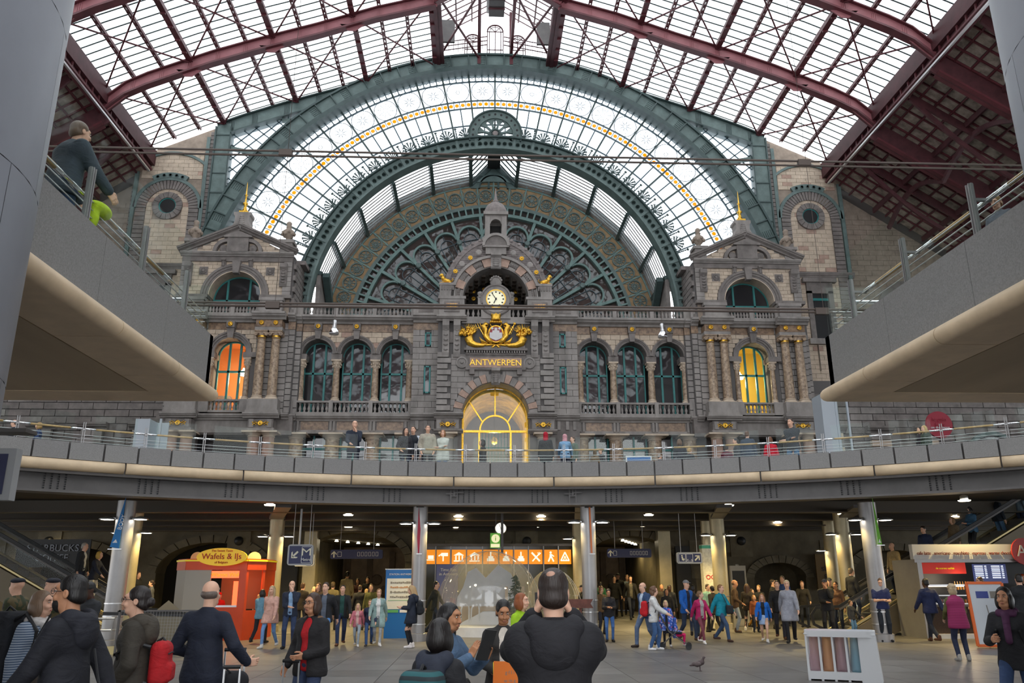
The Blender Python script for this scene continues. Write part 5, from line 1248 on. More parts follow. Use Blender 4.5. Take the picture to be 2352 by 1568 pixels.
# side decks
def side_deck(s, xe, ye, nm):
    d = struct('floor_side_deck_'+nm, 'raised side deck slab with granite face and cream bullnose, '+('under the grey-jacketed man' if s < 0 else 'under the blond onlooker'))
    X0,X1 = sorted((xe, xe+s*26)); far = ye; near = -14
    _bx((X0+(.05 if s > 0 else 0), near, 4.36),(X1-(0 if s > 0 else .05), far-.05,4.95)).build('slab','joint', d)
    L = far-near; k = 14
    for i in range(k):
        y0,y1 = near+L*i/k, near+L*(i+1)/k; _bx((min(xe, xe+s*.14), y0+.004,4.54),(max(xe, xe+s*.14), y1-.004,5.3)).build('granite_panel','granite', d)
    _bx((min(xe, xe+s*26), far-.14,4.54),(max(xe, xe+s*26), far, 5.3)).build('granite_panel','granite', d)
    # bullnose: rounded nose profile along y with mitred far end
    prof = [(0,0)] + [(.0-.11*math.sin(PI*t/8),-.11+.11*math.cos(PI*t/8)) for t in range(1,9)] + [(.62,-.22),(.62,0)]
    def nose(y0,y1,m0=0,m1=0):
        mb = MB(); vs = []
        for (y, mt) in ((y0,m0),(y1,m1)):
            for (a, b) in prof: vs.append((xe+s*a, y - mt*a, 4.54+b))
        n = len(prof); fs = [(i, (i+1) % n, n+(i+1) % n, n+i) for i in range(n)]
        return mb.add(vs, fs+[tuple(range(n)), tuple(range(2*n-1,n-1,-1))])
    cuts = [near, 1.2,5.0,8.6,10.35,far+.05]
    for i, (a, b) in enumerate(zip(cuts, cuts[1:])): nose(a+.008,b-.008 if i < 4 else b, 0,1 if i == 4 else 0).build('bullnose_segment','bullnose', d, 30)
    # far nose along x
    mb = MB(); vs = []; n = len(prof)
    for (x, mt) in ((xe, 1),(xe+s*26,0)):
        for (a, b) in prof: vs.append((x+s*mt*a, far+.05-a, 4.54+b))
    mb.add(vs, [(i, (i+1) % n, n+(i+1) % n, n+i) for i in range(n)]+[tuple(range(n)), tuple(range(2*n-1,n-1,-1))]).build('bullnose_segment','bullnose', d, 30)
    # soffit boards
    xs = [xe+s*.64+s*2.9*i for i in range(9)]
    for a, b in zip(xs, xs[1:]):
        for y0,y1 in ((near, -2),(-2,4),(4,far-.58)):
            _bx((min(a, b)+.008,y0+.008,4.325),(max(a, b)-.008,y1-.008,4.38)).build('soffit_board','soffit', d)
    # railing
    r = thing('deck_railing','glass railing with timber handrail on the side deck '+('under the grey-jacketed man' if s < 0 else 'under the blond onlooker'),'railing', loc=(xe, 0,5.3))
    ys = [10.75-1.47*i for i in range(9)]
    pm_ = _bx((s*.08-.012,-.045,-.35),(s*.08+.012,.045,.62)).box((s*.08-.03,-.03,-.35),(s*.08+.03,-.015,.62)).box((s*.08-.03,.015,-.35),(s*.08+.03,.03,.62)).box((s*.08,-.02,.42),(s*.08+s*.22,.02,.45) if s > 0 else (s*.08,.02,.45)).mesh('post','steel_col')
    for i, y in enumerate(ys):
        obj('post', pm_, r, (0,y, 0))
        yn = ys[i+1] if i+1 < len(ys) else y-1.4
        for z in (.10,.19,.28,.37): MB().tube([(s*.17,y, z),(s*.17,yn, z)],.008,5).build('rod','steel', r)
        _bx((s*.05-.006,yn+.03,.03),(s*.05+.006,y-.03,1.0)).build('glass_panel','glass_rail', r)
        MB().tube([(s*.28,y-.35,.45),(s*.28,yn+.35,.45)],.03,8).build('timber_handrail','wood_rail', r, True)
        for (q0,q1) in ((y, y-.35),(yn+.35,yn)): MB().tube([(s*.28,q0,.45),(s*.28,q1,.45)],.029,8).build('steel_sleeve','chrome', r, True)
    yt = ye-.05
    _bx((s*.05-.006,10.78,.03),(s*.05+.006,yt, .8)).build('glass_panel','glass_rail', r)
    for k in range(3): _bx((min(s*.08,s*.08+s*1.6)+s*1.65*k, yt-.012,.03),(max(s*.08,s*.08+s*1.6)+s*1.65*k, yt, .8)).build('glass_panel','glass_rail', r)
    for z in (.10,.19,.28,.37): MB().tube([(s*.1,yt-.1,z),(s*5,yt-.1,z)],.008,5).build('rod','steel', r); MB().tube([(s*.17,10.75,z),(s*.17,yt, z)],.008,5).build('rod','steel', r)
    MB().tube([(s*.4,yt-.2,.5),(s*5,yt-.2,.5)],.03,8).build('steel_handrail','chrome', r, True)
    # clad pylon
    pcx, pcy = (-4.03 if s < 0 else 5.28,5.5)
    py_ = struct('wall_pylon_'+nm, 'tall tapered pylon clad in smooth grey metal panels '+('left' if s < 0 else 'right'))
    R0,R1,zt = 1.6,1.6,15.0
    rz = lambda z: R0+(R1-R0)*z/zt
    zc_ = [0,1.6,3.2,4.72,6.25,7.6,9.2,11,13,15]
    na = 10
    for j, (za, zb) in enumerate(zip(zc_, zc_[1:])):
        for i in range(na):
            a0 = 2*PI*(i+(j % 2)*.5)/na+.0018; a1 = a0+2*PI/na-.0036; vs = []
            for z in (za+.003,zb-.003):
                for k in range(6): a = a0+(a1-a0)*k/5; vs.append((pcx+s*1.0+rz(z)*math.cos(a), pcy+rz(z)*math.sin(a), z))
            MB().add(vs, [(k, k+1,7+k, 6+k) for k in range(5)]).build('cladding_panel','clad_metal', py_, True)
    MB().lathe((pcx+s*1.0,pcy, 0),[(R0-.012,0),(R1-.012,zt)],40).build('core','seam', py_)
side_deck(-1,-3.95,11.85,'left'); side_deck(1,5.32,11.6,'right')
# suspended twin tubes and hanging bell lamps
for z, nm in ((20.98,'upper'),(13.5,'lower')):
    t = thing('suspended_tube_pair','pair of dark horizontal tubes strung across the hall, '+('before the porthole arch' if z > 15 else 'carrying two bell lamps'),'tube rig', loc=(XC, 34,z))
    for dz in (-.24 if z > 15 else -.14,0): MB().tube([(-30,0,dz),(30,0,dz)],.05,6).build('tube','cable', t)
    for x in (-10.3,14.2): _bx((x-.3,-.1,-.25),(x+.3,.1,.06)).build('junction_box','cable', t); MB().tube([(x+.1,0,0),(x+.1,0,40-z)],.012,4).build('hanger_wire','cable', t)
for i, x in enumerate((-6.18,8.26)):
    l = thing('bell_lamp','aluminium bell reflector lamp hanging from the tubes towards the '+SIDE[(-1,1)[i]],'lamp', loc=(x, 34,12.1))
    MB().lathe((0,0,0),[(.21,0),(.22,.03),(.19,.14),(.13,.24),(.08,.30)],18).build('reflector','chrome', l, True); MB().lathe((0,0,.3),[(.085,0),(.09,.05),(.09,.3),(.07,.34)],12).build('gear_housing','steel', l, 40); MB().tube([(0,0,.62),(0,0,1.3)],.012,5).build('flex','cable', l)
# ------------------------------------------------------------------ lower hall
mat('paving_a',(.165,.155,.145),.38,var=.16,scale=1.2,bump=.05); mat('paving_b',(.150,.142,.134),.36,var=.18,scale=1.4,bump=.05); mat('paving_c',(.18,.17,.16),.4,var=.15,scale=1.3,bump=.05)
fl = struct('floor','grey stone paved floor of the lower hall')
_bx((-32,-14,-.3),(36,62,-.03)).build('bedding','joint', fl)
pv = [_bx((-.595,-.595,-.03),(.595,.595,0)).mesh('paving_slab', m) for m in ('paving_a','paving_b','paving_c')]
rest = {m: MB() for m in ('paving_a','paving_b','paving_c')}; nsl = 0
cells = sorted([(j, i) for i in range(-26,30) for j in range(-10,42)], key=lambda c: c[0])
for (j, i) in cells:
    x, y = i*1.2,2+j*1.2; p = proj((x, y, 0)); k = random.choice((0,0,1,2))
    if p and -20 < p[0] < 2372 and p[1] < 1600 and y > 10 and nsl < 295 and y < 27: obj('paving_slab', pv[k], fl, (x, y, 0)); nsl += 1
    else: rest[('paving_a','paving_b','paving_c')[k]].box((x-.595,y-.595,-.03),(x+.595,y+.595,0))
for m, mb in rest.items(): mb.build('paving_slab', m, fl, kind='stuff')
cl = struct('ceiling_lower','dark steel joisted ceiling under the upper deck')
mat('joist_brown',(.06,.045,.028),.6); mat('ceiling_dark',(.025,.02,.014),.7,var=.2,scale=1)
c_ = MB()
for i in range(n): pass
for i in range(60):
    a0,a1 = rad(-80)+rad(160)*i/60,rad(-80)+rad(160)*(i+1)/60
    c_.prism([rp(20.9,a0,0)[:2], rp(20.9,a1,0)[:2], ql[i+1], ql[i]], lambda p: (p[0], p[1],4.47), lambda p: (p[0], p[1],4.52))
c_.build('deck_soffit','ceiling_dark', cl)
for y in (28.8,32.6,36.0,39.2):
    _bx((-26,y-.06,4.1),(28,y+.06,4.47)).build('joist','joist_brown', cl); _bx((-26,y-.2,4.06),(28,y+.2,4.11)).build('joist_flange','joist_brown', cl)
mat('steel_warm_lit',(.46,.40,.26),.4,.4,var=.1,scale=2)  # warm lamplight on the rear pillars put into the steel colour
COLS = [(-10.25,24.79,.26),(-1.74,26.75,.235),(3.61,26.22,.235),(12.24,25.18,.26)]
mat('lamp_white',(1,.93,.8),.4,emit=22); mat('lamp_white_b',(1,.9,.68),.4,emit=16)
discp = MB().lathe((0,0,0),[(.0,.09),(.06,.085),(.2,.04),(.235,0),(.225,-.01)],18).mesh('lamp_cowl','steel', True)
discg = MB().lathe((0,0,0),[(0,-.012),(.17,-.012),(.2,.0),(0,0.0)],18).mesh('lamp_diffuser','lamp_white')
def spot(parent, loc, e, size=1.9,col=(1,.74,.30), soft=.12):
    L = bpy.data.lights.new('lamp_light','SPOT'); L.energy = e; L.color = col; L.spot_size = size; L.spot_blend = .7; L.shadow_soft_size = soft
    o = bpy.data.objects.new('lamp_light', L); COL.objects.link(o); o.parent = parent; o.location = loc; return o
def pillar(x, y, r, h, label, m, lampz=None, lw=.35,group=None, e=70):
    t = thing('steel_pillar', label, 'pillar', group, loc=(x, y, 0))
    MB().lathe((0,0,0),[(r*1.22,0),(r*1.22,.22),(r, .24),(r, h)],24).build('shaft', m, t, 40)
    for z in (.5,.85,1.2): MB().lathe((0,0,z),[(r, -.02),(r*1.06,-.015),(r*1.06,.015),(r, .02)],24).build('band','steel', t)
    if lampz:
        for s in (-1,1):
            a = obj('lamp', None, t, (s*(r+lw*.62),-.1,lampz)); obj('cowl', discp, a); obj('diffuser', discg, a); MB().bar((-s*lw*.7,.02,.02),(0,0,.06),.04).build('bracket','steel', a)
            spot(a, (0,0,-.06), e*3.2)
    return t
nms = ('carrying the blue pennant beside the escalator','with a thin red pennant behind the station map','with an orange ribbon beside the plastic bubble','carrying the green pennant beside the coffee kiosk')
for (x, y, r), nm in zip(COLS, nms): pillar(x, y, r, 4.08,'round grey steel pillar '+nm, 'steel_col', aty(960,1203,26.75).z, e=45)
for k, (px, py, Y, lab) in enumerate(((635,1230,32.5,'beside the metro sign'),(1648,1230,32.0,'beside the platform sign'),(1330,1240,34.5,'behind the orange-ribboned pillar'),(1935,1230,31.5,'behind the green-pennant pillar'),(1905,1230,36,'deep in the hall by the shop panel'),(305,1230,30.0,'behind the blue-pennant pillar'))):
    p = aty(px, py, Y); pillar(p.x, Y, .28,4.45,'warm-lit round pillar '+lab, 'steel_warm_lit',3.45 if k != 4 else 3.0,e=60)
# raking brackets from the pillars to the girder
for k, (px0,px1) in enumerate(((632,648),(1648,1668),(1335,1340),(1940,1985))):
    a = aty(px0,1212,32.0); b = aty(px1,1160,26.6); MB().bar((a.x, 32.0,4.12),(b.x, 26.8,4.12),.5,.1).build('bracket_beam','steel_beam', cl)
# recessed downlights
dl = MB().lathe((0,0,0),[(.03,.2),(.12,.16),(.13,.0),(.11,0)],12).mesh('housing','steel', True); dg_ = MB().lathe((0,0,-.01),[(0,.0),(.17,0),(.19,.03),(0,.03)],14).mesh('diffuser','lamp_white_b')
DL = [(477,1173),(479,1203),(620,1160),(625,1195),(800,1183),(800,1210),(1053,1186),(1047,1212),(1243,1186),(1235,1212),(1490,1183),(1477,1208),(1673,1161),(1803,1171),(1786,1200),(2215,1150),(2192,1187),(38,1190),(1935,1181),(120,1215),(2290,1205)]
for k, (px, py) in enumerate(DL):
    p = atz(px, py, 4.2); l = thing('ceiling_lamp','lit round downlight hanging under the dark joisted ceiling','lamp','downlights under the deck', loc=(p.x, p.y, 4.2))
    obj('housing', dl, l); obj('diffuser', dg_, l); spot(l, (0,0,-.08),700,2.5)
# rear wall with arched passages
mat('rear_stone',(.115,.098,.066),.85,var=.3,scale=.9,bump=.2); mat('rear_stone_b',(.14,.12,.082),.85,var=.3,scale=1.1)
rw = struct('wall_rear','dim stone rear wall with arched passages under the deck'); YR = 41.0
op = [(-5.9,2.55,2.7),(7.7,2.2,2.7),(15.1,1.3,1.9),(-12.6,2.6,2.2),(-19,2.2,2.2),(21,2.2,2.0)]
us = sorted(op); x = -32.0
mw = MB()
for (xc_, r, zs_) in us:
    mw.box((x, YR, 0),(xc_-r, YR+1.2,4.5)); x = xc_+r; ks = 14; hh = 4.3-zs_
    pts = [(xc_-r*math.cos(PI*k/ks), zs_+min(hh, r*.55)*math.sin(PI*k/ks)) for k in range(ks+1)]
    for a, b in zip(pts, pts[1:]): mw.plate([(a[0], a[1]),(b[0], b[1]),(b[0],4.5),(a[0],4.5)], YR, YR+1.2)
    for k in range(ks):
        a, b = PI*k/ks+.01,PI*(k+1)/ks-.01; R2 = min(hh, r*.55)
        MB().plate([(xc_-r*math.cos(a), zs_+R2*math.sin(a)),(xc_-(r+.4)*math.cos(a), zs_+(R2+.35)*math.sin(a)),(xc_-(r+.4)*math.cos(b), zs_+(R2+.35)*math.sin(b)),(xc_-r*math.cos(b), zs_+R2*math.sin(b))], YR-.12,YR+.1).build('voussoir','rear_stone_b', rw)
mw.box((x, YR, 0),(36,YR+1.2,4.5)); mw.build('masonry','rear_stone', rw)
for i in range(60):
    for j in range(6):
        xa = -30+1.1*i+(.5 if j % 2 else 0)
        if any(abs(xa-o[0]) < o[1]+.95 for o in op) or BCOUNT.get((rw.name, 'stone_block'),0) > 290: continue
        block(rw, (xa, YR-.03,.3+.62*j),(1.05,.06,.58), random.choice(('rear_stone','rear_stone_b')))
for px in (549,1702,1210,113): 
    p = aty(px, 1242,YR-.1); o = thing('ventilation_dome','dark hemispherical speaker dome on the dim rear wall','speaker','wall speaker domes', loc=(p.x, YR-.08,p.z)); _bx((-.55,-.03,-.75),(.55,.06,.7)).build('panel','rear_stone_b', o); MB().lathe((0,0,0),[(.22,.03),(.2,.15),(.1,.22),(0,.24)],14,'y').build('dome','black', o, True)
# passages behind the two main arches: walls, floor light, end wall
for k, (xc_, r, lab) in enumerate(((-5.9,2.55,'left'),(7.7,2.2,'right'))):
    pg = struct('wall_passage_'+lab, 'stone-lined passage with relief carvings behind the '+('station map' if k == 0 else 'platform sign'))
    for s in (-1,1): _bx((xc_+s*r-.1,YR+1.2,0),(xc_+s*r+.1,YR+13,4.4)).build('side','rear_stone_b', pg)
    _bx((xc_-r, YR+13,0),(xc_+r, YR+13.3,4.4)).build('back','stone_tan', pg); _bx((xc_-r, YR+1.2,3.9),(xc_+r, YR+13,4.1)).build('passage_ceiling','rear_stone', pg)
    for j in range(6): MB().lathe((xc_-r*.5+r*.2*j, YR+13-.05,1.2+.35*(j % 3)),[(.35,0),(.3,.1),(.1,.14),(0,.15)],10,'y').build('carving','stone_tan_joint', pg)
    for j in range(4): _bx((xc_-r*.9+r*.55*j, YR+12.7,0),(xc_-r*.9+r*.55*j+.35,YR+13,3.6)).build('pilaster','stone_tan_joint', pg)
    for j in range(5):
        l = thing('passage_spotlight','small lit spotlight on a track inside the passage behind the '+('station map' if k == 0 else 'platform sign'),'lamp','track lights in the %s passage' % ('map' if k == 0 else 'platform'), loc=(xc_+(-1.3+.4*j if k == 0 else .2+.4*j), YR+3+1.2*j, 3.8)); MB().lathe((0,0,0),[(.05,.1),(.1,.0),(0,0)],10).build('head','lamp_white_b', l)
        if j % 2 == 0: spot(l, (0,0,-.06),120,2.6)
    _bx((xc_+(-r+.3 if k == 0 else r-.9), YR-.6,0),(xc_+(-r+.9 if k == 0 else r-.3), YR+.2,4.2)).build('portal_pier','steel_warm_lit', pg)
    _bx((xc_+(-r-.7 if k == 0 else r), YR-.3,0),(xc_+(-r if k == 0 else r+.7), YR+.1,3.4)).build('dark_door','black', pg)
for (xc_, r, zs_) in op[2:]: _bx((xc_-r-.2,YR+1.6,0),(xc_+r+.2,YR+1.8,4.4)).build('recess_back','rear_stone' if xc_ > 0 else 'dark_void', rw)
_bx((-32,YR+1.85,0),(36,YR+1.9,.01)).build('recess_sill','joint', rw)
# suspended signs
mat('sign_blue',(.008,.012,.075),.4); mat('sign_grey',(.38,.39,.40),.4); mat('sign_white',(.72,.72,.72),.5); mat('sign_ivory',(.7,.68,.55),.5)
def hang_sign(label, px0,py0,px1,py1,Y, ztop=4.05,frame='sign_grey', face='sign_blue'):
    a, b = aty(px0,py0,Y), aty(px1,py1,Y); cx, w_, h = (a.x+b.x)/2,b.x-a.x, a.z-b.z
    t = thing('hanging_sign', label, 'sign', loc=(cx, Y, b.z))
    mb = MB(); r = min(.09,h*.2); out = []
    for (sx, sz, a0) in ((1,1,0),(-1,1,90),(-1,-1,180),(1,-1,270)):
        for k in range(5): an = rad(a0+22.5*k); out.append((sx*(w_/2-r)+r*math.cos(an), h/2+sz*(h/2-r)+r*math.sin(an)))
    mb.plate(out, -.06,.06).build('housing', frame, t); _bx((-w_/2+.05,-.066,.05),(w_/2-.05,-.058,h-.05)).build('face', face, t)
    if ztop: 
        for s in (-1,1): MB().tube([(s*w_*.32,0,h-.02),(s*w_*.32,0,ztop-b.z)],.012,6).build('hanger','steel_col', t)
    return t, w_, h
def arrow(t, cx, cz, L, ang, m='sign_ivory', w_=None, y=-.072):
    w_ = w_ or L*.2; mb = MB(); c, s = math.cos(ang), math.sin(ang); R_ = lambda x, z: (cx+x*c-z*s, y, cz+x*s+z*c)
    def quad(p): mb.add([R_(*q) for q in p],[tuple(range(len(p)))])
    quad([(-L/2,-w_/2),(L/2-w_, -w_/2),(L/2-w_, w_/2),(-L/2,w_/2)]); d = L*.42
    for e in (-1,1): quad([(L/2,0),(L/2-d, e*d),(L/2-d-w_*.9,e*d),(L/2-w_*1.35,0)][::e])
    return mb.build('arrow', m, t)
def rframe(t, x0,z0,x1,z1,w_=.012,m='sign_white', y=-.072):
    mb = MB()
    for a, b in (((x0,z0),(x1,z0)),((x1,z0),(x1,z1)),((x1,z1),(x0,z1)),((x0,z1),(x0,z0))): mb.bar((a[0], y, a[1]),(b[0], y, b[1]), w_, .004,up=(0,1,0))
    return mb.build('border', m, t)
t, w_, h = hang_sign('navy hanging sign with diagonal arrow and metro logo',663,1250,718,1298,27,4.46)
MB().tube([(-w_*.1,.1,h-.1),(-w_*.1,.1,4.05-t.location.z)],.035,8).build('mast','steel_col', t)
arrow(t, -w_*.22,h*.5,w_*.36,rad(225)); rframe(t, w_*.06,h*.12,w_*.42,h*.88); text('M', h*.5,'sign_ivory', t, (w_*.24,-.075,h*.62), sx=1.4); text('Metro', h*.2,'sign_white', t, (w_*.24,-.075,h*.27))
t, w_, h = hang_sign('navy hanging sign reading 1 to 3 half hidden behind the metro sign',677,1272,722,1300,29); arrow(t, -w_*.2,h*.35,w_*.3,rad(135)); rframe(t, w_*.1,h*.08,w_*.42,h*.6); text('1 - 3', h*.3,'sign_white', t, (w_*.26,-.075,h*.3))
t, w_, h = hang_sign('navy hanging sign with wheelchair pictogram, 4 to 6 and an arrow',1553,1268,1613,1294,29)
arrow(t, w_*.30,h*.5,h*.62,rad(45)); rframe(t, -w_*.42,h*.15,-w_*.16,h*.85); rframe(t, -w_*.13,h*.15,w_*.12,h*.85); text('4 - 6', h*.28,'sign_white', t, (0,-.075,h*.3))
pg_ = MB(); pg_.ring(-w_*.3,h*.7,0,h*.07,-.075,-.07,0,2*PI, 10); pg_.bar((-w_*.3,-.072,h*.62),(-w_*.28,-.072,h*.4),.05,.004,up=(0,1,0)); pg_.bar((-w_*.28,-.072,h*.4),(-w_*.2,-.072,h*.38),.05,.004,up=(0,1,0)); pg_.bar((-w_*.31,-.072,h*.35),(-w_*.22,-.072,h*.28),.03,.004,up=(0,1,0)); pg_.build('pictogram','sign_ivory', t)
for lab, (a, b, c, d) in (('behind the station map',(760,1262,879,1283)),('behind the platform sign',(1394,1260,1496,1280))):
    t, w_, h = hang_sign('long dark wayfinding sign with upward arrow over the passage '+lab, a, b, c, d, 35,4.47,'sign_blue','sign_blue'); arrow(t, -w_*.43,h*.5,h*.7,rad(90)); rframe(t, -w_*.36,h*.25,-w_*.29,h*.75)
    for k in range(6): rframe(t, w_*(.02+.07*k), h*.3,w_*(.06+.07*k), h*.72)
t = thing('platform_sign','blue sign with rounded grey frame hanging under the side deck','sign', loc=(-5.6,9,2.6)); _bx((-1.5,-.06,0),(.66,.06,.55)).build('housing','sign_grey', t); _bx((-1.4,-.066,.06),(.58,-.058,.49)).build('face','sign_blue', t); rframe(t, -1.2,.12,.5,.43); _bx((.2,-.02,.55),(.28,.02,1.56)).build('hanger','steel_beam', t); _bx((.0,-.12,.72),(.75,.12,.76)).build('hood','steel_beam', t); text('Quai\nPlatform',.06,'sign_white', t, (.34,-.075,.34))
# clock, info cube and post
p = aty(1150,1213,30.5); t = thing('hall_clock','round white lit clock on a dark post above the information cube','clock', loc=(p.x, 30.5,p.z)); mat('clock_lit',(1,.93,.82),.5,emit=1.2)
MB().lathe((0,0,0),[(.2,-.05),(.22,0),(.2,.05)],24,'y').build('case','steel', t); MB().lathe((0,0,0),[(.19,.045),(.19,.06),(0,.06)],24,'y').build('dial','clock_lit', t)
hh_ = MB(); hh_.bar((0,-.07,0),(-.06,-.07,.15),.015,.004,up=(0,1,0)); hh_.bar((0,-.07,0),(.02,-.07,-.1),.02,.004,up=(0,1,0))
for i in range(12): a = 2*PI*i/12; hh_.bar((.15*math.cos(a),-.064,.15*math.sin(a)),(.175*math.cos(a),-.064,.175*math.sin(a)),.012,.004,up=(0,1,0))
hh_.build('hand','black', t); _bx((.0,-.3,-.9),(.09,-.22,1.3)).build('post','steel_beam', t); MB().lathe((.05,-.26,1.0),[(.06,-.1),(.14,0),(.14,.25)],14).build('camera_housing','steel_beam', t)
p = aty(1138,1258,30.3); t = thing('information_sign','green and cream information sign with letter i beside the hall clock','sign', loc=(p.x, 30.3,p.z)); mat('info_green',(.10,.35,.03),.4,emit=.5); mat('info_cream',(.85,.78,.45),.4,emit=.8)
_bx((-.19,-.08,0),(.17,.08,.52)).build('box','info_green', t); MB().lathe((0,-.08,.33),[(.15,0),(.15,.01),(0,.01)],20,'y').build('disc','info_cream', t); text('i',.26,'info_green', t, (0,-.1,.33), sx=1.2); _bx((-.17,-.09,.02),(.15,-.08,.14)).build('strip','info_cream', t); MB().bar((0,.2,.45),(.05,.2,1.9),.03).build('stay','steel_beam', t)
# tourist-information shop with orange pictogram panels
mat('panel_orange',(.9,.28,.01),.4,emit=.75); mat('picto',(1,.95,.8),.5,emit=.9); mat('shop_glass',(.035,.035,.02),.15)
YI = 35.5; a, b = aty(958,1255,YI), aty(1330,1300,YI)
ti = thing('information_shop','glass-fronted information shop with a row of orange pictogram panels','shop', loc=((a.x+b.x)/2,YI, 0)); W2 = (b.x-a.x)/2
_bx((-W2,0,0),(W2,4,3.2)).build('shopfront','shop_glass', ti); _bx((-W2-.05,-.15,3.2),(W2+.05,4.05,3.3)).build('fascia_rail','steel_beam', ti)
pan = [(972,1000),(1003,1033),(1038,1070),(1073,1107),(1110,1144),(1147,1178),(1181,1212),(1215,1246),(1250,1281),(1283,1312)]
for k, (q0,q1) in enumerate(pan):
    p0,p1 = aty(q0,1262,YI-.1), aty(q1,1295,YI-.1); c = obj('pictogram_panel', None, ti, ((p0.x+p1.x)/2-ti.location.x, -.1,(p0.z+p1.z)/2)); w2,h2 = (p1.x-p0.x)/2,(p0.z-p1.z)/2
    _bx((-w2,-.02,-h2),(w2,.02,h2)).build('lightbox','panel_orange', c); mb = MB(); Bx = lambda x0,z0,x1,z1: mb.box((x0*w2,-.03,z0*h2),(x1*w2,-.021,z1*h2)); Ln = lambda x0,z0,x1,z1,w_=.05: mb.bar((x0*w2,-.026,z0*h2),(x1*w2,-.026,z1*h2), w_, .008,up=(0,1,0))
    if k == 0: Bx(-.2,-.3,.7,.2); Bx(-.6,-.5,-.5,.3); Bx(-.6,-.5,.8,-.38)
    elif k == 1: Bx(-.3,.1,.7,.55); Ln(0,-.6,0,.1); Ln(-.7,.1,-.3,.35)
    elif k in (2,3):
        Bx(-.7,-.65,.7,-.5); mb.plate([(-.75*w2,.2*h2),(.75*w2,.2*h2),(0,.65*h2)],-.03,-.021)
        for q in (-.5,-.05,.4): Bx(q, -.45,q+.18,.15)
    elif k in (4,5,6): Bx(-.35,-.2,.35,.1); Bx(-.1,.1,.1,.7); Bx(-.5,-.6,.5,-.2)
    elif k == 7: Ln(-.6,.6,.6,-.6,.07); Ln(-.5,-.6,.5,.4,.05); Ln(.3,.6,.5,.3,.03); Ln(.5,.65,.65,.45,.03); Ln(.45,.25,.75,.55,.03)
    elif k == 8: mb.ring(-.05*w2,.6*h2,0,.16*h2,-.03,-.021,0,2*PI, 10); Bx(-.2,-.05,.12,.4); Ln(-.1,0,-.4,-.65,.06); Ln(.05,0,.4,-.65,.06); Ln(.1,.3,.45,.05,.04)
    else: Ln(0,.65,-.65,-.5,.05); Ln(0,.65,.65,-.5,.05); Ln(-.7,-.5,.7,-.5,.05); Ln(0,.1,-.25,-.5,.03); Ln(0,.1,.25,-.5,.03)
    mb.build('pictogram','picto', c)
for q in (1001,1035.5,1071,1108,1145,1180,1213,1248,1282): x_ = aty(q, 1280,YI).x-ti.location.x; _bx((x_-.02,-.16,0),(x_+.02,-.1,3.2)).build('mullion','steel_col', ti)
p = aty(1024,1340,YI-.4); po = thing('poster','purple poster reading Time flies in Antwerp beside the bubble','poster', loc=(p.x, YI-.4,0)); mat('poster_blue',(.05,.06,.16),.4,emit=.3); _bx((-.4,-.03,0),(.5,.03,2.45)).build('board','poster_blue', po); text('Time flies\nin Antwerp',.17,'sign_white', po, (.1,-.05,2.15))
mat('neon_red',(1,.05,.02),.4,emit=4); _bx((-2.4,-.05,1.55),(-1.9,-.03,1.65)).build('neon_strip','neon_red', ti)
# ------------------------------------------------------------------ escalators, kiosks and furniture of the lower hall
def escalator(label, s, xb, Y, rise=4.9,wid=1.3,up=True):
    """foot at x=xb rising towards s (+1 right, -1 left)"""
    e = thing('escalator', label, 'escalator', loc=(xb, Y, 0)); sl = .53; L = rise/sl
    for k, dy in enumerate((-wid/2,wid/2)):
        lo = [(0,-.02),(s*.8,.02),(s*(L+.8), rise),(s*(L+2), rise),(s*(L+2), rise-.9),(s*(L+.9), rise-.9),(s*1.2,-.02)] if False else [(0,0),(s*.9,.0),(s*(L+.9), rise-.05),(s*(L+.9), rise-1.0),(s*2.6,0)]
        mb = MB(); n_ = len(lo); mb.add([(x, dy-.12,z) for x, z in lo]+[(x, dy+.12,z) for x, z in lo],[tuple(range(n_)), tuple(range(2*n_-1,n_-1,-1))]+[(i, n_+i, n_+(i+1) % n_, (i+1) % n_) for i in range(n_)]); mb.build('side_cladding','escalator_clad', e)
        gp = [(s*.9,.1),(s*(L+.9), rise+.05),(s*(L+.9), rise+.85),(s*.9,.9),(s*.2,.9),(0,.7),(s*.1,.25)]
        MB().add([(x, dy, z) for x, z in gp],[tuple(range(len(gp)))]).build('glass_balustrade','glass_rail', e)
        MB().sweep([(s*.3,dy, .2),(s*-.02,dy, .35),(s*-.08,dy, .65),(s*.1,dy, .88),(s*.9,dy, .92),(s*(L+.9), dy, rise+.9)], RECT(.09,.05), up=(0,1,0)).build('handrail','black', e)
        MB().bar((s*.9,dy, .82),(s*(L+.9), dy, rise+.8),.05,.06).build('rail_trim','steel_beam', e); MB().bar((s*.9,dy, .06),(s*(L+.9), dy, rise+.02),.12,.05).build('skirt_trim','brass_trim', e)
    for i in range(int(L/.4)+1):
        x = s*(.9+.4*i); _bx((min(x, x+s*.42),-wid/2+.12,max(0,(.4*i)*sl-.15)),(max(x, x+s*.42), wid/2-.12,(.4*i)*sl+.04)).build('step','steel_beam', e)
    return e
mat('escalator_clad',(.22,.175,.105),.5,var=.08,scale=1); mat('brass_trim',(.55,.45,.22),.35,.6)
escalator('escalator rising behind the blue-pennant pillar with two riders',-1,-9.9,28.2); escalator('escalator rising behind the coffee kiosk full of riders',1,11.4,28.8)
e3 = escalator('escalator descending beside the waffle kiosk behind a barrier',1,-9.0,23.2,1.0,1.0) if False else None
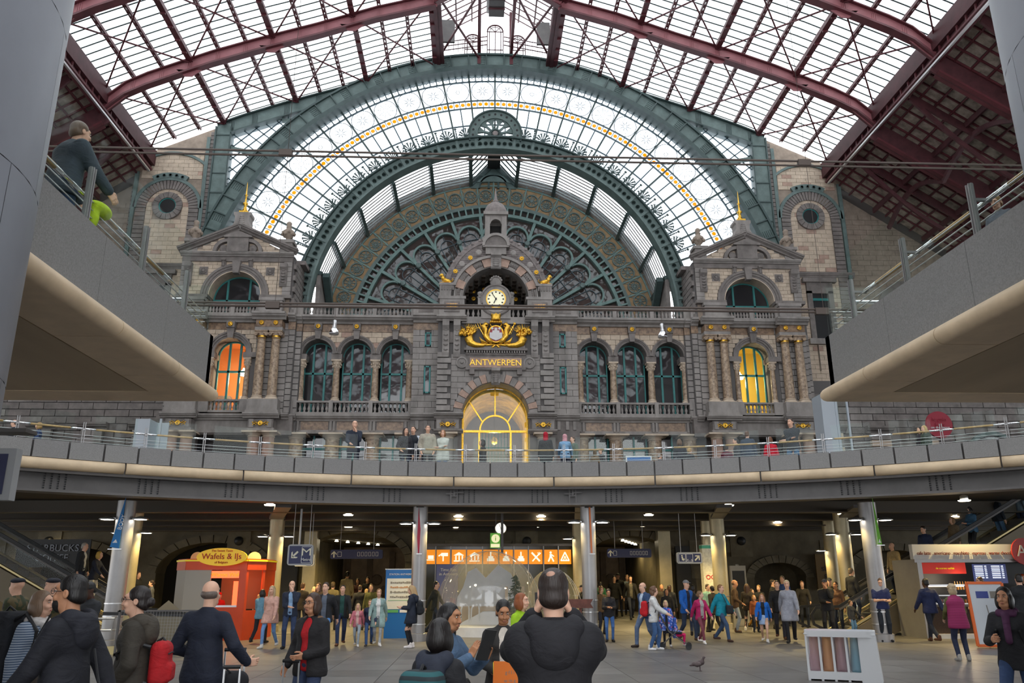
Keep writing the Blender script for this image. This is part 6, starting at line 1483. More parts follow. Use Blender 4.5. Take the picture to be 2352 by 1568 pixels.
# newel end of a descending escalator and its barrier
nw = thing('escalator_end','rounded glass end of a descending escalator behind the barrier fence','escalator', loc=(-7.0,22.6,0))
for dy in (0,.9):
    pts = [(-2.6,dy, 1.0),(-.5,dy, .95),(-.12,dy, .85),(0,dy, .6),(-.1,dy, .35),(-.4,dy, .22)]; MB().sweep(pts, RECT(.08,.05), up=(0,1,0)).build('handrail','black', nw)
    MB().add([(x, dy+.0,z) for x, y, z in pts]+[(-2.6,dy, .1)],[tuple(range(7))]).build('glass_balustrade','glass_clear', nw)
_bx((-2.6,-.08,0),(-.2,.0,.2)).build('skirt','brass_trim', nw); MB().add([(-2.8,.95,0),(-1.3,.95,1.3),(-.9,.95,1.0),(-.6,.95,0)],[(0,1,2,3)]).build('side_board','escalator_clad', nw)
bf = thing('barrier_fence','low steel barrier fence with wire mesh beside the blue-pennant pillar','fence', loc=(-8.9,21.9,0))
_bx((-.02,-.02,0),(.03,.02,1.1)).box((2.2,-.02,0),(2.25,.02,1.1)).box((-.02,-.02,1.06),(2.25,.02,1.1)).box((-.02,-.02,.02),(2.25,.02,.08)).build('frame','steel_beam', bf); wm_ = MB()
for i in range(30): wm_.box((.04+.073*i, -.003,.08),(.044+.073*i, .003,1.06))
for j in range(12): wm_.box((0,-.003,.15+.075*j),(2.2,.003,.154+.075*j))
wm_.build('wire_mesh','steel_col', bf); MB().tube([(-.9,0,.62),(-.15,0,.62),(-.1,0,.9),(-.9,0,.9)],.025,8).build('bumper_rail','steel', bf)
# waffle kiosk
mat('kiosk_orange',(.62,.065,.012),.4,var=.08,scale=2); mat('kiosk_yellow',(.85,.70,.02),.4,emit=.15); mat('kiosk_grey',(.36,.34,.30),.5); mat('sign_yellow',(.85,.52,.02),.4,emit=.25); mat('sign_red',(.45,.01,.01),.5); mat('kiosk_glow',(1,.10,.03),.5,emit=2.6); mat('kiosk_back_glow',(.30,.14,.06),.6,emit=.12); mat('wafer',(.72,.48,.26),.7)  # kiosk back panel made to glow for the warm interior light
kx0,kx1 = aty(397,1400,28.4).x, aty(592,1400,27.6).x
wk = thing('waffle_kiosk','orange and grey waffle and ice cream kiosk with oval yellow sign','kiosk', loc=((kx0+kx1)/2,28.6,0)); KW = (kx1-kx0)/2
oct_ = [(-KW, -.2),(-KW+.55,-1.0),(KW-.45,-1.0),(KW, -.4),(KW, 1.0),(-KW, 1.0)]
def kface(i, z0,z1,m, name, inset=0,a=0,b=1):
    p, q = Vector(oct_[i]).to_3d(), Vector(oct_[(i+1) % 6]).to_3d(); A, B = p.lerp(q, a), p.lerp(q, b); d = (q-p).normalized(); nn = Vector((d.y, -d.x, 0))*-1 if False else Vector((d.y, -d.x, 0)); mb = MB()
    o = nn*(-inset); o2 = o-nn*.06
    mb.add([A+o+Vector((0,0,z0)), B+o+Vector((0,0,z0)), B+o+Vector((0,0,z1)), A+o+Vector((0,0,z1)), A+o2+Vector((0,0,z0)), B+o2+Vector((0,0,z0)), B+o2+Vector((0,0,z1)), A+o2+Vector((0,0,z1))], FB); return mb.build(name, m, wk)
kface(0,0,2.15,'kiosk_grey','panel'); kface(1,0,2.15,'kiosk_grey','panel',0,0,.42); kface(1,0,1.0,'kiosk_orange','counter_front',0,.42,.88); kface(1,0,2.15,'kiosk_orange','post',0,.88,1); kface(2,0,.9,'kiosk_orange','panel'); kface(2,.9,2.15,'kiosk_orange','post',0,0,.12); kface(2,.9,2.15,'kiosk_orange','post',0,.88,1); kface(3,0,2.15,'kiosk_orange','panel'); kface(5,0,2.15,'kiosk_grey','panel')
for i in (0,1,2,3,5): kface(i, 2.15,2.42,'kiosk_orange','fascia',-.02); kface(i, 2.42,2.47,'kiosk_yellow','cornice_strip',-.05)
MB().prism(oct_, lambda p: (p[0], p[1],2.42), lambda p: (p[0], p[1],2.5)).build('roof','kiosk_orange', wk)
_bx((-KW*.1,-.9,1.0),(KW-.5,-.55,1.06)).build('counter','steel', wk); _bx((-KW*.15,.6,.9),(KW-.1,.7,2.2)).build('back_panel','kiosk_back_glow', wk); _bx((-KW*.12,-.95,1.9),(KW-.55,-.9,2.12)).build('neon_header','kiosk_glow', wk); _bx((KW-.95,-.6,1.05),(KW-.6,-.3,1.8)).build('heated_display','kiosk_glow', wk); text('Warme Wafels',.17,'kiosk_yellow', wk, (KW*.28,-.97,2.0), name='header_lettering')
for i in range(3): MB().lathe((KW-.12,-.55+.0,1.05),[(.03,0),(.05,.1),(.05,.3),(.02,.34)],8).build('cone_stack','wafer', wk)
so = MB(); so.lathe((0,0,0),[(0,.0),(1.0,0),(1.0,.08),(0,.08)],40,'y'); so.v = [(x*.8,y, z*.28) for x, y, z in so.v]; so.build('oval_sign','sign_yellow', wk).location = (KW*.18,-1.2,2.55)
text('Wafels & IJs',.26,'sign_red', wk, (KW*.18,-1.3,2.56)); text('The Sweet Taste',.1,'sign_red', wk, (KW*.18,-1.3,2.74)); text('of Belgium',.1,'sign_red', wk, (KW*.18,-1.3,2.38))
for dx in (-.25*KW-.45,KW-.42): o = MB().lathe((dx, -.3,2.52),[(.22,0),(.22,.04),(0,.04)],20,'y').build('scoop_disc','wafer', wk)
L = bpy.data.lights.new('kiosk_light','POINT'); L.energy = 9; L.color = (1,.3,.12); L.shadow_soft_size = .2; o = bpy.data.objects.new('kiosk_light', L); COL.objects.link(o); o.parent = wk; o.location = (KW*.3,-.2,1.85)
# advertising column with white frame behind the kiosk and mirrored one by the right pillar
for (px, Y, lab) in ((605,31.5,'beside the waffle kiosk'),(1697,34.0,'behind the platform sign pillar')):
    p = aty(px, 1350,Y); t = thing('advertising_panel','tall dark advertising screen in a pale frame '+lab, 'display', loc=(p.x, Y, 0)); _bx((-.32,-.08,0),(.32,.08,2.35)).build('frame','kiosk_grey', t); _bx((-.25,-.09,.3),(.25,-.075,2.15)).build('screen','black', t); MB().lathe((0,0,2.35),[(.08,0),(.06,.06),(0,.08)],10).build('cap','steel', t)
mat('wrap_white',(.62,.6,.5),.5,var=.2,scale=9); mat('wrap_green',(.08,.42,.28),.5)
p = aty(1628,1320,33.2); t = thing('wrapped_post','square white patterned post with green band beside the platform sign pillar','post', loc=(p.x, 33.2,0)); _bx((-.26,-.2,0),(.26,.2,3.15)).build('wrap','wrap_white', t); _bx((-.265,-.205,3.0),(.265,.205,3.12)).build('band','wrap_green', t); MB().lathe((0,0,3.15),[(.2,0),(.2,1.1)],12).build('core','steel_warm_lit', t)
for a in (-.08,.12): MB().ring(a, 1.9,.06,.09,-.21,-.2,0,2*PI, 12).build('printed_ring','sign_red', t)
# station map totem
mat('map_blue',(.005,.13,.42),.4); mat('map_white',(.70,.69,.62),.5); mat('map_ink',(.22,.20,.17),.6); mat('map_orange',(.5,.26,.12),.6); mat('map_green',(.10,.38,.12),.5)
a, b = aty(881,1466,28.2), aty(960,1466,28.2); mt = thing('station_map','blue and white station map totem behind the red-ribboned pillar','sign', loc=((a.x+b.x)/2,28.2,0)); MW = (b.x-a.x)/2; MH = aty(900,1308,28.2).z
_bx((-MW, -.08,0),(MW, .08,MH)).build('body','map_blue', mt); _bx((-MW+.05,-.09,MH*.42),(MW-.03,-.08,MH*.87)).build('map_field','map_white', mt); text('STATION ANTWERPEN',.085,'sign_white', mt, (-.02,-.09,MH*.93), sx=.95); _bx((-MW-.02,-.085,MH),(MW+.02,.085,MH+.03)).build('cap','sign_white', mt)
for k, zz in enumerate((.81,.74,.67,.60)):
    mb = MB(); rnd = random.Random(k)
    for i in range(16): x0 = -MW*.7+i*.065; mb.box((x0,-.1,MH*zz-.02*rnd.random()-.02),(x0+.055,-.092,MH*zz+.03*rnd.random()+.005))
    mb.build('floor_plan','map_orange' if k == 1 else 'map_ink', mt)
_bx((-MW+.1,-.1,MH*.545),(MW-.3,-.092,MH*.55)).build('legend_rule','map_green', mt); _bx((-MW+.1,-.1,MH*.37),(-MW+.45,-.08,MH*.41)).build('legend_tag','map_green', mt); _bx((-MW+.5,-.1,MH*.37),(-MW+.8,-.08,MH*.41)).build('legend_tag','sign_white', mt)
# inflatable bubble with winter scene
mat('snow',(.78,.79,.80),.8,var=.05,scale=4); mat('ply',(.62,.47,.31),.6,var=.08,scale=2); mat('fir',(.02,.07,.035),.8,var=.4,scale=12)
bx, by_ = aty(1122,1400,30).x, 30.0; bz = .95; BR = aty(1240,1400,30).x-bx
bb = thing('plastic_bubble','large transparent inflatable bubble holding a winter display','bubble', loc=(bx, by_, 0))
MB().sphere((0,0,bz),(BR, BR, BR*1.03),40,22).build('membrane','glass_bubble', bb, True)
for i in range(8):
    a = PI*i/8; MB().tube([(BR*1.002*math.cos(t)*math.cos(a), BR*1.002*math.cos(t)*math.sin(a), bz+BR*1.032*math.sin(t)) for t in [-.4+(.4+PI/2)*k/14 for k in range(15)]],.007,4).build('welded_seam','snow', bb)
MB().lathe((0,0,0),[(BR*.99,0),(BR*.99,.3),(BR*.93,.34),(0,.34)],40).build('base','snow', bb)
b2 = thing('small_bubble','smaller transparent bubble entrance behind the black-jacketed photographer','bubble', loc=(aty(1270,1400,30.8).x, 31.2,0)); MB().sphere((0,0,.8),(1.0,1.5,1.4),28,16).build('membrane','glass_bubble', b2,True)
for k in (-.5,0,.5): MB().tube([(1.01*math.cos(t)*math.cos(.3*k),1.5*math.sin(k)*math.cos(t),.8+1.41*math.sin(t)) for t in [-.3+(.3+PI*.5)*j/12 for j in range(13)]],.01,5).build('welded_seam','snow', b2)
ws = thing('winter_backdrop','white snowy mountain backdrop on a plywood base inside the bubble','backdrop', loc=(bx, by_, .34))
mtn = [(-1.15,.55),(-1.1,.9),(-.9,1.25),(-.75,1.75),(-.45,1.9),(-.1,1.55),(.35,2.0),(.8,1.7),(1.15,1.1),(1.25,.55)]
MB().plate(mtn, .3,.42).build('mountain_panel','snow', ws); _bx((-1.25,.25,.0),(1.3,.45,.58)).build('plywood_panel','ply', ws); MB().add([(-1.1,-.6,.0),(1.0,-.6,.0),(.9,.2,.0),(-.95,.2,0),(-.2,-.5,.42),(.5,-.5,.42),(.3,.1,.42),(-.2,.1,.42)], FB).build('snow_mound','snow', ws)
for dx in (-.95,-.6): MB().tube([(dx, -.55,0),(dx, -.55,.5),(dx+.05,-.55,.62),(dx+.15,-.55,.68),(dx+.25,-.55,.62),(dx+.27,-.55,.5),(dx+.27,-.55,0)],.03,6).build('white_hoop','snow', ws)
tr_ = thing('fir_tree','small dark fir tree inside the bubble','tree', loc=(bx+.95,by_-.1,.34)); MB().tube([(0,0,0),(0,0,1.7)],[.04,.01],6).build('trunk','ply', tr_); fb = MB(); rnd = random.Random(5)
for i in range(90):
    z = .15+1.5*i/90; a = rnd.uniform(0,2*PI); L_ = .55*(1-z/1.75)+.05; q = (L_*math.cos(a), L_*math.sin(a), z-.08); fb.tube([(0,0,z), q],[.03,.012],4)
    for j in range(3): c = [x*(.4+.25*j) for x in q[:2]]; fb.tube([(c[0], c[1], z-.04),(c[0]+rnd.uniform(-.12,.12), c[1]+rnd.uniform(-.12,.12), z-.07)],[.02,.008],3)
fb.build('needles','fir', tr_)
for dx, lab in ((.62,'pale striped'),(1.2,'pale wooden')): sk = thing('ski', lab+' ski standing upright by the fir tree','ski', loc=(bx+dx, by_-.35,.34)); _bx((-.05,-.015,0),(.05,.015,1.25)).build('blade','ply', sk); _bx((-.052,-.02,.3),(.052,.0,.55)).build('binding','sign_red', sk)
# recycling station
mat('bag_pink',(.55,.33,.38),.35,alpha=.55); mat('bag_orange',(.75,.36,.16),.35,alpha=.6); mat('bag_blue',(.25,.52,.66),.35,alpha=.55); mat('rim_pink',(.72,.03,.22),.4); mat('rim_orange',(.85,.22,.03),.4); mat('rim_blue',(.0,.28,.62),.4); mat('bin_white',(.66,.67,.68),.4); mat('litter',(.6,.55,.5),.6)
def recycler(label, loc, rz):
    t = thing('recycling_station', label, 'bin', loc=loc, rz=rz); LL = 1.75
    _bx((0,-.27,.80),(LL, .27,.815)).build('top_deck','bin_white', t)
    rim = MB(); rr_ = .2; out = []
    for (cx, cy, a0) in ((LL-rr_, .3-rr_, 0),(rr_, .3-rr_, 90),(rr_, -.3+rr_, 180),(LL-rr_, -.3+rr_, 270)):
        for k in range(6): an = rad(a0+18*k); out.append((cx+rr_*math.cos(an), cy+rr_*math.sin(an)))
    n_ = len(out); rim.add([(x, y, .76) for x, y in out]+[(x, y, .87) for x, y in out]+[(LL/2+(x-LL/2)*.94,y*.86,.87) for x, y in out]+[(LL/2+(x-LL/2)*.94,y*.86,.81) for x, y in out],[(i, (i+1) % n_, n_+(i+1) % n_, n_+i) for i in range(n_)]+[(n_+i, n_+(i+1) % n_, 2*n_+(i+1) % n_, 2*n_+i) for i in range(n_)]+[(2*n_+i, 2*n_+(i+1) % n_, 3*n_+(i+1) % n_, 3*n_+i) for i in range(n_)]).build('rim','bin_white', t, 40)
    _bx((.02,-.26,.03),(LL-.05,.26,.16)).build('base','bin_white', t); MB().plate([(LL-.42,.0),(LL+.06,.0),(LL, .76),(LL-.4,.76)],-.27,.27).build('end_panel','bin_white', t)
    for i in range(5): x = .02+i*.325; MB().plate([(x, .0),(x+.06,0),(x+.05,.78),(x, .78)],-.25,-.2).build('slat','bin_white', t); MB().plate([(x, .0),(x+.06,0),(x+.05,.78),(x, .78)],.2,.25).build('slat','bin_white', t)
    for i, (bg, rm) in enumerate((('bag_pink','rim_pink'),('bag_orange','rim_orange'),('bag_pink','rim_pink'),('bag_blue','rim_blue'))):
        cx = .21+i*.325+ (.04 if i == 3 else 0); _bx((cx-.13,-.18,.816),(cx+.13,.18,.83)).build('opening_rim', rm, t)
        b = MB(); rnd = random.Random(i); rows = []
        for k in range(7):
            z = .78-.62*k/6; w2 = .11+.05*(k/6)**2+.01*rnd.random(); rows.append([(cx+w2*math.cos(2*PI*j/14)*(1+.12*math.sin(j*2.3+k)),.17*math.sin(2*PI*j/14)*(1+.1*math.sin(j*3.1)), z) for j in range(14)])
        vs = [v for r_ in rows for v in r_]; b.add(vs, [(k*14+j, k*14+(j+1) % 14,(k+1)*14+(j+1) % 14,(k+1)*14+j) for k in range(6) for j in range(14)]+[tuple(6*14+j for j in range(14))]).build('bag', bg, t, True)
        lt = MB()
        for k in range(5): lt.sphere((cx+rnd.uniform(-.07,.07), rnd.uniform(-.1,.1),.2+.03*k), rnd.uniform(.03,.05),6,4)
        lt.build('litter','litter', t)
    return t
recycler('white recycling station with four coloured bags on the open floor',(6.25,15.95,0), rad(-27)).scale = (.7,1,1); p = aty(0,1475,11.5); recycler('white recycling station end beside the large black rucksack',(p.x-1.55,11.4,0), rad(3))
# coffee kiosk
mat('kiosk_white',(.50,.49,.47),.5); mat('ink_maroon',(.16,.02,.02),.5); mat('logo_red',(.28,.02,.02),.45); mat('screen_blue',(.02,.03,.12),.3,emit=.6); mat('screen_text',(.7,.8,1),.4,emit=2.0); mat('case_light',(1,.85,.6),.4,emit=3.5); mat('poster_red',(.45,.02,.01),.5,emit=.4); mat('wicker',(.05,.03,.022),.8,var=.4,scale=40); mat('amber_bottle',(.35,.16,.02),.2)
a, b = aty(2092,1265,26.2), aty(2352,1265,26.2); ck_ = thing('coffee_kiosk','coffee kiosk with white header listing drinks beside the green-pennant pillar','kiosk', loc=(a.x, 26.2,0)); W = b.x-a.x+2.2
zt, zb = aty(2092,1250,26.2).z, aty(2092,1284,26.2).z
_bx((0,-.1,zb),(W, .1,zt)).build('header','kiosk_white', ck_); _bx((.05,-.05,zb-.1),(W, .1,zb)).build('header_trim','steel_col', ck_); text('cafe latte . americano . macchiato . espresso . warme chocolademelk .',.155,'ink_maroon', ck_, (.12,-.12,(zt+zb)/2-.05), align='LEFT', sx=.82); MB().lathe((3.62,-.15,(zt+zb)/2),[(.42,0),(.42,.06),(0,.06)],28,'y').build('logo_disc','logo_red', ck_); text('A',.5,'kiosk_white', ck_, (3.5,-.24,(zt+zb)/2))
_bx((.15,.0,0),(.3,1.6,zb)).build('corner_post','steel_col', ck_); _bx((.3,1.2,0),(W, 1.3,zb)).build('back_wall','black', ck_); _bx((.3,.1,0),(W, .45,.95)).build('counter_front','wicker', ck_); _bx((.25,.0,.95),(W, .5,1.02)).build('counter_top','steel_beam', ck_); _bx((.2,-.05,0),(W, .1,.14)).build('plinth','bin_white', ck_); _bx((0.3,0,zb-.1),(W, 1.6,zb-.05)).build('soffit','black', ck_)
_bx((.42,.3,1.95),(1.9,.36,2.3)).build('menu_banner','poster_red', ck_); text('de warme wafels',.09,'kiosk_yellow', ck_, (1.2,.28,2.12), name='banner_lettering')
sc2 = obj('menu_screen', None, ck_, (2.75,.4,1.95)); _bx((-.55,0,-.3),(.55,.04,.3)).build('bezel','screen_blue', sc2)
tx = MB()
for c0 in (-.5,.06):
    for r_ in range(7): tx.box((c0,-.006,.22-.06*r_),(c0+.28,-.001,.245-.06*r_)); tx.box((c0+.33,-.006,.22-.06*r_),(c0+.4,-.001,.245-.06*r_))
tx.build('menu_text','screen_text', sc2)
ds = obj('display_case', None, ck_, (1.15,.2,1.02)); _bx((-.75,-.1,.55),(.65,.2,.6)).build('canopy','steel', ds); _bx((-.6,-.05,.53),(.5,.1,.55)).build('strip_light','case_light', ds)
for k in range(2): _bx((-.7,-.1,.25*k),(.6,.2,.25*k+.03)).build('shelf','steel', ds)
for i in range(9):
    x = 1.75+.09*i-.0; MB().lathe((x, .8,1.45),[(.03,0),(.03,.16),(.012,.2),(.012,.26),(0,.26)],8).build('bottle','amber_bottle', ck_)
mat('can_a',(.7,.25,.03),.4); mat('can_b',(.6,.05,.04),.4)
for i in range(14): MB().lathe((.5+.1*i, .25,.98+.06),[(.035,0),(.035,.12),(0,.12)],8).build('carton',('can_a','can_b','bin_white')[i % 3], ck_)
for z in (.55,.3): _bx((1.9,-.02,z),(3.6,.1,z+.03)).build('low_shelf','bin_white', ck_)
L = bpy.data.lights.new('kiosk_light','POINT'); L.energy = 40; L.color = (1,.82,.55); L.shadow_soft_size = .2; o = bpy.data.objects.new('kiosk_light', L); COL.objects.link(o); o.parent = ck_; o.location = (1.6,.3,1.75)
# orange framed notice board
mat('frame_orange',(.75,.13,.01),.4); mat('board_grey',(.58,.62,.66),.4)
a = aty(2256,1465,22.5); ab = thing('notice_board','leaning orange framed white notice board before the coffee kiosk','sign', loc=(a.x+.35,22.5,0)); ab.rotation_euler = (rad(-6),0,rad(-12))
_bx((-.42,-.02,.08),(.42,.02,1.65)).build('panel','board_grey', ab)
for (p0,p1) in (((-.45,.05),(-.45,1.68)),((.45,.05),(.45,1.68)),((-.45,1.68),(.45,1.68)),((-.45,.06),(.45,.06))): MB().bar((p0[0],-.01,p0[1]),(p1[0],-.01,p1[1]),.07,.06,up=(0,1,0)).build('frame','frame_orange', ab)
_bx((-.26,-.03,1.28),(.05,-.02,1.46)).build('photo_print','screen_blue', ab); _bx((.1,-.03,1.28),(.3,-.02,1.46)).build('photo_print','map_ink', ab); MB().bar((-.05,-.03,1.1),(-.02,-.03,.8),.02,.01).build('line_drawing','map_ink', ab); MB().bar((0,.02,1.5),(0,.6,.0),.04).build('rear_stay','frame_orange', ab)
# shop&go panel and coffee shop lettering on the rear wall
p = aty(1913,1315,40.2); sg = thing('shop_panel','dim brown shop and go panel on the rear wall','sign', loc=(p.x, 40.6,p.z)); mat('panel_brown',(.16,.10,.035),.7); mat('ink_dark',(.015,.012,.01),.6); _bx((-.65,-.05,-.8),(.75,.05,.9)).build('board','panel_brown', sg); text('sh  p\n&go',.42,'ink_dark', sg, (.0,-.07,.0)); text('o',.42,'sign_red', sg, (.07,-.07,.26), name='red_letter')
p = aty(120,1270,38); cs2 = thing('coffee_shop_sign','dim white coffee shop lettering seen through the escalator glass','sign', loc=(p.x, 38,p.z)); mat('letter_dim',(.2,.22,.26),.5,emit=.06); text('STARBUCKS\nCOFFEE',.42,'letter_dim', cs2,(0,0,0)); _bx((-1.6,.05,-.6),(1.6,.12,.6)).build('backing','black', cs2)
# pennants on the pillars
def pennant(label, ci, m, rows, name='pennant'):
    x, y, r = COLS[ci]; t = thing(name, label, 'banner', loc=(x, y-r-.06,0)); V = [aty(px, py, y-r-.06) for px, py in rows]; mb = MB().plate([(v.x-x, v.z) for v in V],-.006,.006); mb.build('cloth', m, t); zb = min(v.z for v in V); xs = [v.x-x for v in V if v.z < zb+.05]; MB().bar((min(xs)-.05,0,zb-.02),(max(xs)+.08,0,zb-.02),.025).build('batten','steel', t); zt_ = max(v.z for v in V); _bx((-.12,0,zt_-.02),(.12,.1,zt_+.03)).build('clamp','black', t); return t, V
mat('pen_blue',(.01,.16,.42),.6); mat('pen_red',(.40,.02,.05),.6); mat('pen_orange',(.55,.14,.03),.6); mat('pen_green',(.14,.42,.03),.6)
t, V = pennant('narrow blue triangular pennant with white lettering on the pillar',0,'pen_blue',((290,1140),(252,1256),(273,1259))); text('BODY',.16,'sign_white', t, ((V[0].x+V[2].x)/2-COLS[0][0]-.02,-.012,(V[0].z+V[2].z)/2), rot=(PI/2,rad(-80),0)); MB().add([(V[1].x-COLS[0][0]+.06,-.01,V[1].z+.12),(V[1].x-COLS[0][0]+.2,-.01,V[1].z+.12),(V[1].x-COLS[0][0]+.15,-.01,V[1].z+.22)],[(0,1,2)]).build('emblem','sign_white', t)
pennant('thin red twisted pennant on the pillar beside the station map',1,'pen_red',((962,1163),(958,1235),(960,1270),(963,1270),(966,1215))); pennant('thin orange ribbon pennant on the pillar beside the bubble',2,'pen_orange',((1352,1164),(1358,1270),(1361,1270),(1356,1164)))
t, V = pennant('narrow green triangular pennant with white lettering on the pillar',3,'pen_green',((2002,1136),(2017,1250),(2026,1250))); MB().add([(V[1].x-COLS[3][0]+.01,-.01,V[1].z+.05),(V[1].x-COLS[3][0]+.1,-.01,V[1].z+.05),(V[1].x-COLS[3][0]+.05,-.01,V[1].z+.17)],[(0,1,2)]).build('emblem','sign_white', t)
# upper deck furniture: glazed lift shafts, red round sign, blue notice, lamp
mat('shaft_grey',(.42,.46,.50),.35)
for s, px0,px1,Y in ((-1,318,376,44),(1,1884,1942,44)):
    a, b = aty(px0,1000,Y).x, aty(px1,1000,Y).x; t = thing('lift_shaft','glazed grey lift shaft on the upper deck towards the '+SIDE[s],'lift', loc=((a+b)/2,Y, 4.95)); w2 = (b-a)/2
    zt = (5.2 if s < 0 else 6.8)
    _bx((-w2,-.6,0),(w2*.1,.6,zt)).build('side_casing','shaft_grey', t)
    for x in (w2*.1,w2): _bx((x-.05,-.65,0),(x+.05,-.55,zt)).build('corner_post','shaft_grey', t)
    _bx((w2*.1,-.62,0),(w2,-.6,zt)).build('glass','glass_rail', t); _bx((w2*.1,.55,0),(w2,.6,zt)).build('rear_casing','shaft_grey', t); _bx((w2*.3,-.5,.1),(w2*.9,.4,2.2)).build('car','bin_white', t)
p = aty(2157,975,50); t = thing('round_wall_sign','large round crimson sign with white lettering in the stone side wall','sign', loc=(p.x, 50,p.z)); mat('crimson',(.30,.015,.035),.5); R_ = aty(2187,975,50).x-p.x; MB().lathe((0,0,0),[(R_, -.1),(R_, .05),(0,.05)],36,'y').build('disc','crimson', t); text('le pain\nfrais',.36,'crimson', t, (0,-.09,.15), name='tone_lettering'); text('on the move',.24,'sign_white', t, (0,-.09,-.2)); _bx((-.05,.02,4.95-p.z),(.05,.1,0)).build('stand','steel_beam', t)
p = aty(1467,1053,34); t = thing('blue_notice_board','low white notice board with blue print on the upper deck','sign', loc=(p.x, 34,4.95)); _bx((-.55,-.03,.0),(.55,.03,p.z-4.95+.12)).build('board','sign_white', t); _bx((-.5,-.035,p.z-4.95-.2),(.5,-.03,p.z-4.95+.06)).build('blue_print','map_blue', t)
# ------------------------------------------------------------------ people: one continuous body surface each, clothes and hair as children
def sdf_grid(prims, res):
    lo = np.min([p['lo'] for p in prims if not p.get('cut')],0)-res*2; hi = np.max([p['hi'] for p in prims if not p.get('cut')],0)+res*2
    n = np.ceil((hi-lo)/res).astype(int)+1
    ax = [lo[i]+res*np.arange(n[i]) for i in range(3)]
    F = np.full(n, 1.0,np.float32)
    for p in prims:
        k = p['k']; mg = k+res*2.5
        if p.get('cut') == 'half': sl = [slice(0,n[i]) for i in range(3)]
        else: sl = [slice(max(0,int((p['lo'][i]-mg-lo[i])/res)), min(n[i], int((p['hi'][i]+mg-lo[i])/res)+2)) for i in range(3)]
        if any(s.stop <= s.start for s in sl): continue
        X = ax[0][sl[0]][:, None, None]; Y = ax[1][sl[1]][None, :, None]; Z = ax[2][sl[2]][None, None, :]
        d = p['f'](X, Y, Z).astype(np.float32); f = F[sl[0], sl[1], sl[2]]
        if p.get('cut'):
            h = np.clip(.5-.5*(f+d)/k, 0,1); F[sl[0], sl[1], sl[2]] = f*(1-h)-d*h+k*h*(1-h)
        else:
            h = np.clip(.5+.5*(f-d)/k, 0,1); F[sl[0], sl[1], sl[2]] = f*(1-h)+d*h-k*h*(1-h)
    return F, lo, res
def surface_nets(F, lo, res):
    S = F < 0; nx, ny, nz = F.shape
    c = S[:-1, :-1, :-1].astype(np.int8)
    cs = sum(S[i:nx-1+i, j:ny-1+j, k:nz-1+k].astype(np.int8) for i in (0,1) for j in (0,1) for k in (0,1))
    act = (cs > 0) & (cs < 8); idx = -np.ones(act.shape, np.int32); I = np.argwhere(act); idx[act] = np.arange(len(I))
    acc = np.zeros((len(I),3)); cnt = np.zeros(len(I))
    for axis in range(3):
        o = [a for a in range(3) if a != axis]
        for u in (0,1):
            for v in (0,1):
                a = I.copy(); a[:, o[0]] += u; a[:, o[1]] += v; b = a.copy(); b[:, axis] += 1
                fa = F[a[:, 0], a[:, 1], a[:, 2]]; fb = F[b[:, 0], b[:, 1], b[:, 2]]; m = (fa < 0) != (fb < 0)
                t = np.where(m, fa/np.where(m, fa-fb, 1),0); P = a.astype(float); P[:, axis] += t; acc[m] += P[m]; cnt[m] += 1
    V = lo+res*acc/np.maximum(cnt, 1)[:, None]; Q = []
    for axis in range(3):
        o = [a for a in range(3) if a != axis]; sl0 = [slice(None)]*3; sl1 = [slice(None)]*3; sl0[axis] = slice(0,-1); sl1[axis] = slice(1,None)
        s0,s1 = S[tuple(sl0)], S[tuple(sl1)]; E = np.argwhere(s0 != s1)
        E = E[(E[:, o[0]] > 0) & (E[:, o[1]] > 0) & (E[:, o[0]] < F.shape[o[0]]-1) & (E[:, o[1]] < F.shape[o[1]]-1)]
        if not len(E): continue
        ins = s0[tuple(E.T)]; q = []
        for du, dv in ((1,1),(0,1),(0,0),(1,0)):
            e = E.copy(); e[:, o[0]] -= du; e[:, o[1]] -= dv; q.append(idx[e[:, 0], e[:, 1], e[:, 2]])
        q = np.stack(q, 1); flip = ins if axis != 1 else ~ins
        q[~flip] = q[~flip][:, ::-1]; Q.append(q)
    return V, np.concatenate(Q)
def smesh(name, prims, res, m, extra=()):
    parts = [surface_nets(*sdf_grid(prims, res))] if prims else []
    for (pr, r) in extra: parts.append(surface_nets(*sdf_grid(pr, r)))
    V = np.concatenate([p[0] for p in parts]); off = 0; Q = []
    for p in parts: Q.append(p[1]+off); off += len(p[0])
    Q = np.concatenate(Q); me = bpy.data.meshes.new(name); me.vertices.add(len(V)); me.vertices.foreach_set('co', V.astype(np.float32).ravel())
    me.loops.add(Q.size); me.loops.foreach_set('vertex_index', Q.astype(np.int32).ravel()); me.polygons.add(len(Q)); me.polygons.foreach_set('loop_start',(np.arange(len(Q))*4).astype(np.int32))
    me.polygons.foreach_set('use_smooth', np.ones(len(Q), bool)); me.materials.append(m); me.update(); me.validate(); return me
A3 = lambda v: np.array(v, float)
def cap(a, b, ra, rb=None, k=.02,sy=1.0,cut=None):
    a, b = A3(a), A3(b); rb = ra if rb is None else rb; ab = b-a; L = max(1e-9,ab@ab); cy = (a[1]+b[1])/2; mr = max(ra, rb)
    def f(X, Y, Z):
        Yp = (Y-cy)/sy+cy if sy != 1 else Y
        t = np.clip(((X-a[0])*ab[0]+(Yp-a[1])*ab[1]+(Z-a[2])*ab[2])/L, 0,1)
        return (np.sqrt((X-a[0]-t*ab[0])**2+(Yp-a[1]-t*ab[1])**2+(Z-a[2]-t*ab[2])**2)-(ra+(rb-ra)*t))*(sy if sy < 1 else 1)
    return dict(f=f, lo=np.minimum(a, b)-mr*max(1,sy), hi=np.maximum(a, b)+mr*max(1,sy), k=k, cut=cut)
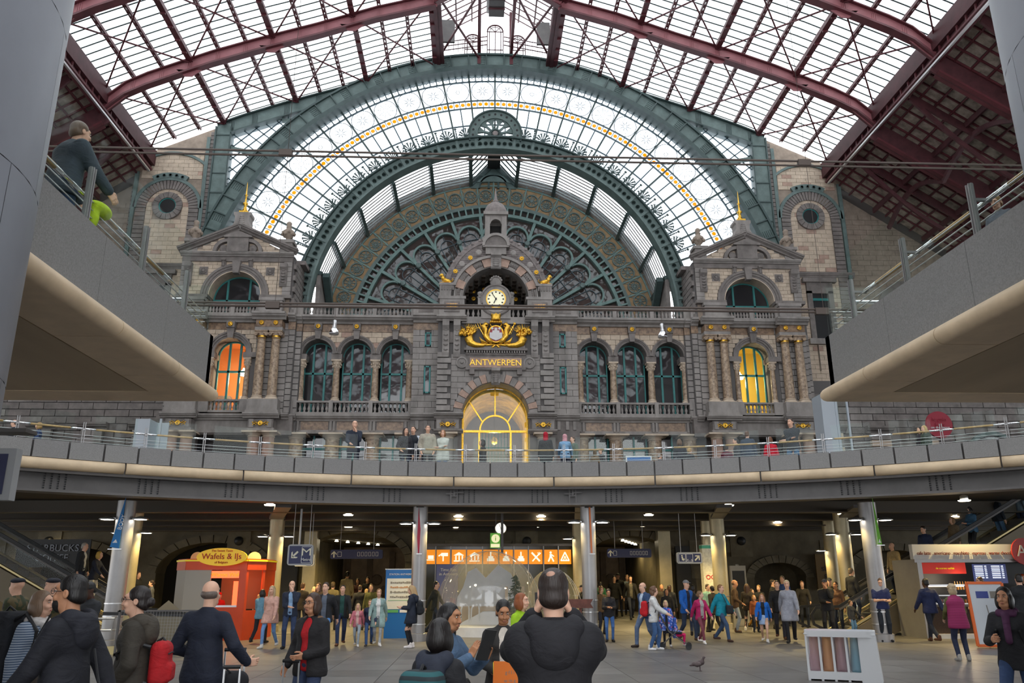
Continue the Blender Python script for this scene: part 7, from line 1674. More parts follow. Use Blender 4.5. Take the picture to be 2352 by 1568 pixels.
def ell(c, r, k=.02,cut=None, R=None):
    c, r = A3(c), A3(r); mr = r.max(); mn = r.min()
    def f(X, Y, Z):
        x, y, z = X-c[0], Y-c[1], Z-c[2]
        if R is not None: x, y, z = R[0][0]*x+R[1][0]*y+R[2][0]*z, R[0][1]*x+R[1][1]*y+R[2][1]*z, R[0][2]*x+R[1][2]*y+R[2][2]*z
        q = np.sqrt((x/r[0])**2+(y/r[1])**2+(z/r[2])**2); g = np.sqrt((x/r[0]**2)**2+(y/r[1]**2)**2+(z/r[2]**2)**2)
        return q*(q-1)/np.maximum(g, 1e-6)
    return dict(f=f, lo=c-(mr if R is not None else r), hi=c+(mr if R is not None else r), k=k, cut=cut)
def half(nrm, d, k=.006):      # removes the side where nrm.p > d
    n_ = A3(nrm); return dict(f=lambda X, Y, Z: d-(X*n_[0]+Y*n_[1]+Z*n_[2]), lo=A3((-9,-9,-9)), hi=A3((9,9,9)), k=k, cut='half')
def boxp(c, h, r=.01,k=.01,cut=None, R=None):
    c, h = A3(c), A3(h)
    def f(X, Y, Z):
        x, y, z = X-c[0], Y-c[1], Z-c[2]
        if R is not None: x, y, z = R[0][0]*x+R[1][0]*y+R[2][0]*z, R[0][1]*x+R[1][1]*y+R[2][1]*z, R[0][2]*x+R[1][2]*y+R[2][2]*z
        qx, qy, qz = np.abs(x)-h[0]+r, np.abs(y)-h[1]+r, np.abs(z)-h[2]+r
        return np.sqrt(np.maximum(qx, 0)**2+np.maximum(qy, 0)**2+np.maximum(qz, 0)**2)+np.minimum(np.maximum(qx, np.maximum(qy, qz)),0)-r
    mh = np.linalg.norm(h) if R is not None else h
    return dict(f=f, lo=c-mh, hi=c+mh, k=k, cut=cut)
def ik(a, t, l1,l2,pole):
    a, t = A3(a), A3(t); d = t-a; L = np.linalg.norm(d)
    if L > (l1+l2)*.995: t = a+d/L*(l1+l2)*.995; d = t-a; L = np.linalg.norm(d)
    u = d/L; x = (l1*l1-l2*l2+L*L)/(2*L); h = math.sqrt(max(0,l1*l1-x*x)); p = A3(pole); p = p-u*(p@u); p /= max(1e-6,np.linalg.norm(p))
    return a+u*x+p*h, t
# base skeleton for a height of 1.75,facing -y; poses give foot and hand targets
WP = MATS['white_paint']
POSES = {
 'stand': dict(feet=((-.11,.0,0),(.11,.02,0)), hands=((-.27,-.06,.80),(.27,-.06,.80))),
 'walk': dict(feet=((-.08,-.30,0),(.08,.34,.05)), hands=((-.25,.22,.86),(.25,-.28,.90)), drop=.035,lean=.03),
 'walk2': dict(feet=((-.08,.32,.05),(.08,-.28,0)), hands=((-.26,-.25,.90),(.26,.20,.86)), drop=.035,lean=.03),
 'phone': dict(feet=((-.10,.0,0),(.10,-.03,0)), hands=((-.07,-.30,1.14),(.08,-.28,1.12)), headp=.38),
 'pocket': dict(feet=((-.12,.0,0),(.12,.04,0)), hands=((-.21,-.10,.90),(.21,-.10,.90))),
 'fold': dict(feet=((-.12,.0,0),(.12,.04,0)), hands=((.10,-.24,1.13),(-.10,-.22,1.10))),
 'chin': dict(feet=((-.12,.0,0),(.12,.04,0)), hands=((.0,-.24,1.08),(.06,-.20,1.46))),
 'lean': dict(feet=((-.12,.12,0),(.12,.10,0)), hands=((-.12,-.42,1.02),(.06,-.30,1.38)), lean=.22),
 'hold': dict(feet=((-.11,.0,0),(.11,.02,0)), hands=((-.24,-.22,.98),(.27,-.04,.80))),
 'rail': dict(feet=((-.11,.1,0),(.11,.08,0)), hands=((-.25,-.38,.98),(.25,-.38,.98)), lean=.12),
 'push': dict(feet=((-.10,.10,0),(.10,-.10,0)), hands=((-.16,-.38,1.02),(.18,-.38,1.02)), lean=.05),
 'sit': dict(feet=((-.10,-.42,0),(.10,-.42,0)), hands=((-.12,-.30,.66),(.12,-.30,.66)), drop=.44),
}
def skel(P, build='m'):
    g = dict(drop=0,lean=0,headp=0,heady=0,twist=0); g.update(P)
    sw = .176 if build == 'm' else (.156 if build == 'f' else .145); z0 = -g['drop']; ln = g['lean']
    S = {}; hipz = .93+z0; S['pel'] = A3((0,.0,hipz+.03)); lean = lambda z: -math.sin(ln)*(z-hipz)
    S['waist'] = A3((0,lean(1.08+z0),1.08+z0)); S['chest'] = A3((0,lean(1.30+z0),1.30+z0)); S['neck'] = A3((0,lean(1.47+z0)+.005,1.475+z0)); S['head'] = A3((0,lean(1.63+z0)-.025-.04*g['headp'],1.635+z0-.02*g['headp']))
    for i, s in enumerate((-1,1)):
        S['hip%d' % i] = A3((s*.095,0,hipz)); ft = A3(g['feet'][i]); an = ft+A3((0,.02,.085)); kn, an = ik(S['hip%d' % i], an, .445,.435,(s*.08,-1,0)); S['kn%d' % i] = kn; S['an%d' % i] = an
        S['sh%d' % i] = A3((s*sw, lean(1.39+z0)+.01,1.392+z0)); hd = A3(g['hands'][i])
        if g.get('drop') and 'sit' not in P.get('tag',''): hd = hd+A3((0,lean(hd[2]),0))
        el, wr = ik(S['sh%d' % i], hd, .29,.255,(s*.55,.6,-.7) if not g.get('pole') else g['pole'][i]); S['el%d' % i] = el; S['wr%d' % i] = wr
    S['g'] = g; S['sw'] = sw; S['toe'] = g.get('toe',(0,0)); return S
def rotm(yaw, pitch):          # columns: head axes
    cy, sy_, cp, sp = math.cos(yaw), math.sin(yaw), math.cos(pitch), math.sin(pitch)
    Rz = np.array([[cy, -sy_, 0],[sy_, cy, 0],[0,0,1]]); Rx = np.array([[1,0,0],[0,cp, -sp],[0,sp, cp]]); return Rz@Rx
def hp(S, v):                  # head-local point -> body space
    return S['head']+S['R']@A3(v)
def body_prims(S, build, girth=1.0):
    p = []; f = build == 'f'; w = girth
    p += [cap(S['pel']+A3((-.07,.01,0)), S['pel']+A3((.07,.01,0)),.115*w, k=.04,sy=.9), cap(S['pel'], S['waist'],.125*w, .115*w, .04,.8), cap(S['waist'], S['chest'],.12*w, .14*w, .05,.75), cap(S['sh0']+A3((.06,0,-.05)), S['sh1']+A3((-.06,0,-.05)),.075,k=.05), cap(S['chest'], S['neck'],.09,.055,.04), cap(S['neck']-A3((0,0,.02)), S['head']-A3((0,-.02,.05)),.053 if not f else .046,k=.02)]
    for i in (0,1):
        p += [cap(S['sh%d' % i], S['el%d' % i],.05,.04,.03), cap(S['el%d' % i], S['wr%d' % i],.04,.027,.01), cap(S['hip%d' % i], S['kn%d' % i],.085*w, .055,.03), cap(S['kn%d' % i], S['an%d' % i],.05,.032,.01)]
    return p
def head_prims(S, f=False):
    R = S['R']; H_ = lambda c, r, k=.02,cut=None: ell(hp(S, c), r, k, cut, R)
    q = 1.0 if not f else .95
    p = [H_((0,.012,.035),(.077*q, .096,.088)), H_((0,-.028,-.035),(.062*q, .072,.085*q),.03), cap(hp(S, (-.03*q, -.06,-.088)), hp(S, (.03*q, -.06,-.088)),.022,k=.025), cap(hp(S, (0,-.02,-.08)), hp(S, (0,.015,-.17)),.05 if not f else .045,k=.03),
         H_((0,-.075,.045),(.05,.03,.022),.02), H_((-.034,-.083,-.03),(.026,.02,.022),.02), H_((.034,-.083,-.03),(.026,.02,.022),.02),
         cap(hp(S, (0,-.098,.02)), hp(S, (0,-.120,-.026)),.008,.012,.012), H_((-.012,-.108,-.03),(.009,.01,.007),.006), H_((.012,-.108,-.03),(.009,.01,.007),.006),
         H_((-.032,-.108,.016),(.017,.016,.010),.010,True), H_((.032,-.108,.016),(.017,.016,.010),.010,True), H_((0,-.098,-.064),(.022,.012,.010),.008), H_((0,-.115,-.064),(.026,.01,.0022),.004,True)]
    for s in (-1,1): p += [H_((s*.078*q, .012,-.004),(.011,.022,.032),.008), H_((s*.088*q, .006,-.002),(.006,.011,.018),.006,True)]
    return p
def hand_prims(wr, d, palm, s, curl=.5,spread=.12):
    """wr wrist, d direction of the fingers, palm normal direction; s = -1/1 side of the thumb"""
    d = A3(d); d /= np.linalg.norm(d); n_ = A3(palm); n_ -= d*(n_@d); n_ /= np.linalg.norm(n_); t = np.cross(d, n_)*s
    p = [cap(A3(wr)-d*.04,A3(wr)+d*.012,.026,.027,.012), boxp(A3(wr)+d*.052,(.038,.013,.046),.012,.014,None, np.stack([t, n_, d],1))]
    for i, (o, L) in enumerate(((.029,.072),(.010,.08),(-.010,.075),(-.028,.058))):
        b = A3(wr)+d*.094+t*o; a1 = curl*(.55+.1*i); dr = d*math.cos(a1)+n_*math.sin(a1)+t*o*spread*8; m1 = b+dr*L*.45; a2 = curl*(1.35+.12*i); m2 = m1+(d*math.cos(a2)+n_*math.sin(a2)+t*o*spread*4)*L*.32; a3 = curl*(1.9+.1*i); m3 = m2+(d*math.cos(a3)+n_*math.sin(a3))*L*.25
        p += [cap(b-d*.012,m1,.0092,.0088,.005), cap(m1,m2,.0088,.008,.003), cap(m2,m3,.008,.0068,.003)]
    b = A3(wr)+d*.022+t*.026; m1 = b+(t*.65+d*.6+n_*.35)*.042; m2 = m1+(d*.85+t*.12+n_*.45)*.036; m3 = m2+(d*.85-t*.1+n_*.4)*.022
    p += [cap(b, m1,.0145,.011,.01), cap(m1,m2,.011,.0095,.004), cap(m2,m3,.0095,.0075,.003)]
    return p
def arm_dirs(S, i):
    d = S['wr%d' % i]-S['el%d' % i]; return d/np.linalg.norm(d)
def top_prims(S, build, kind, girth=1.0,hem=None, bulk=.0,sleeve=1.0):
    f = build == 'f'; w = girth; z0 = -S['g']['drop']; p = []; b = bulk
    hz = {'jacket': .80,'tee': .88,'parka': .68,'coat': .45,'vest': .80,'blazer': .78}[kind]+z0 if hem is None else hem+z0
    by = S['waist'][1]-S['pel'][1]
    p += [cap(S['waist'], S['chest'],.135*w+b, .152*w+b, .05,.78), cap(S['sh0']+A3((.05,0,-.06)), S['sh1']+A3((-.05,0,-.06)),.088+b*.6,k=.05), cap(S['chest'], S['neck']-A3((0,0,.02)),.11,.068,.05), cap(S['neck']-A3((0,-.01,.03)), S['sh0']+A3((.01,0,.012)),.055,.045,.04), cap(S['neck']-A3((0,-.01,.03)), S['sh1']+A3((-.01,0,.012)),.055,.045,.04)]
    for i in (0,1):
        if kind in ('coat','parka'): fr_ = min(1.0,max(.15,(S['hip0'][2]-hz)/.44)); p.append(cap(S['hip%d' % i], S['hip%d' % i]+(S['kn%d' % i]-S['hip%d' % i])*fr_, .125*w+b, .12*w+b, .07))
    fl = 1.0 if kind in ('tee','jacket','vest','blazer') else 1.12
    p += [cap(A3((-.068,S['pel'][1]+.01,hz+.06)), S['waist']+A3((-.03,.0,.0)),(.125*w+b)*fl, .12*w+b, .05,.92), cap(A3((.068,S['pel'][1]+.01,hz+.06)), S['waist']+A3((.03,.0,.0)),(.125*w+b)*fl, .12*w+b, .05,.92)]
    if f: p += [ell(S['chest']+A3((-.065,-.075,-.01)),(.06,.06,.06),.03), ell(S['chest']+A3((.065,-.075,-.01)),(.06,.06,.06),.03)]
    if kind != 'vest':
        for i in (0,1):
            sh, el, wr = S['sh%d' % i], S['el%d' % i], S['wr%d' % i]
            if sleeve >= .9: p += [cap(sh, el, .066+b*.7,.055+b*.6,S['g'].get('kb',.035)), cap(el, el+(wr-el)*.93,.055+b*.6,.043+b*.5,.01)]
            else: p += [cap(sh, sh+(el-sh)*.62,.064+b, .062+b, .035)]
    p.append(half((0,0,-1),-hz, .004)); p.append(cap(S['neck']+A3((0,-.03,.085 if kind == 'tee' else .10)), S['neck']+A3((0,-.05,.25)),.08,.1,.01,cut=True)); return p
def leg_prims(S, girth=1.0,slim=1.0,cuff=.06):
    p = [cap(S['pel']+A3((-.07,.015,-.01)), S['pel']+A3((.07,.015,-.01)),.110*girth, k=.04,sy=.98), cap(S['pel'], S['waist'],.12*girth, .12*girth, .03,.8)]
    for i in (0,1):
        an, kn = S['an%d' % i], S['kn%d' % i]; e = an+(kn-an)*.02-A3((0,0,.02)); p += [cap(S['hip%d' % i], kn, .088*girth, .066*slim, .02), cap(kn, e, .066*slim, .052*slim, .01)]
    p.append(half((0,0,1), S['waist'][2]+.01)); return p
def shoe_prims(S, which):
    p = []
    for i, s in enumerate((-1,1)):
        if i != which: continue
        an = S['an%d' % i]; sole = an[2]-.085; ty = S['toe'][i]; d = A3((s*.25,-1,0)); d /= np.linalg.norm(d)
        p += [cap(an+A3((0,.03,-.04)), an+d*.15+A3((0,0,-.05)),.044,.036,.015), cap(an+A3((0,.01,.035)), an+A3((0,0,-.03)),.05,.05,.02), half((0,0,-1),-(sole+.002),.004)]
    return p
def hair_prims(S, style, f=False):
    R = S['R']; H_ = lambda c, r, k=.015,cut=None: ell(hp(S, c), r, k, cut, R); p = []
    if style == 'bald': return None
    if style == 'fringe': p = [H_((0,.03,-.005),(.086,.085,.055))]; cut = [H_((0,-.03,.065),(.10,.14,.075),.01,True)]; return p+cut
    p = [H_((0,.02,.045),(.0835,.100,.0925))]
    face = [H_((0,-.10,-.004),(.067,.078,.1),.012,True)]
    if style == 'short': p += [H_((0,.05,-.02),(.08,.07,.07))]; face += [H_((0,-.04,-.1),(.12,.12,.08),.02,True)]
    elif style == 'cap':
        p = [H_((0,.012,.055),(.089,.107,.084))]; p.append(H_((0,-.125,.052),(.07,.075,.010),.008)); face = [half(-(R@A3((0,0,1))),-float((R@A3((0,0,1)))@hp(S, (0,0,.04))),.004)]
    elif style == 'beret': p = [H_((0,.005,.085),(.092,.11,.045)), H_((.05,.0,.08),(.06,.09,.03))]; face = []
    elif style == 'bob': p += [H_((0,.045,-.03),(.10,.085,.11)), H_((-.07,.0,-.05),(.035,.06,.09)), H_((.07,.0,-.05),(.035,.06,.09))]
    elif style == 'long': p += [cap(hp(S, (0,.07,.0)), hp(S, (0,.09,-.30)),.085,.07,.03,.8), cap(hp(S, (-.07,.02,0)), hp(S, (-.09,.0,-.27)),.04,.032,.02), cap(hp(S, (.07,.02,0)), hp(S, (.09,.0,-.27)),.04,.032,.02)]
    elif style == 'pony': p += [H_((0,.11,.02),(.035,.04,.04)), cap(hp(S, (0,.12,.01)), hp(S, (0,.14,-.2)),.038,.02,.02)]
    elif style == 'bun': p += [H_((0,.05,-.03),(.078,.065,.07)), H_((0,.12,-.01),(.042,.04,.042),.01)]; face += [H_((0,-.04,-.1),(.12,.12,.07),.02,True)]
    elif style == 'curly':
        rnd = random.Random(3)
        for i in range(34):
            a = rnd.uniform(0,2*PI); b = rnd.uniform(-.6,1.3); p.append(H_((.085*math.cos(a)*math.cos(b),.02+.1*math.sin(a)*math.cos(b),.03+.1*math.sin(b)),(.03,.03,.03),.015))
        p += [H_((0,.05,-.05),(.1,.08,.1))]
    elif style == 'scarf': p = [H_((0,.02,.03),(.094,.11,.11)), cap(hp(S, (0,.02,-.06)), hp(S, (0,.03,-.17)),.09,.10,.03)]; face = [H_((0,-.1,-.01),(.058,.07,.085),.015,True)]
    return p+face
def rgb(c): return tuple(int(c[i:i+2],16)/255 for i in (0,2,4))
def lin(c): return tuple(((x+.055)/1.055)**2.4 if x > .04 else x/12.92 for x in c)
def cloth(hexc, rough=.8,kind='cloth'):
    nm = kind+'_'+hexc
    if nm in MATS: return MATS[nm]
    m = mat(nm, lin(rgb(hexc)), rough, var=.16 if kind in ('cloth','hair') else .05,scale=14 if kind == 'cloth' else 30,stretch=(60,60,6) if kind == 'hair' else None)
    if kind in ('cloth','hair'):
        nt = m.node_tree; b = nt.nodes['Principled BSDF']; g = nt.nodes.new('ShaderNodeNewGeometry'); mp = nt.nodes.new('ShaderNodeMapping'); nz = nt.nodes.new('ShaderNodeTexNoise'); bp = nt.nodes.new('ShaderNodeBump')
        mp.inputs['Scale'].default_value = (5,5,9) if kind == 'cloth' else (90,90,8); nz.inputs['Scale'].default_value = 1.0; nz.inputs['Detail'].default_value = 3; nz.inputs['Distortion'].default_value = 1.4 if kind == 'cloth' else .2
        bp.inputs['Strength'].default_value = .8; bp.inputs['Distance'].default_value = .02 if kind == 'cloth' else .006
        nt.links.new(g.outputs['Position'], mp.inputs['Vector']); nt.links.new(mp.outputs[0], nz.inputs['Vector']); nt.links.new(nz.outputs['Fac'], bp.inputs['Height']); nt.links.new(bp.outputs['Normal'], b.inputs['Normal'])
    return m
def floral(nm, a, b, c):
    m = mat(nm, a, .8); nt = m.node_tree; bs = nt.nodes['Principled BSDF']; v = nt.nodes.new('ShaderNodeTexVoronoi'); v.inputs['Scale'].default_value = 22; cr = nt.nodes.new('ShaderNodeValToRGB'); e = cr.color_ramp.elements; cr.color_ramp.interpolation = 'CONSTANT'
    e[0].color = (*a, 1); e[1].color = (*b, 1); e[1].position = .55; x = e.new(.8); x.color = (*c, 1); g = nt.nodes.new('ShaderNodeNewGeometry'); nt.links.new(g.outputs['Position'], v.inputs['Vector']); nt.links.new(v.outputs['Color'], cr.inputs['Fac']); nt.links.new(cr.outputs['Color'], bs.inputs['Base Color']); return m
floral('cloth_floral',(.03,.09,.42),(.35,.42,.75),(.45,.08,.2)); floral('cloth_camo',(.035,.045,.018),(.10,.075,.03),(.02,.015,.01)); MATS['cloth_camo'].node_tree.nodes['Voronoi Texture'].inputs['Scale'].default_value = 13
def stripes(nm, a, b, sc):
    m = mat(nm, a, .8); nt = m.node_tree; bs = nt.nodes['Principled BSDF']; v = nt.nodes.new('ShaderNodeTexWave'); v.bands_direction = 'Z'; v.inputs['Scale'].default_value = sc; v.inputs['Distortion'].default_value = .6; cr = nt.nodes.new('ShaderNodeValToRGB'); e = cr.color_ramp.elements; e[0].color = (*a, 1); e[1].color = (*b, 1); e[0].position = .45; e[1].position = .55; g = nt.nodes.new('ShaderNodeNewGeometry'); nt.links.new(g.outputs['Position'], v.inputs['Vector']); nt.links.new(v.outputs['Fac'], cr.inputs['Fac']); nt.links.new(cr.outputs['Color'], bs.inputs['Base Color']); return m
stripes('cloth_stripe',(.08,.13,.22),(.42,.48,.56),14); stripes('cloth_quilt',(.19,.008,.06),(.33,.025,.12),9)
SKIN = {'l': 'e0b095','m': 'c08a68','d': '4a2c1e','t': 'b07a55'}
PCACHE = {}
def fmesh(S, res):             # eyes, brows and lips as small solids
    D = {}
    def sp(mb, c, r, n=6):
        q = MB().sphere((0,0,0), r, n+2,n); mb.add([tuple(hp(S, A3(x)+A3(c))) for x in q.v], q.f); return mb
    for i, s in enumerate((-1,1)):
        D['eye%d' % i] = sp(MB(),(s*.031,-.0935,.016),(.013,.008,.0065)).mesh('eye','white_paint', True)
        D['iris%d' % i] = sp(MB(),(s*.031,-.1012,.0165),(.0056,.0022,.0056)).mesh('iris','white_paint', True)
        b = MB(); pts = [hp(S, (s*x, y, z)) for x, y, z in ((.014,-.1005,.034),(.03,-.1005,.0385),(.047,-.0905,.035))]; b.tube([tuple(p) for p in pts],[.0035,.0045,.002],5); D['brow%d' % i] = b.mesh('eyebrow','white_paint', True)
    l = MB(); sp(l, (0,-.1045,-.0605),(.020,.0065,.0042)); sp(l, (0,-.104,-.0672),(.017,.0065,.0048)); D['lips'] = l.mesh('lips','white_paint', True); return D
def person(label, px, py, Y=None, f=None, rz=0,pose='stand', build='m', top='jacket', tc='1c1c22', bc='22283a', hair='short', hc='2a1c14', skin='l', shoes='1a1614', shirt=None, H=None, z0=0.0,res=None, girth=1.0,bulk=.012,hem=None, sleeve=1.0,skirt=None, open_=False, slim=1.0,hood=None, hy=0,hpit=None, hands=True, mod=None, group=None, coat2=None):
    """px, py: pixel of the head top; f: pixel row of the feet (or Y: distance)"""
    Yv = Y if Y is not None else atz(px, f, z0).y
    P = dict(POSES[pose]);
    if mod: P.update(mod)
    top_ = aty(px, py, Yv)
    near = Yv < 12.5
    if res is None: res = .011 if Yv < 8 else (.014 if near else (.024 if Yv < 31 else .032))
    hpit = hpit if hpit is not None else P.get('headp',0)
    key = (pose, build, top, hair, girth, bulk, hem, sleeve, skirt, open_, slim, hood, hy, hpit, res, bool(mod) and label)
    t = thing('person', label, 'person', group)
    if key not in PCACHE:
        S = skel(P, build); S['R'] = rotm(hy, hpit); fe = build == 'f'; D = {}
        ex = []; bp = body_prims(S, build, girth*.92)
        if near: ex.append((head_prims(S, fe),.0055 if Yv < 8 else .007))
        else: bp += head_prims(S, fe)
        if hands:
            for i, s in enumerate((-1,1)):
                d = arm_dirs(S, i); dd = P.get('fd',(None, None))[i]; d = A3(dd) if dd is not None else d
                pn = A3(P.get('palm',((s*-1,-.2,0),(s*-1,-.2,0)))[i]) if P.get('palm') else A3((-s, -.25,.1)); cu = P.get('curl',(.55,.55))[i]
                hpq = hand_prims(S['wr%d' % i], d, pn, P.get('thumb',(1,-1))[i], cu)
                if near: ex.append((hpq, .0048))
                else: bp += [cap(S['wr%d' % i], S['wr%d' % i]+d*.09,.035,.03,.01), cap(S['wr%d' % i]+d*.09,S['wr%d' % i]+d*.16+pn*.03,.028,.02,.01), cap(S['wr%d' % i]+d*.03,S['wr%d' % i]+d*.08+A3((0,-.045,0)),.016,.012,.005)]
        D['body'] = smesh('body', bp, max(res, .014) if near else res, WP, ex)
        tp = top_prims(S, build, top, girth, hem, bulk, sleeve)
        if open_: tp.insert(-1,boxp((0,-.25+S['chest'][1],1.0-P.get('drop',0)),(.055,.22,.42),.02,.01,True)); tp.insert(-1,ell((0,-.14+S['chest'][1],1.42-P.get('drop',0)),(.075,.1,.09),.01,True))
        D['top'] = smesh('top', tp, res, WP)
        if open_ or top == 'vest': D['shirt'] = smesh('shirt', top_prims(S, build, 'tee', girth*.93,.86,0,1.0 if top == 'vest' else .3), res, WP)
        if skirt: D['skirt'] = smesh('skirt',[cap(A3((0,.01,skirt-P.get('drop',0))), S['waist']-A3((0,0,.05)),.2,.12,.02,.9), half((0,0,-1),-(skirt-P.get('drop',0)+.04)), half((0,0,1), S['waist'][2])], res, WP)
        D['trousers'] = smesh('trousers', leg_prims(S, girth, slim), res, WP)
        D['shoe0'] = smesh('shoe', shoe_prims(S, 0), min(res, .02), WP); D['shoe1'] = smesh('shoe', shoe_prims(S, 1), min(res, .02), WP)
        hr = hair_prims(S, hair, fe)
        if hr: D['hair'] = smesh('hair', hr, .007 if near else min(res, .02), WP)
        if hood: D['hood'] = smesh('hood',[cap(S['neck']+A3((-.09,.06,-.02)), S['neck']+A3((.09,.06,-.02)),.075,k=.03), cap(S['neck']+A3((-.1,.03,0)), S['neck']+A3((-.06,-.09,-.03)),.045,.03,.03), cap(S['neck']+A3((.1,.03,0)), S['neck']+A3((.06,-.09,-.03)),.045,.03,.03), ell(S['neck']+A3((0,.12,-.1)),(.13,.07,.13),.03), ell(S['neck']+A3((0,.03,.07)),(.085,.1,.09),.02,True)], res, WP)
        D.update(fmesh(S, res))
        D['top_z'] = float(hp(S, (0,.012,.125))[2]); D['S'] = S; PCACHE[key] = D
    D = PCACHE[key]
    sc__ = (H/1.75) if H else (top_.z-z0)/D['top_z']
    if H: z0 = top_.z-D['top_z']*sc__
    t.location = (top_.x, Yv, z0); t.rotation_euler = (0,0,rz); t.scale = (sc__,)*3
    ms = dict(body=cloth(SKIN.get(skin, skin),.55,'skin'), top=MATS[tc] if tc in MATS else cloth(tc), trousers=MATS[bc] if bc in MATS else cloth(bc), shoe=cloth(shoes, .6), hair=cloth(hc, .45,'hair') if hair not in ('cap','beret','scarf') else cloth(hc), shirt=MATS[shirt] if shirt in MATS else cloth(shirt or 'c8c8c8'), skirt=cloth(coat2 or '9fb6d6'), hood=MATS[hood] if hood in MATS else (cloth(hood) if isinstance(hood, str) else None), eye=cloth('cfc8c0',.3,'eye'), iris=cloth('120b08',.25,'eye'), brow=cloth('1e1510' if hc not in ('d8c8a8','d9c9a0') else '6a5238',.6), lips=cloth({'l': 'b56a5e','m': '96564a','d': '5a2c26','t': '9a5c4c'}.get(skin, 'b56a5e'),.45,'lip'))
    NAMES = dict(body='body', top={'tee': 'shirt'}.get(top, 'coat' if top in ('coat','parka') else ('waistcoat' if top == 'vest' else 'jacket')), trousers='trousers', shoe='shoe', hair='hair' if hair not in ('cap','beret','scarf') else {'cap': 'cap','beret': 'beret','scarf': 'headscarf'}[hair], shirt='shirt', skirt='skirt', hood='hood', eye='eye', iris='iris', brow='eyebrow', lips='lips')
    for k, me in D.items():
        if k in ('S','top_z') or not isinstance(me, bpy.types.Mesh): continue
        far = res > .02
        k = k.rstrip('01')
        if far and (k == 'eye' or Yv > 31 and k in ('iris','brow','lips')): continue
        o = obj(NAMES[k], me, t); o.material_slots[0].link = 'OBJECT'; o.material_slots[0].material = ms[k]
    t['_S'] = 0; del t['_S']
    return t, D['S'], sc__
# ------------------------------------------------------------------ the crowd
D_ = math.radians
# near people
ph, S, k = person('heavy-set man in black hooded jacket photographing, seen from behind',1270,1308,Y=4.75,rz=D_(176), pose='stand', build='m', top='jacket', tc='16151a', bc='20222c', hair='short', hc='2a1e18', girth=1.2,bulk=.02,hood='1c1b20', mod=dict(kb=.11,hands=((-.10,-.17,1.52),(.10,-.17,1.52)), pole=((-.8,.1,-1.2),(.8,.1,-1.2)), fd=((.3,-.25,.9),(-.3,-.25,.9)), curl=(.9,.9), headp=-.05), hem=.72)
obj('bald_spot', smesh('bald_spot',[ell(hp(S, (.01,.075,.095)),(.032,.028,.026),.01,None, S['R'])],.007,cloth('b58a74',.5,'skin')), ph)
cam_t = thing('photo_camera','small black camera held up by the heavy-set photographer','camera', loc=(ph.location.x-.02,ph.location.y+.26,ph.location.z+1.60*k), rz=D_(176)); _bx((-.065,-.03,-.04),(.065,.03,.04)).build('body','black', cam_t); MB().lathe((0,-.03,0),[(.03,0),(.033,.05),(.028,.06),(0,.05)],14,'y').build('lens','steel_beam', cam_t)
wo, S, k = person('young woman in black leather jacket looking down at an orange folder',1155,1379,Y=8.5,rz=D_(8), pose='stand', build='f', top='jacket', tc='2b2826', bc='3a5a8c', hair='bun', hc='15100e', skin='t', open_=True, shirt='c9c0b4', hpit=.32,mod=dict(hands=((-.12,-.26,1.05),(.17,-.24,1.08)), fd=((.5,-.5,.3),(-.4,-.6,.3)), curl=(.9,.9)))
fo = thing('orange_folder','orange folder with pencilled writing held by the leather-jacketed woman','folder', loc=(wo.location.x+.05,wo.location.y-.40,1.02*k), rz=D_(4)); mat('folder_orange',(.75,.17,.01),.6); MB().plate([(-.16,-.11),(.16,-.12),(.15,.12),(-.15,.13)],-.008,.008).build('cover','folder_orange', fo); _bx((-.155,-.004,-.1),(-.145,.012,.12)).build('pages','kiosk_yellow', fo)
for j, sg_ in enumerate(('g f l i','w m g')): text(sg_, .045,'map_ink', fo, (0,-.011,.03-.07*j), name='pencil_line', ext=.001)
wt, S, k = person('long-haired woman in denim jacket holding up a tablet',1030,1386,Y=7.35,rz=D_(58), pose='stand', build='f', top='jacket', tc='4d6580', bc='1b1b22', hair='long', hc='120e0d', skin='t', hpit=.12,hem=.74,mod=dict(hands=((-.13,-.34,1.30),(.13,-.34,1.27)), fd=((.25,-.35,.9),(-.1,-.5,.85)), curl=(.45,.45), palm=((1,-.2,0),(-1,-.2,0))))
Rz = Matrix.Rotation(D_(58),4,'Z'); q = wt.location+Rz@Vector((0,-.43*k, 1.40*k)); tb = thing('tablet_computer','dark tablet held up by the woman in denim','tablet', loc=q); tb.rotation_euler = (D_(18), D_(6), D_(58)); _bx((-.09,-.006,-.125),(.09,.006,.125)).build('case','black', tb); _bx((-.08,.006,-.115),(.08,.008,.115)).build('screen','screen_blue', tb)
gb_, S, k = person('short-haired woman in black jacket seen from behind beside the tablet holder',1010,1421,Y=5.9,rz=D_(150), pose='stand', build='f', top='jacket', tc='1b1b1f', bc='1c1c24', hair='bob', hc='17110f', skin='m', hood='272c3a')
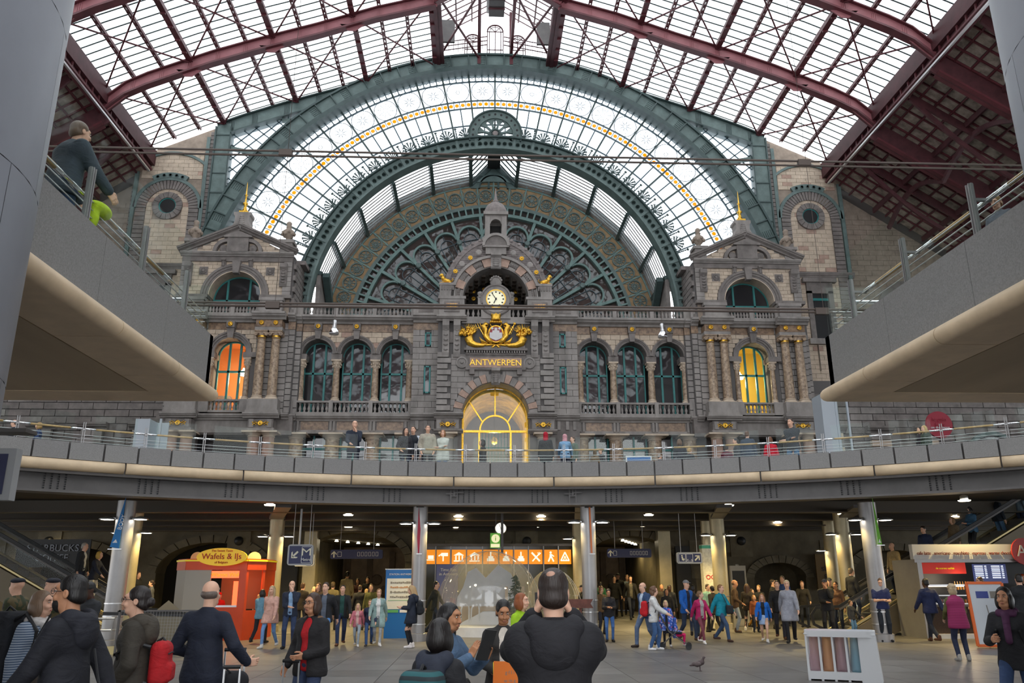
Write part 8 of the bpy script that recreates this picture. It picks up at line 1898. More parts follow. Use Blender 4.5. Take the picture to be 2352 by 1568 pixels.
def backpack(label, owner, k, rz, m, size=(.16,.10,.24), z=1.18,y=.22,m2='black', straps=True):
    t = thing('backpack', label, 'backpack', loc=owner.location+Matrix.Rotation(rz, 4,'Z')@Vector((0,y*k, z*k)), rz=rz)
    obj('pack', smesh('pack',[boxp((0,0,0), size, .07,.02), boxp((0,size[1]*.9,-size[2]*.35),(size[0]*.75,.045,size[2]*.42),.04,.02)],.012 if owner.location.y < 14 else .022,MATS[m] if m in MATS else cloth(m)), t)
    MB().tube([(0,-size[1]*.6,size[2]*.95),(0,0,size[2]*1.12),(0,size[1]*.3,size[2]*.95)],.012,6).build('haul_loop', m2,t)
    MB().tube([(-size[0]*.75,size[1]*1.02,size[2]*.45),(0,size[1]*1.1,size[2]*.5),(size[0]*.75,size[1]*1.02,size[2]*.45)],.006,5).build('zip', m2,t)
    if straps:
        for s in (-1,1): MB().tube([(s*.10,-size[1]+.01,size[2]*.75),(s*.12,-size[1]-.12,size[2]*.95),(s*.125,-size[1]-.26,size[2]*.5),(s*.13,-size[1]-.2,-size[2]*.4),(s*.12,-size[1]+.01,-size[2]*.8)],.018,6).build('strap', m2,t)
    return t
stripes('cloth_plaid',(.02,.03,.035),(.02,.10,.11),6)
backpack('teal and black plaid backpack worn by the short-haired woman', gb_, k, D_(150),'cloth_plaid',(.15,.10,.23),1.13,.23)
bm, S, k = person('bearded man with glasses in a black hooded jacket walking past the rucksack woman',182,1321,Y=6.6,rz=D_(-97), pose='walk', build='m', top='jacket', tc='191a22', bc='4a443d', hair='short', hc='120e0c', skin='m', hood='1d1e27', girth=1.05,bulk=.022)
bd = obj('beard', smesh('beard',[ell(hp(S, (0,-.06,-.075)),(.062,.058,.06),.02,None, S['R']), ell(hp(S, (0,-.115,-.03)),(.04,.03,.035),.015,True, S['R']), ell(hp(S, (0,-.118,-.064)),(.022,.02,.009),.006,True, S['R'])],.007,cloth('120e0c')), bm)
def glasses(o, S):
    g = MB()
    for s in (-1,1): g.tube([tuple(hp(S, (s*.032+.021*math.cos(a),-.117,.015+.017*math.sin(a)))) for a in [2*PI*i/14 for i in range(14)]],.0022,4,closed=True); g.tube([tuple(hp(S, (s*.053,-.115,.018))), tuple(hp(S, (s*.08,-.02,.015)))],.0022,4)
    g.tube([tuple(hp(S, (-.011,-.12,.018))), tuple(hp(S, (.011,-.12,.018)))],.0022,4); return g.build('glasses','black', o)
glasses(bm, S)
sb = thing('shoulder_bag','blue and tan shoulder bag hanging behind the bearded man','bag', loc=bm.location+Vector((.32,-.12,.78))); obj('pouch', smesh('pouch',[ell((0,0,0),(.11,.08,.15),.02)],.014,cloth('22406a')), sb); MB().tube([(.03,.02,.1),(-.06,.08,.3),(-.14,.14,.5)],.01,6).build('strap','black', sb); obj('flap', smesh('flap',[ell((-.05,0,0),(.08,.082,.13),.02)],.014,cloth('6b5238')), sb)
rw_, S, k = person('grey-haired woman in striped top carrying a huge rucksack',92,1357,Y=8.7,rz=D_(82), pose='walk2', build='f', top='jacket', tc='cloth_stripe', bc='16161c', hair='bob', hc='7d6550', skin='l', mod=dict(hands=((-.20,.05,.80),(.22,-.02,.78))))
backpack('large black trekking rucksack on the grey-haired woman', rw_, k, D_(82),'22242a',(.19,.15,.36),1.16,.30)
sf = obj('scarf', smesh('scarf',[cap(S['neck']+A3((-.07,-.05,-.01)), S['neck']+A3((.07,-.05,-.01)),.05,k=.02), cap(S['neck']+A3((.07,.03,0)), S['neck']+A3((-.07,.03,0)),.05,k=.02), cap(S['neck']+A3((-.03,-.12,-.04)), S['chest']+A3((-.02,-.18,-.1)),.045,.04,.02)],.014,cloth('d9d4d0')), rw_)
hb = thing('handbag','dark brown slouchy handbag at the hip of the rucksack woman','bag', loc=rw_.location+Vector((.18,-.22,.86))); obj('pouch', smesh('pouch',[ell((0,0,0),(.15,.08,.14),.03), boxp((0,0,-.05),(.13,.06,.08),.04,.02)],.014,cloth('4a4038')), hb); MB().tube([(-.1,0,.1),(-.04,.03,.4),(.03,.08,.6)],.01,6).build('strap','black', hb)
sc1 = thing('suitcase','dark blue soft suitcase on a red telescopic handle pulled by the rucksack woman','suitcase', loc=(rw_.location.x-.62,8.4,0)); sc1.rotation_euler = (0,D_(-35),0); obj('shell', smesh('shell',[boxp((0,0,.33),(.2,.14,.28),.05,.02)],.015,cloth('243a5c')), sc1); mat('handle_red',(.5,.03,.04),.4)
for dy in (-.07,.07): MB().tube([(.1,dy, .6),(.1,dy, 1.0)],.01,6).build('handle','handle_red', sc1); MB().lathe((.05,dy*1.5,.05),[(0,-.02),(.05,-.02),(.05,.02),(0,.02)],12,'y').build('wheel','black', sc1)
bn, S, k = person('woman with hair bun and glasses in an olive hooded parka',325,1347,Y=7.7,rz=D_(-84), pose='pocket', build='f', top='parka', tc='3b362e', bc='1b1b20', hair='bun', hc='1f1613', skin='l', hood='453f36', hem=.58,bulk=.025); glasses(bn, S)
backpack('small red backpack on the woman in the olive parka', bn, k, D_(-84),'b0141c',(.13,.08,.19),1.10,.24)
bald, S, k = person('bald man in navy sweater and jeans seen from behind beside the luggage',485,1333,Y=8.7,rz=D_(170), pose='stand', build='m', top='jacket', tc='171d2e', bc='3c5a86', hair='fringe', hc='6b5d54', skin='l', girth=1.08,mod=dict(hands=((-.40,-.12,.98),(.20,-.18,1.05)), fd=((-.5,-.8,0), None)))
def suitcase(label, px, Y, hgt, w, d, m, rz=0,handle=True, hz=1.0,grip='steel', wheels=True):
    p = aty(px, 1500,Y); t = thing('suitcase', label, 'suitcase', loc=(p.x, Y, 0), rz=rz); obj('shell', smesh('shell',[boxp((0,0,hgt/2+.06),(w/2,d/2,hgt/2),.045,.02)],.015,MATS[m] if m in MATS else cloth(m)), t)
    _bx((-w*.4,-d/2-.012,hgt*.15+.06),(w*.4,-d/2+.01,hgt*.62+.06)).build('front_pocket', MATS[m] if m in MATS else cloth(m), t)
    if handle:
        for s in (-1,1): MB().tube([(s*w*.24,d*.3,hgt*.9),(s*w*.24,d*.3,hz)],.011,6).build('handle_tube', grip, t)
        MB().tube([(-w*.26,d*.3,hz),(w*.26,d*.3,hz)],.02,6).build('grip','black', t)
    for sx in (-1,1):
        for sy in (-1,1): MB().lathe((sx*w*.38,sy*d*.3,.04),[(0,-.015),(.04,-.015),(.04,.015),(0,.015)],10,'y').build('wheel','black', t)
    return t
suitcase('tall black suitcase with raised handle beside the bald man',538,9.1,.66,.42,.26,'17181c', D_(8), hz=1.08); suitcase('small burgundy trolley bag strapped before the black suitcase',534,8.35,.40,.30,.2,'4a2024', D_(6), hz=.98)
db = thing('duffel_bag','black duffel bag lying on the tall black suitcase','bag', loc=(aty(538,1440,9.1).x, 8.92,.80)); obj('bag', smesh('bag',[cap((-.14,0,0),(.14,0,0),.1,k=.02)],.014,cloth('1b1b20')), db); MB().tube([(-.08,-.05,.08),(0,-.07,.14),(.08,-.05,.08)],.01,6).build('grab_handle','black', db)
sw_, S, k = person('woman in black jacket over red top standing with a suitcase',722,1362,Y=9.9,rz=D_(-28), pose='stand', build='f', top='jacket', tc='1c1a1c', bc='2c3a58', hair='bob', hc='3a2418', skin='m', open_=True, shirt='b01820', girth=1.1,bulk=.025,mod=dict(hands=((-.26,-.12,.92),(.08,-.22,1.05)))); glasses(sw_, S)
fc = obj('fur_collar', smesh('fur_collar',[cap(S['neck']+A3((-.1,.02,-.03)), S['neck']+A3((.1,.02,-.03)),.05,k=.02), cap(S['neck']+A3((.1,-.0,-.03)), S['neck']+A3((.09,-.1,-.12)),.045,.03,.02), cap(S['neck']+A3((-.1,-.0,-.03)), S['neck']+A3((-.09,-.1,-.12)),.045,.03,.02)],.014,cloth('7a5a42')), sw_)
suitcase('black suitcase with red piping held by the woman in red top',662,9.6,.62,.40,.26,'18181c', D_(-20), hz=.92)
sm, S, k = person('smiling woman with purple scarf and black jacket walking past the notice board',2305,1348,Y=9.9,rz=D_(-48), pose='walk', build='f', top='jacket', tc='1a1a1e', bc='2f4468', hair='bob', hc='15100e', skin='m', mod=dict(hands=((-.12,-.32,1.12),(.24,-.05,.82)), lean=.06))
obj('scarf', smesh('scarf',[cap(S['neck']+A3((-.07,-.05,-.02)), S['neck']+A3((.07,-.05,-.02)),.052,k=.02), cap(S['neck']+A3((.0,-.10,-.05)), S['chest']+A3((.02,-.18,-.16)),.045,.04,.02), cap(S['neck']+A3((-.07,.04,0)), S['neck']+A3((.07,.04,0)),.05,k=.02)],.014,cloth('4a2444')), sm)
backpack('grey backpack on the smiling woman', sm, k, D_(-48),'3a3c42',(.15,.10,.22),1.10,.24)
mv, S, k = person('woman in quilted magenta waistcoat with olive sleeves seen from behind',2188,1342,f=1518,rz=D_(172), pose='stand', build='f', top='vest', tc='cloth_quilt', bc='232a42', hair='curly', hc='b09a78', shirt='5c5a2c', shoes='9a9690', girth=1.18,bulk=.03,hem=.74,mod=dict(lean=.12,hands=((-.2,-.3,.95),(.2,-.3,.95))))
li_, S, k = person('red-haired woman in lime green jacket beside the photographer',1195,1362,Y=12.2,rz=D_(62), pose='stand', build='f', top='jacket', tc='9ac41e', bc='2a3550', hair='bob', hc='8a4a22')
for px, rz, lab in ((46,-95,'facing the white recycling station'),(127,-50,'looking towards the rucksack woman')): person('soldier in camouflage and dark beret '+lab, px, 1327,Y=14.2,rz=D_(rz), pose='fold', build='m', top='tee', tc='cloth_camo', bc='cloth_camo', hair='beret', hc='1a1c28', girth=1.1,bulk=.02,sleeve=.3,hem=.82,shoes='17120e')
person('dark-skinned young man looking at his phone behind the bearded man',212,1338,Y=14.5,rz=D_(-30), pose='phone', build='m', tc='2a2c30', bc='22242c', hair='short', hc='0e0b0a', skin='d')
# people in the middle of the hall: px, head-top row, feet row
C = lambda lab, px, py, f, **k: person(lab, px, py, f=f, **k)
C('woman in grey coat and mustard scarf in front of the waffle kiosk',522,1342,1462,rz=D_(20), build='f', top='coat', tc='7a7876', bc='1c1e26', hair='bob', hc='7a3c1c', open_=True, shirt='c07a18', hem=.7)
C('woman in light blue jacket walking away with a flowered bag',603,1353,1477,rz=D_(165), pose='walk', build='f', tc='6d9cb4', bc='1c1d26', hair='bob', hc='241812')
C('blond woman in pale pink coat walking forward',627,1345,1488,rz=D_(-12), pose='walk', build='f', top='coat', tc='d3a596', bc='6e93c4', hair='long', hc='b8a07c', hem=.72,shoes='d8d4cc', slim=.85)
C('man in navy jacket and blue shirt raising a hand to his chin',672,1333,1490,rz=D_(5), pose='chin', tc='1b2438', bc='2c3c5c', hair='fringe', hc='6a5a4c', open_=True, shirt='8fb0d4')
C('man in black jacket and grey pullover striding in jeans',750,1337,1505,rz=D_(-8), pose='walk2', tc='1a1b20', bc='4c7cb4', hair='short', hc='3a2a20', open_=True, shirt='5a6270', shoes='7a4a30')
C('man in black jacket with green lining holding the girl by the hand',788,1343,1482,rz=D_(8), pose='walk', tc='17191b', bc='243454', hair='short', hc='2a211c', open_=True, shirt='1f4a44', shoes='5a3422')
C('small blond girl in pink jacket holding hands',823,1385,1484,rz=D_(2), pose='walk2', build='f', tc='c4707c', bc='9aa4ac', hair='long', hc='c8a878', open_=True, shirt='d8b0a8', shoes='e8e4e0', slim=.9)
C('boy in navy jacket walking beside the girl in pink',851,1377,1483,rz=D_(4), pose='walk', build='f', tc='242c48', bc='34507c', hair='short', hc='8a6a44', shoes='3a3434')
C('woman in pale mint coat with tan shoulder bag',871,1352,1483,rz=D_(6), pose='walk2', build='f', top='parka', tc='8fa8a4', bc='a8acb0', hair='bun', hc='a07850', open_=True, shirt='e4e2de', hem=.6,shoes='e0dcd8', slim=.85)
wm2_, S, k = C('long-haired blond woman in navy parka standing before the station map',948,1345,1488,rz=D_(-100), pose='phone', build='f', top='parka', tc='1e2534', bc='17171c', hair='long', hc='b49468', shoes='e8e0dc', slim=.8,hood='232a3a')
backpack('dark backpack worn by the blond woman at the station map', wm2_, k, D_(-100),'191c22',(.13,.08,.19),1.12,.24,straps=False)
C('bearded man walking with a green bag behind the bubble',1000,1335,1456,rz=D_(70), pose='walk', tc='2a2c28', bc='2a3444', hair='short', hc='1c1612')
C('woman in black jacket reading her phone beside the orange-ribboned pillar',1397,1352,1474,rz=D_(-5), pose='phone', build='f', tc='1c1a1e', bc='3f68a4', hair='bun', hc='1c1412', skin='m', slim=.85)
C('heavy grey-haired man in blue jacket and light checked shirt',1478,1337,1486,rz=D_(-60), pose='walk', tc='2c4468', bc='5a6c88', hair='fringe', hc='8a7868', girth=1.15,open_=True, shirt='b8c8d8', shoes='3a2c24')
wj, S, k = C('curly-haired woman in white jacket pushing the buggy',1497,1347,1493,rz=D_(72), pose='push', build='f', tc='d2d2d0', bc='3f5f8c', hair='curly', hc='6a4c38', shoes='e4e2e0', hem=.76)
backpack('bright red backpack on the woman in white jacket', wj, k, D_(72),'c01420',(.14,.09,.2),1.14,.24)
C('little blond girl in blue flowered coat beside the buggy',1528,1378,1485,rz=D_(-10), pose='stand', build='f', top='parka', tc='cloth_floral', bc='1c1c24', hair='bob', hc='cdb384', shoes='dcd8d4', hem=.6,slim=.85)
C('man in grey cap and royal blue jacket walking',1573,1332,1470,rz=D_(28), pose='walk2', tc='0f5cb4', bc='26344c', hair='cap', hc='84868a', open_=True, shirt='20243a', shoes='4a3428', bulk=.02)
C('girl in magenta jacket and grey top looking sideways',1606,1357,1478,rz=D_(14), pose='walk', build='f', tc='b01c5c', bc='7a3c48', hair='bun', hc='7a5c40', open_=True, shirt='a8a4a0', shoes='e8e4e2', hy=.9,slim=.85)
C('dark-skinned man in navy coat behind the girl in magenta',1590,1343,1462,rz=D_(160), pose='walk', tc='20242e', bc='283a58', hair='short', hc='17110e', skin='d')
tw_, S, k = C('woman in turquoise jacket striding with a crossbody bag',1652,1342,1473,rz=D_(38), pose='walk', build='f', tc='0f8ea4', bc='3a5272', hair='short', hc='8a6440', shoes='4a3026', bulk=.02)
cbg = thing('crossbody_bag','dark crossbody bag on the woman in turquoise','bag', loc=tw_.location+Vector((.22,-.16,.92))); obj('pouch', smesh('pouch',[boxp((0,0,0),(.11,.05,.13),.04,.02)],.02,cloth('25282c')), cbg); MB().tube([(-.06,0,.12),(-.2,.06,.45)],.01,5).build('strap','black', cbg)
C('woman with dark red scarf walking away by the warm-lit pillar',1636,1345,1452,rz=D_(200), pose='walk2', build='f', top='parka', tc='26221f', bc='1f1d1e', hair='bun', hc='1f1613')
C('person in pale green shirt standing by the patterned post',1624,1341,1448,rz=D_(30), tc='8cb8ac', bc='3a3a3c', hair='short', hc='3a2a1e')
C('shaven-headed man in brown leather jacket smoking',1685,1331,1452,rz=D_(70), pose='hold', tc='4a3420', bc='8a94a0', hair='fringe', hc='6a4c30', skin='m', open_=True, shirt='1c1e22', shoes='4a3220')
C('woman with very long brown hair and dark jacket walking',1714,1340,1451,rz=D_(150), pose='walk', build='f', tc='2a2018', bc='17161a', hair='long', hc='3f2818', shoes='d8d2ca', slim=.8)
C('fair-haired woman in black coat behind the long-haired woman',1742,1343,1444,rz=D_(-40), build='f', top='coat', tc='1b1b1d', bc='1f2026', hair='bun', hc='8a6840')
C('girl in bright blue jacket and pale pleated skirt',1749,1363,1475,rz=D_(-20), pose='walk2', build='f', tc='1466c0', bc='caa286', hair='long', hc='a06a40', open_=True, shirt='17171a', skirt=.62,shoes='e6e2de', slim=.7)
C('short-haired woman in long grey double-breasted coat',1806,1332,1475,rz=D_(-22), pose='walk', build='f', top='coat', tc='9a9ca6', bc='141418', hair='short', hc='cdbb98', hem=.62,bulk=.02,open_=False, shoes='141214')
C('man in black jacket just behind the woman in the grey coat',1783,1333,1467,rz=D_(-15), pose='walk2', tc='17181c', bc='2a2a34', hair='short', hc='2a1f18', shoes='5a3220')
C('man in black tracksuit with white stripes and cap rubbing his face',1893,1330,1466,rz=D_(-25), pose='chin', tc='141418', bc='1a191c', hair='cap', hc='242a3c', skin='m', bulk=.02)
C('boy in charcoal anorak stretching out an arm',1952,1378,1463,rz=D_(25), pose='hold', build='f', tc='33363e', bc='5a86b4', hair='short', hc='5a4632', mod=dict(hands=((-.26,-.08,.84),(.45,-.2,.98))))
C('man in navy T-shirt leaning on the pillar reading his phone',2018,1327,1474,rz=D_(-12), pose='phone', top='tee', tc='232f5c', bc='1f2630', hair='short', hc='5a3c24', sleeve=.3,shoes='17151a')
C('man in dark blue jacket walking away towards the coffee kiosk',2126,1328,1474,rz=D_(185), pose='walk', tc='1c2850', bc='1c2436', hair='short', hc='17110e', skin='d', shoes='5a3420', bulk=.025)
person('woman in red jacket holding a paper cup at the coffee kiosk',2250,1325,Y=24.6,rz=D_(-80), pose='hold', build='f', tc='b81a1c', bc='26262c', hair='bun', hc='5a3c28')
person('tall person in dark coat behind the notice board',2338,1318,Y=21.5,rz=D_(160), tc='17191d', bc='1f2e48', hair='short', hc='1c1512', top='parka')
person('red-haired barista at the counter of the coffee kiosk',2348,1318,Y=26.9,rz=0,build='f', top='tee', tc='1a1412', hair='bun', hc='a04a20', sleeve=.3)
person('vendor in red inside the waffle kiosk',505,1360,Y=28.5,rz=D_(30), build='f', tc='b01c1c', hair='cap', hc='b01c1c', top='tee', sleeve=.3)
person('man in dark cap behind the small bubble',1337,1343,Y=32.5,rz=D_(-70), tc='1a1a1e', hair='cap', hc='141418', pose='hold')
# background crowd before and inside the passages
for lab, px, py, Y, rz, kw in (
 ('man in dark brown coat in the crowd behind the navy-jacketed man',696,1338,31,170,dict(tc='2a221c', hc='5a3c22')),('pale-haired woman in beige in the crowd behind the striding man',722,1347,33,10,dict(build='f', tc='a89878', hair='bob', hc='c8b48c')),('brown-haired woman peeking between the two striding men',733,1338,29,-15,dict(build='f', tc='3a2c26', hair='long', hc='4a3020')),('man in khaki jacket walking into the map passage',765,1336,33,175,dict(tc='5c5236', hc='4a3a24', pose='walk')),
 ('man in black jacket with red backpack panel walking away behind the girl',827,1343,32,178,dict(tc='1b1a1c', hc='4a3826', pose='walk2')),('fair-haired child walking away beside the red backpack man',842,1352,33,170,dict(build='f', tc='2a2420', hair='short', hc='b89868')),('woman in olive coat with long brown hair behind the mint coat',853,1341,31.5,0,dict(build='f', tc='5a5a2c', hair='long', hc='3a2618')),
 ('pale-jumpered person standing in the mouth of the map passage',798,1312,43,175,dict(tc='8a8068', hc='1c1612')),('woman deep in the map passage in dark red',822,1328,44,0,dict(build='f', tc='4a2422', hair='long', hc='2a1a12')),('man deep in the map passage in a black anorak',845,1325,45,0,dict(tc='1c1c1f', hc='1a1512')),('blond child in the crowd by the waffle kiosk panel',600,1362,30.5,0,dict(build='f', tc='7a4a30', hair='bob', hc='b88c50')),
 ('person in green in the platform passage',1378,1335,40,180,dict(tc='1f5a3c', hc='1c1512')),('man in black coat standing in the platform passage',1410,1322,42,0,dict(tc='141416', hc='17120f', pose='walk')),('tall person in black hat in the platform passage',1419,1316,44,180,dict(tc='121214', hair='cap', hc='101012')),('man in open dark jacket walking out of the platform passage',1447,1322,40.5,0,dict(tc='1c1a1a', hc='2a2018', open_=True, shirt='6a6458', pose='walk')),('pale man in light shirt deep in the platform passage',1440,1320,46,0,dict(tc='7a8a98', hc='6a4c34')),('woman in patterned brown shawl behind the phone-reading woman',1380,1347,29.5,20,dict(build='f', tc='6a5236', hair='curly', hc='7a5228')),
 ('bald man glimpsed behind the dark-haired woman in black',1519,1341,33,0,dict(tc='2c2420', hair='fringe', hc='4a3424', skin='m')),('dark-haired woman in black cardigan behind the flowered girl',1530,1351,29.5,0,dict(build='f', tc='1a181a', hair='long', hc='241812', skin='m')),('dark-skinned man glimpsed behind the woman in black cardigan',1537,1343,32,0,dict(tc='1c1e24', hc='100c0a', skin='d')),
 ('man in dark coat standing near the arched recess',1773,1330,32,60,dict(tc='201e1c', hc='2a1f16')),('grey-haired man in blue by the arched recess',1796,1322,34,-40,dict(tc='2c4a8a', hc='6a5844')),('young man leaning on the escalator balustrade by the arched recess',1841,1334,33,-20,dict(tc='2a2622', hc='6a3c1c', pose='rail')),('man in grey cap behind the tracksuit man',1904,1327,30,-20,dict(tc='3a342c', hair='cap', hc='2a2c30')),('woman in brown behind the tracksuit man',1918,1335,29,-40,dict(build='f', tc='6a4a34', hair='bun', hc='2c1c14', skin='m')),
 ('blond toddler beside the woman in black coat',1731,1366,30,0,dict(build='f', tc='8a4a24', hair='bob', hc='a8743c')),('woman in mustard trousers walking behind the long-haired woman',1725,1352,32.5,30,dict(build='f', tc='2a2420', bc='a8782a', hair='bob', hc='4a3420', pose='walk'))): person(lab, px, py, Y=Y, rz=D_(rz), **kw)
# escalator riders: stand on the steps, height given
for lab, px, py, Y, H, rz, kw in (
 ('white-haired man in dark blazer riding down the escalator by the blue pennant',195,1246,28.2,1.76,80,dict(tc='26282c', hc='a8a094', open_=True, shirt='dcd8cc')),('blond woman in dark jacket leaning on the escalator rail by the blue pennant',223,1266,28.2,1.66,85,dict(build='f', tc='1f2230', bc='c8c0b0', hair='bob', hc='c8a048', pose='rail')),('dark-clad woman on the far escalator behind the blue-pennant pillar',318,1312,31.5,1.66,60,dict(build='f', tc='17171a', hair='long', hc='3a2616')),('ponytailed girl in grey on the far escalator behind the blue-pennant pillar',350,1332,31,1.5,-70,dict(build='f', tc='4a4c54', hair='bun', hc='2a1c14')),
 ('bald man in tan jacket riding the escalator beside the green-pennant pillar',2048,1246,28.8,1.74,-70,dict(tc='8a7a5c', hair='fringe', hc='7a6a58')),('man in navy jacket looking down on the coffee-side escalator',2120,1208,28.8,1.76,-60,dict(tc='1f2c4c', hc='2a1c14', hpit=.3)),('fair-haired woman in fur-trimmed coat on the coffee-side escalator',2186,1187,28.8,1.66,-75,dict(build='f', tc='7a6a54', hair='bob', hc='a07850', top='parka')),('dark-haired woman in denim shirt on the coffee-side escalator',2226,1163,28.8,1.68,-80,dict(build='f', tc='4a7498', bc='1c1c22', hair='bob', hc='1a1310', pose='phone')),('person in jeans near the head of the coffee-side escalator',2282,1135,28.8,1.75,100,dict(tc='1c2430', bc='4a6c90', hc='2a1c14')),('person in dark blue jeans at the head of the coffee-side escalator',2330,1112,28.8,1.75,100,dict(tc='6a7a8a', bc='1f2a44', hc='2a1c14')),('man with white-strapped pack at the foot of the coffee-side escalator',1953,1304,28.8,1.76,110,dict(tc='1c1c20', hc='6a5a48'))): person(lab, px, py, Y=Y, H=H, rz=D_(rz), **kw)
# people on the ring deck (floor 4.95)
Z = 4.95
for lab, px, py, Y, rz, kw in (
 ('balding man in navy jacket leaning on the ring deck rail, hand to face',815,968,26.6,10,dict(tc='1f2738', bc='1c2230', hair='fringe', hc='8a7868', pose='lean')),('dark-haired woman with scarf on the ring deck beside the man in white shirt',932,982,27.0,25,dict(build='f', tc='2a2a30', hair='long', hc='2c1a12', pose='hold')),('man in dark waistcoat and white shirt on the ring deck',950,979,27.4,-10,dict(top='vest', tc='20242c', shirt='c8ccd4', hc='4a3424')),('man in beige anorak standing at the ring deck rail',983,976,26.7,5,dict(tc='a8a090', bc='1c1e24', hc='4a3a2c', pose='pocket', bulk=.025)),('woman in white coat with brown hair at the ring deck rail',1018,987,26.7,-10,dict(build='f', top='parka', tc='c8c8c0', bc='4a6a94', hair='bob', hc='8a5c34', hem=.66,pose='fold')),
 ('woman with headphones on the ring deck before the entrance arch',1109,1009,29.5,-80,dict(build='f', tc='1c1c20', hair='bob', hc='15110e')),('pink-headscarfed person in denim jacket leaning on the ring deck rail',1297,996,26.6,172,dict(build='f', tc='7aa0c0', hair='scarf', hc='d09aa0', pose='rail')),('red-hooded person in black coat on the ring deck',1253,992,26.7,165,dict(tc='1a1c20', hair='scarf', hc='b0142c', top='parka')),('short-haired man facing the pink headscarf on the ring deck',1316,1002,27.2,-60,dict(tc='5a6a5c', hc='4a3426')),('woman in olive brown hooded coat sitting on the ring deck',1366,1034,27.6,150,dict(build='f', tc='6a5230', hair='scarf', hc='5c4626', H=1.2)),('dark-haired man sitting beside the woman in olive brown',1380,1030,28.2,-60,dict(tc='26242a', hc='2a1c14', H=1.25)),
 ('grey-haired seated person beyond the ring deck notice board',1514,1043,29,100,dict(tc='3a3a40', hc='9a948a', H=1.2)),('young woman standing dark-coated on the ring deck by the notice board',1560,1008,28.5,170,dict(build='f', tc='22242c', hair='bob', hc='6a4c34', top='parka')),('blond woman in black jacket seated on the ring deck',1583,1028,27.6,130,dict(build='f', tc='1c1e22', hair='bun', hc='b8945c', H=1.4)),('grey-haired man seated between the blond woman and the standing woman',1549,1037,28.6,100,dict(tc='4a4a50', hc='8a8074', H=1.3)),
 ('person in burgundy coat bending on the ring deck',1668,1022,27,160,dict(build='f', tc='5a1a2c', hair='short', hc='2a1c16', H=1.45)),('man in charcoal jacket seated behind the burgundy coat',1690,1006,28,-100,dict(tc='3a3c40', hc='2a2420', H=1.62)),('tall man in slate blue jacket on the ring deck',1715,990,26.6,150,dict(tc='2c3a4c', hc='5a3a24')),('woman in scarlet jacket at the ring deck rail',1768,1003,26.4,165,dict(build='f', tc='c0142c', hair='bob', hc='6a4024', H=1.55)),('bespectacled man with camera and dark jacket at the ring deck rail',1815,961,26.2,-45,dict(tc='262c34', bc='3a6488', hc='3a2c22', pose='fold')),
 ('balding man in dark suit behind the ring deck rail near the glazed lift',36,964,24.5,-80,dict(tc='1f2432', hair='fringe', hc='5a4a3c')),('fair-haired person in blue jacket near the glazed lift on the ring deck',92,970,24.5,-70,dict(tc='2c3e64', hair='bob', hc='a8824c', build='f')),('long-haired blond woman in green jacket sitting before the round crimson sign',2122,977,25.0,-80,dict(build='f', tc='2c3a2c', hair='long', hc='b89a60', H=1.45)),('dark-haired woman beside the long-haired blond by the crimson sign',2112,980,26.0,-80,dict(build='f', tc='2a2228', hair='long', hc='1c1412', H=1.45))):
    H = kw.pop('H', None); person(lab, px, py, Y=Y, rz=D_(rz), z0=Z, H=H, **kw)
# people on the side decks
gm, S, k = person('man in dark grey jacket leaning over the glass rail of the side deck',168,273,Y=8.2,rz=D_(150), z0=Z, pose='rail', tc='39434c', bc='33496a', hair='short', hc='6a5340', bulk=.03,girth=1.1)
person('blond onlooker in grey jacket peering over the side deck rail',2287,452,Y=8.2,rz=D_(-60), H=1.15,build='f', tc='6a6e78', hair='short', hc='9a7c4c', hpit=.3)
yj = thing('yellow_garment','folded hi-vis yellow garment over the side deck rail','garment', loc=(-4.15,8.3,5.62)); obj('fold', smesh('fold',[ell((0,0,.05),(.12,.2,.08),.03), ell((0,-.12,-.08),(.07,.08,.14),.03)],.015,cloth('b8d020')), yj)
# buggy with child
bg = thing('buggy','dark folding buggy on double wheels pushed by the woman in white','stroller', loc=(atz(1552,1490,0).x, atz(1552,1490,0).y, 0), rz=D_(75))
for s in (-1,1):
    MB().tube([(s*.2,-.35,.1),(s*.2,.15,.45),(s*.2,.45,1.0),(s*.2,.55,1.02)],.015,6).build('side_tube','steel_beam', bg); MB().tube([(s*.2,.35,.1),(s*.2,-.1,.5)],.015,6).build('cross_tube','steel_beam', bg)
    for y in (-.35,.35):
        for d in (-.05,.05): MB().lathe((s*.2+d, y, .08),[(0,-.015),(.08,-.02),(.08,.02),(0,.015)],14,'x').build('wheel','black', bg)
obj('seat', smesh('seat',[boxp((0,-.02,.42),(.17,.18,.03),.02,.02), boxp((0,.2,.65),(.17,.03,.25),.02,.03)],.02,cloth('23262f')), bg)
person('toddler in blue flowered hooded coat and pink trousers riding in the buggy',1549,1418,Y=atz(1552,1490,0).y+.02,rz=D_(75), pose='sit', build='f', tc='cloth_floral', bc='d01860', hair='scarf', hc='3a5aa8', H=.95,shoes='c8c4c0')
# bicycle behind the women
bi = thing('bicycle','dark bicycle parked behind the women with the tablet and folder','bicycle', loc=(aty(1110,1500,9.6).x-.3,9.6,0), rz=D_(78))
for x in (-.52,.52): MB().tube([(x+.33*math.cos(2*PI*i/28),0,.34+.33*math.sin(2*PI*i/28)) for i in range(28)],.016,6,closed=True).build('wheel','black', bi); sp_ = MB(); [sp_.tube([(x, 0,.34),(x+.32*math.cos(2*PI*i/18),0,.34+.32*math.sin(2*PI*i/18))],.0022,3) for i in range(18)]; sp_.build('spokes','steel', bi, kind='stuff')
for a, b in (((-.52,.34),(-.18,.82)),((-.52,.34),(-.05,.32)),((-.05,.32),(-.2,.9)),((-.05,.32),(.4,.78)),((-.18,.78),(.38,.82)),((.36,.92),(.52,.34))): MB().tube([(a[0],0,a[1]),(b[0],0,b[1])],.016,8).build('frame_tube','sign_blue', bi)
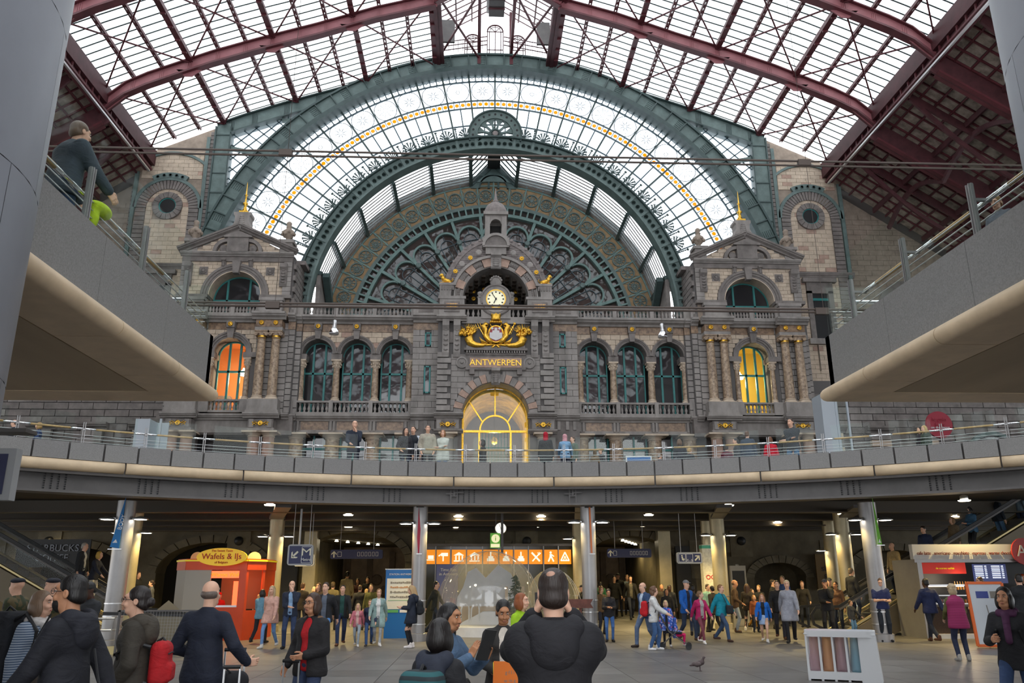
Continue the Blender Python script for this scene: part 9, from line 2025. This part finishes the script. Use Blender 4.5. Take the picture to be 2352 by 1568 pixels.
MB().sphere((-.22,0,.95),(.13,.07,.04),10,6).build('saddle','black', bi); MB().tube([(.3,-.28,1.02),(.38,0,1.0),(.3,.28,1.02)],.014,6).build('handlebar','steel', bi); MB().lathe((-.05,.02,.32),[(0,-.01),(.09,-.01),(.09,.01),(0,.01)],16,'y').build('chainring','steel_beam', bi)
# pigeon
pp = atz(1608,1541,0); pg2 = thing('pigeon','brown-grey pigeon standing on the paving','pigeon', loc=(pp.x, pp.y, 0), rz=D_(60)); pb = [cap((0,.05,.13),(0,-.05,.17),.055,.05,.02), cap((0,-.06,.19),(0,-.085,.25),.03,.022,.02), ell((0,-.095,.265),(.022,.028,.022),.01), cap((0,-.115,.262),(0,-.14,.255),.006,.003,.005), cap((0,.1,.12),(0,.2,.10),.03,.015,.02), cap((-.02,-.0,.1),(-.02,-.005,.01),.007,.006,.004), cap((.02,-.0,.1),(.02,-.005,.01),.007,.006,.004), cap((-.02,-.0,.008),(-.02,-.04,.006),.006,.004,.003), cap((.02,0,.008),(.02,-.04,.006),.006,.004,.003)]
obj('body', smesh('body', pb, .007,cloth('5a4c4c')), pg2); obj('wing', smesh('wing',[ell((-.045,.05,.145),(.018,.10,.04),.01)],.007,cloth('6b5f5e')), pg2); obj('wing', smesh('wing',[ell((.045,.05,.145),(.018,.10,.04),.01)],.007,cloth('6b5f5e')), pg2)
# wooden arrow sign and flowered bag
p = aty(1330,1385,26.0); ar_ = thing('wooden_arrow_sign','brown wooden arrow board pointing away from the bubble','sign', loc=(p.x, 25.6,p.z)); mat('arrow_brown',(.14,.045,.03),.6,var=.3,scale=6); MB().plate([(-.45,-.13),(.38,-.13),(.30,0),(.38,.13),(-.45,.13)],-.02,.02).build('board','arrow_brown', ar_); _bx((-.05,.02,-p.z),(.03,.08,.1)).build('post','arrow_brown', ar_)
p = atz(583,1466,0); fb_ = thing('flowered_bag','red flowered shopping bag carried by the woman in light blue','bag', loc=(p.x, p.y-.1,.08)); obj('bag', smesh('bag',[boxp((0,0,.16),(.14,.07,.16),.04,.02)],.02,cloth('8a4a40')), fb_); MB().tube([(-.08,0,.3),(0,0,.55),(.08,0,.3)],.01,5).build('handle','map_green', fb_)
bpy.data.scenes.remove(TSC)
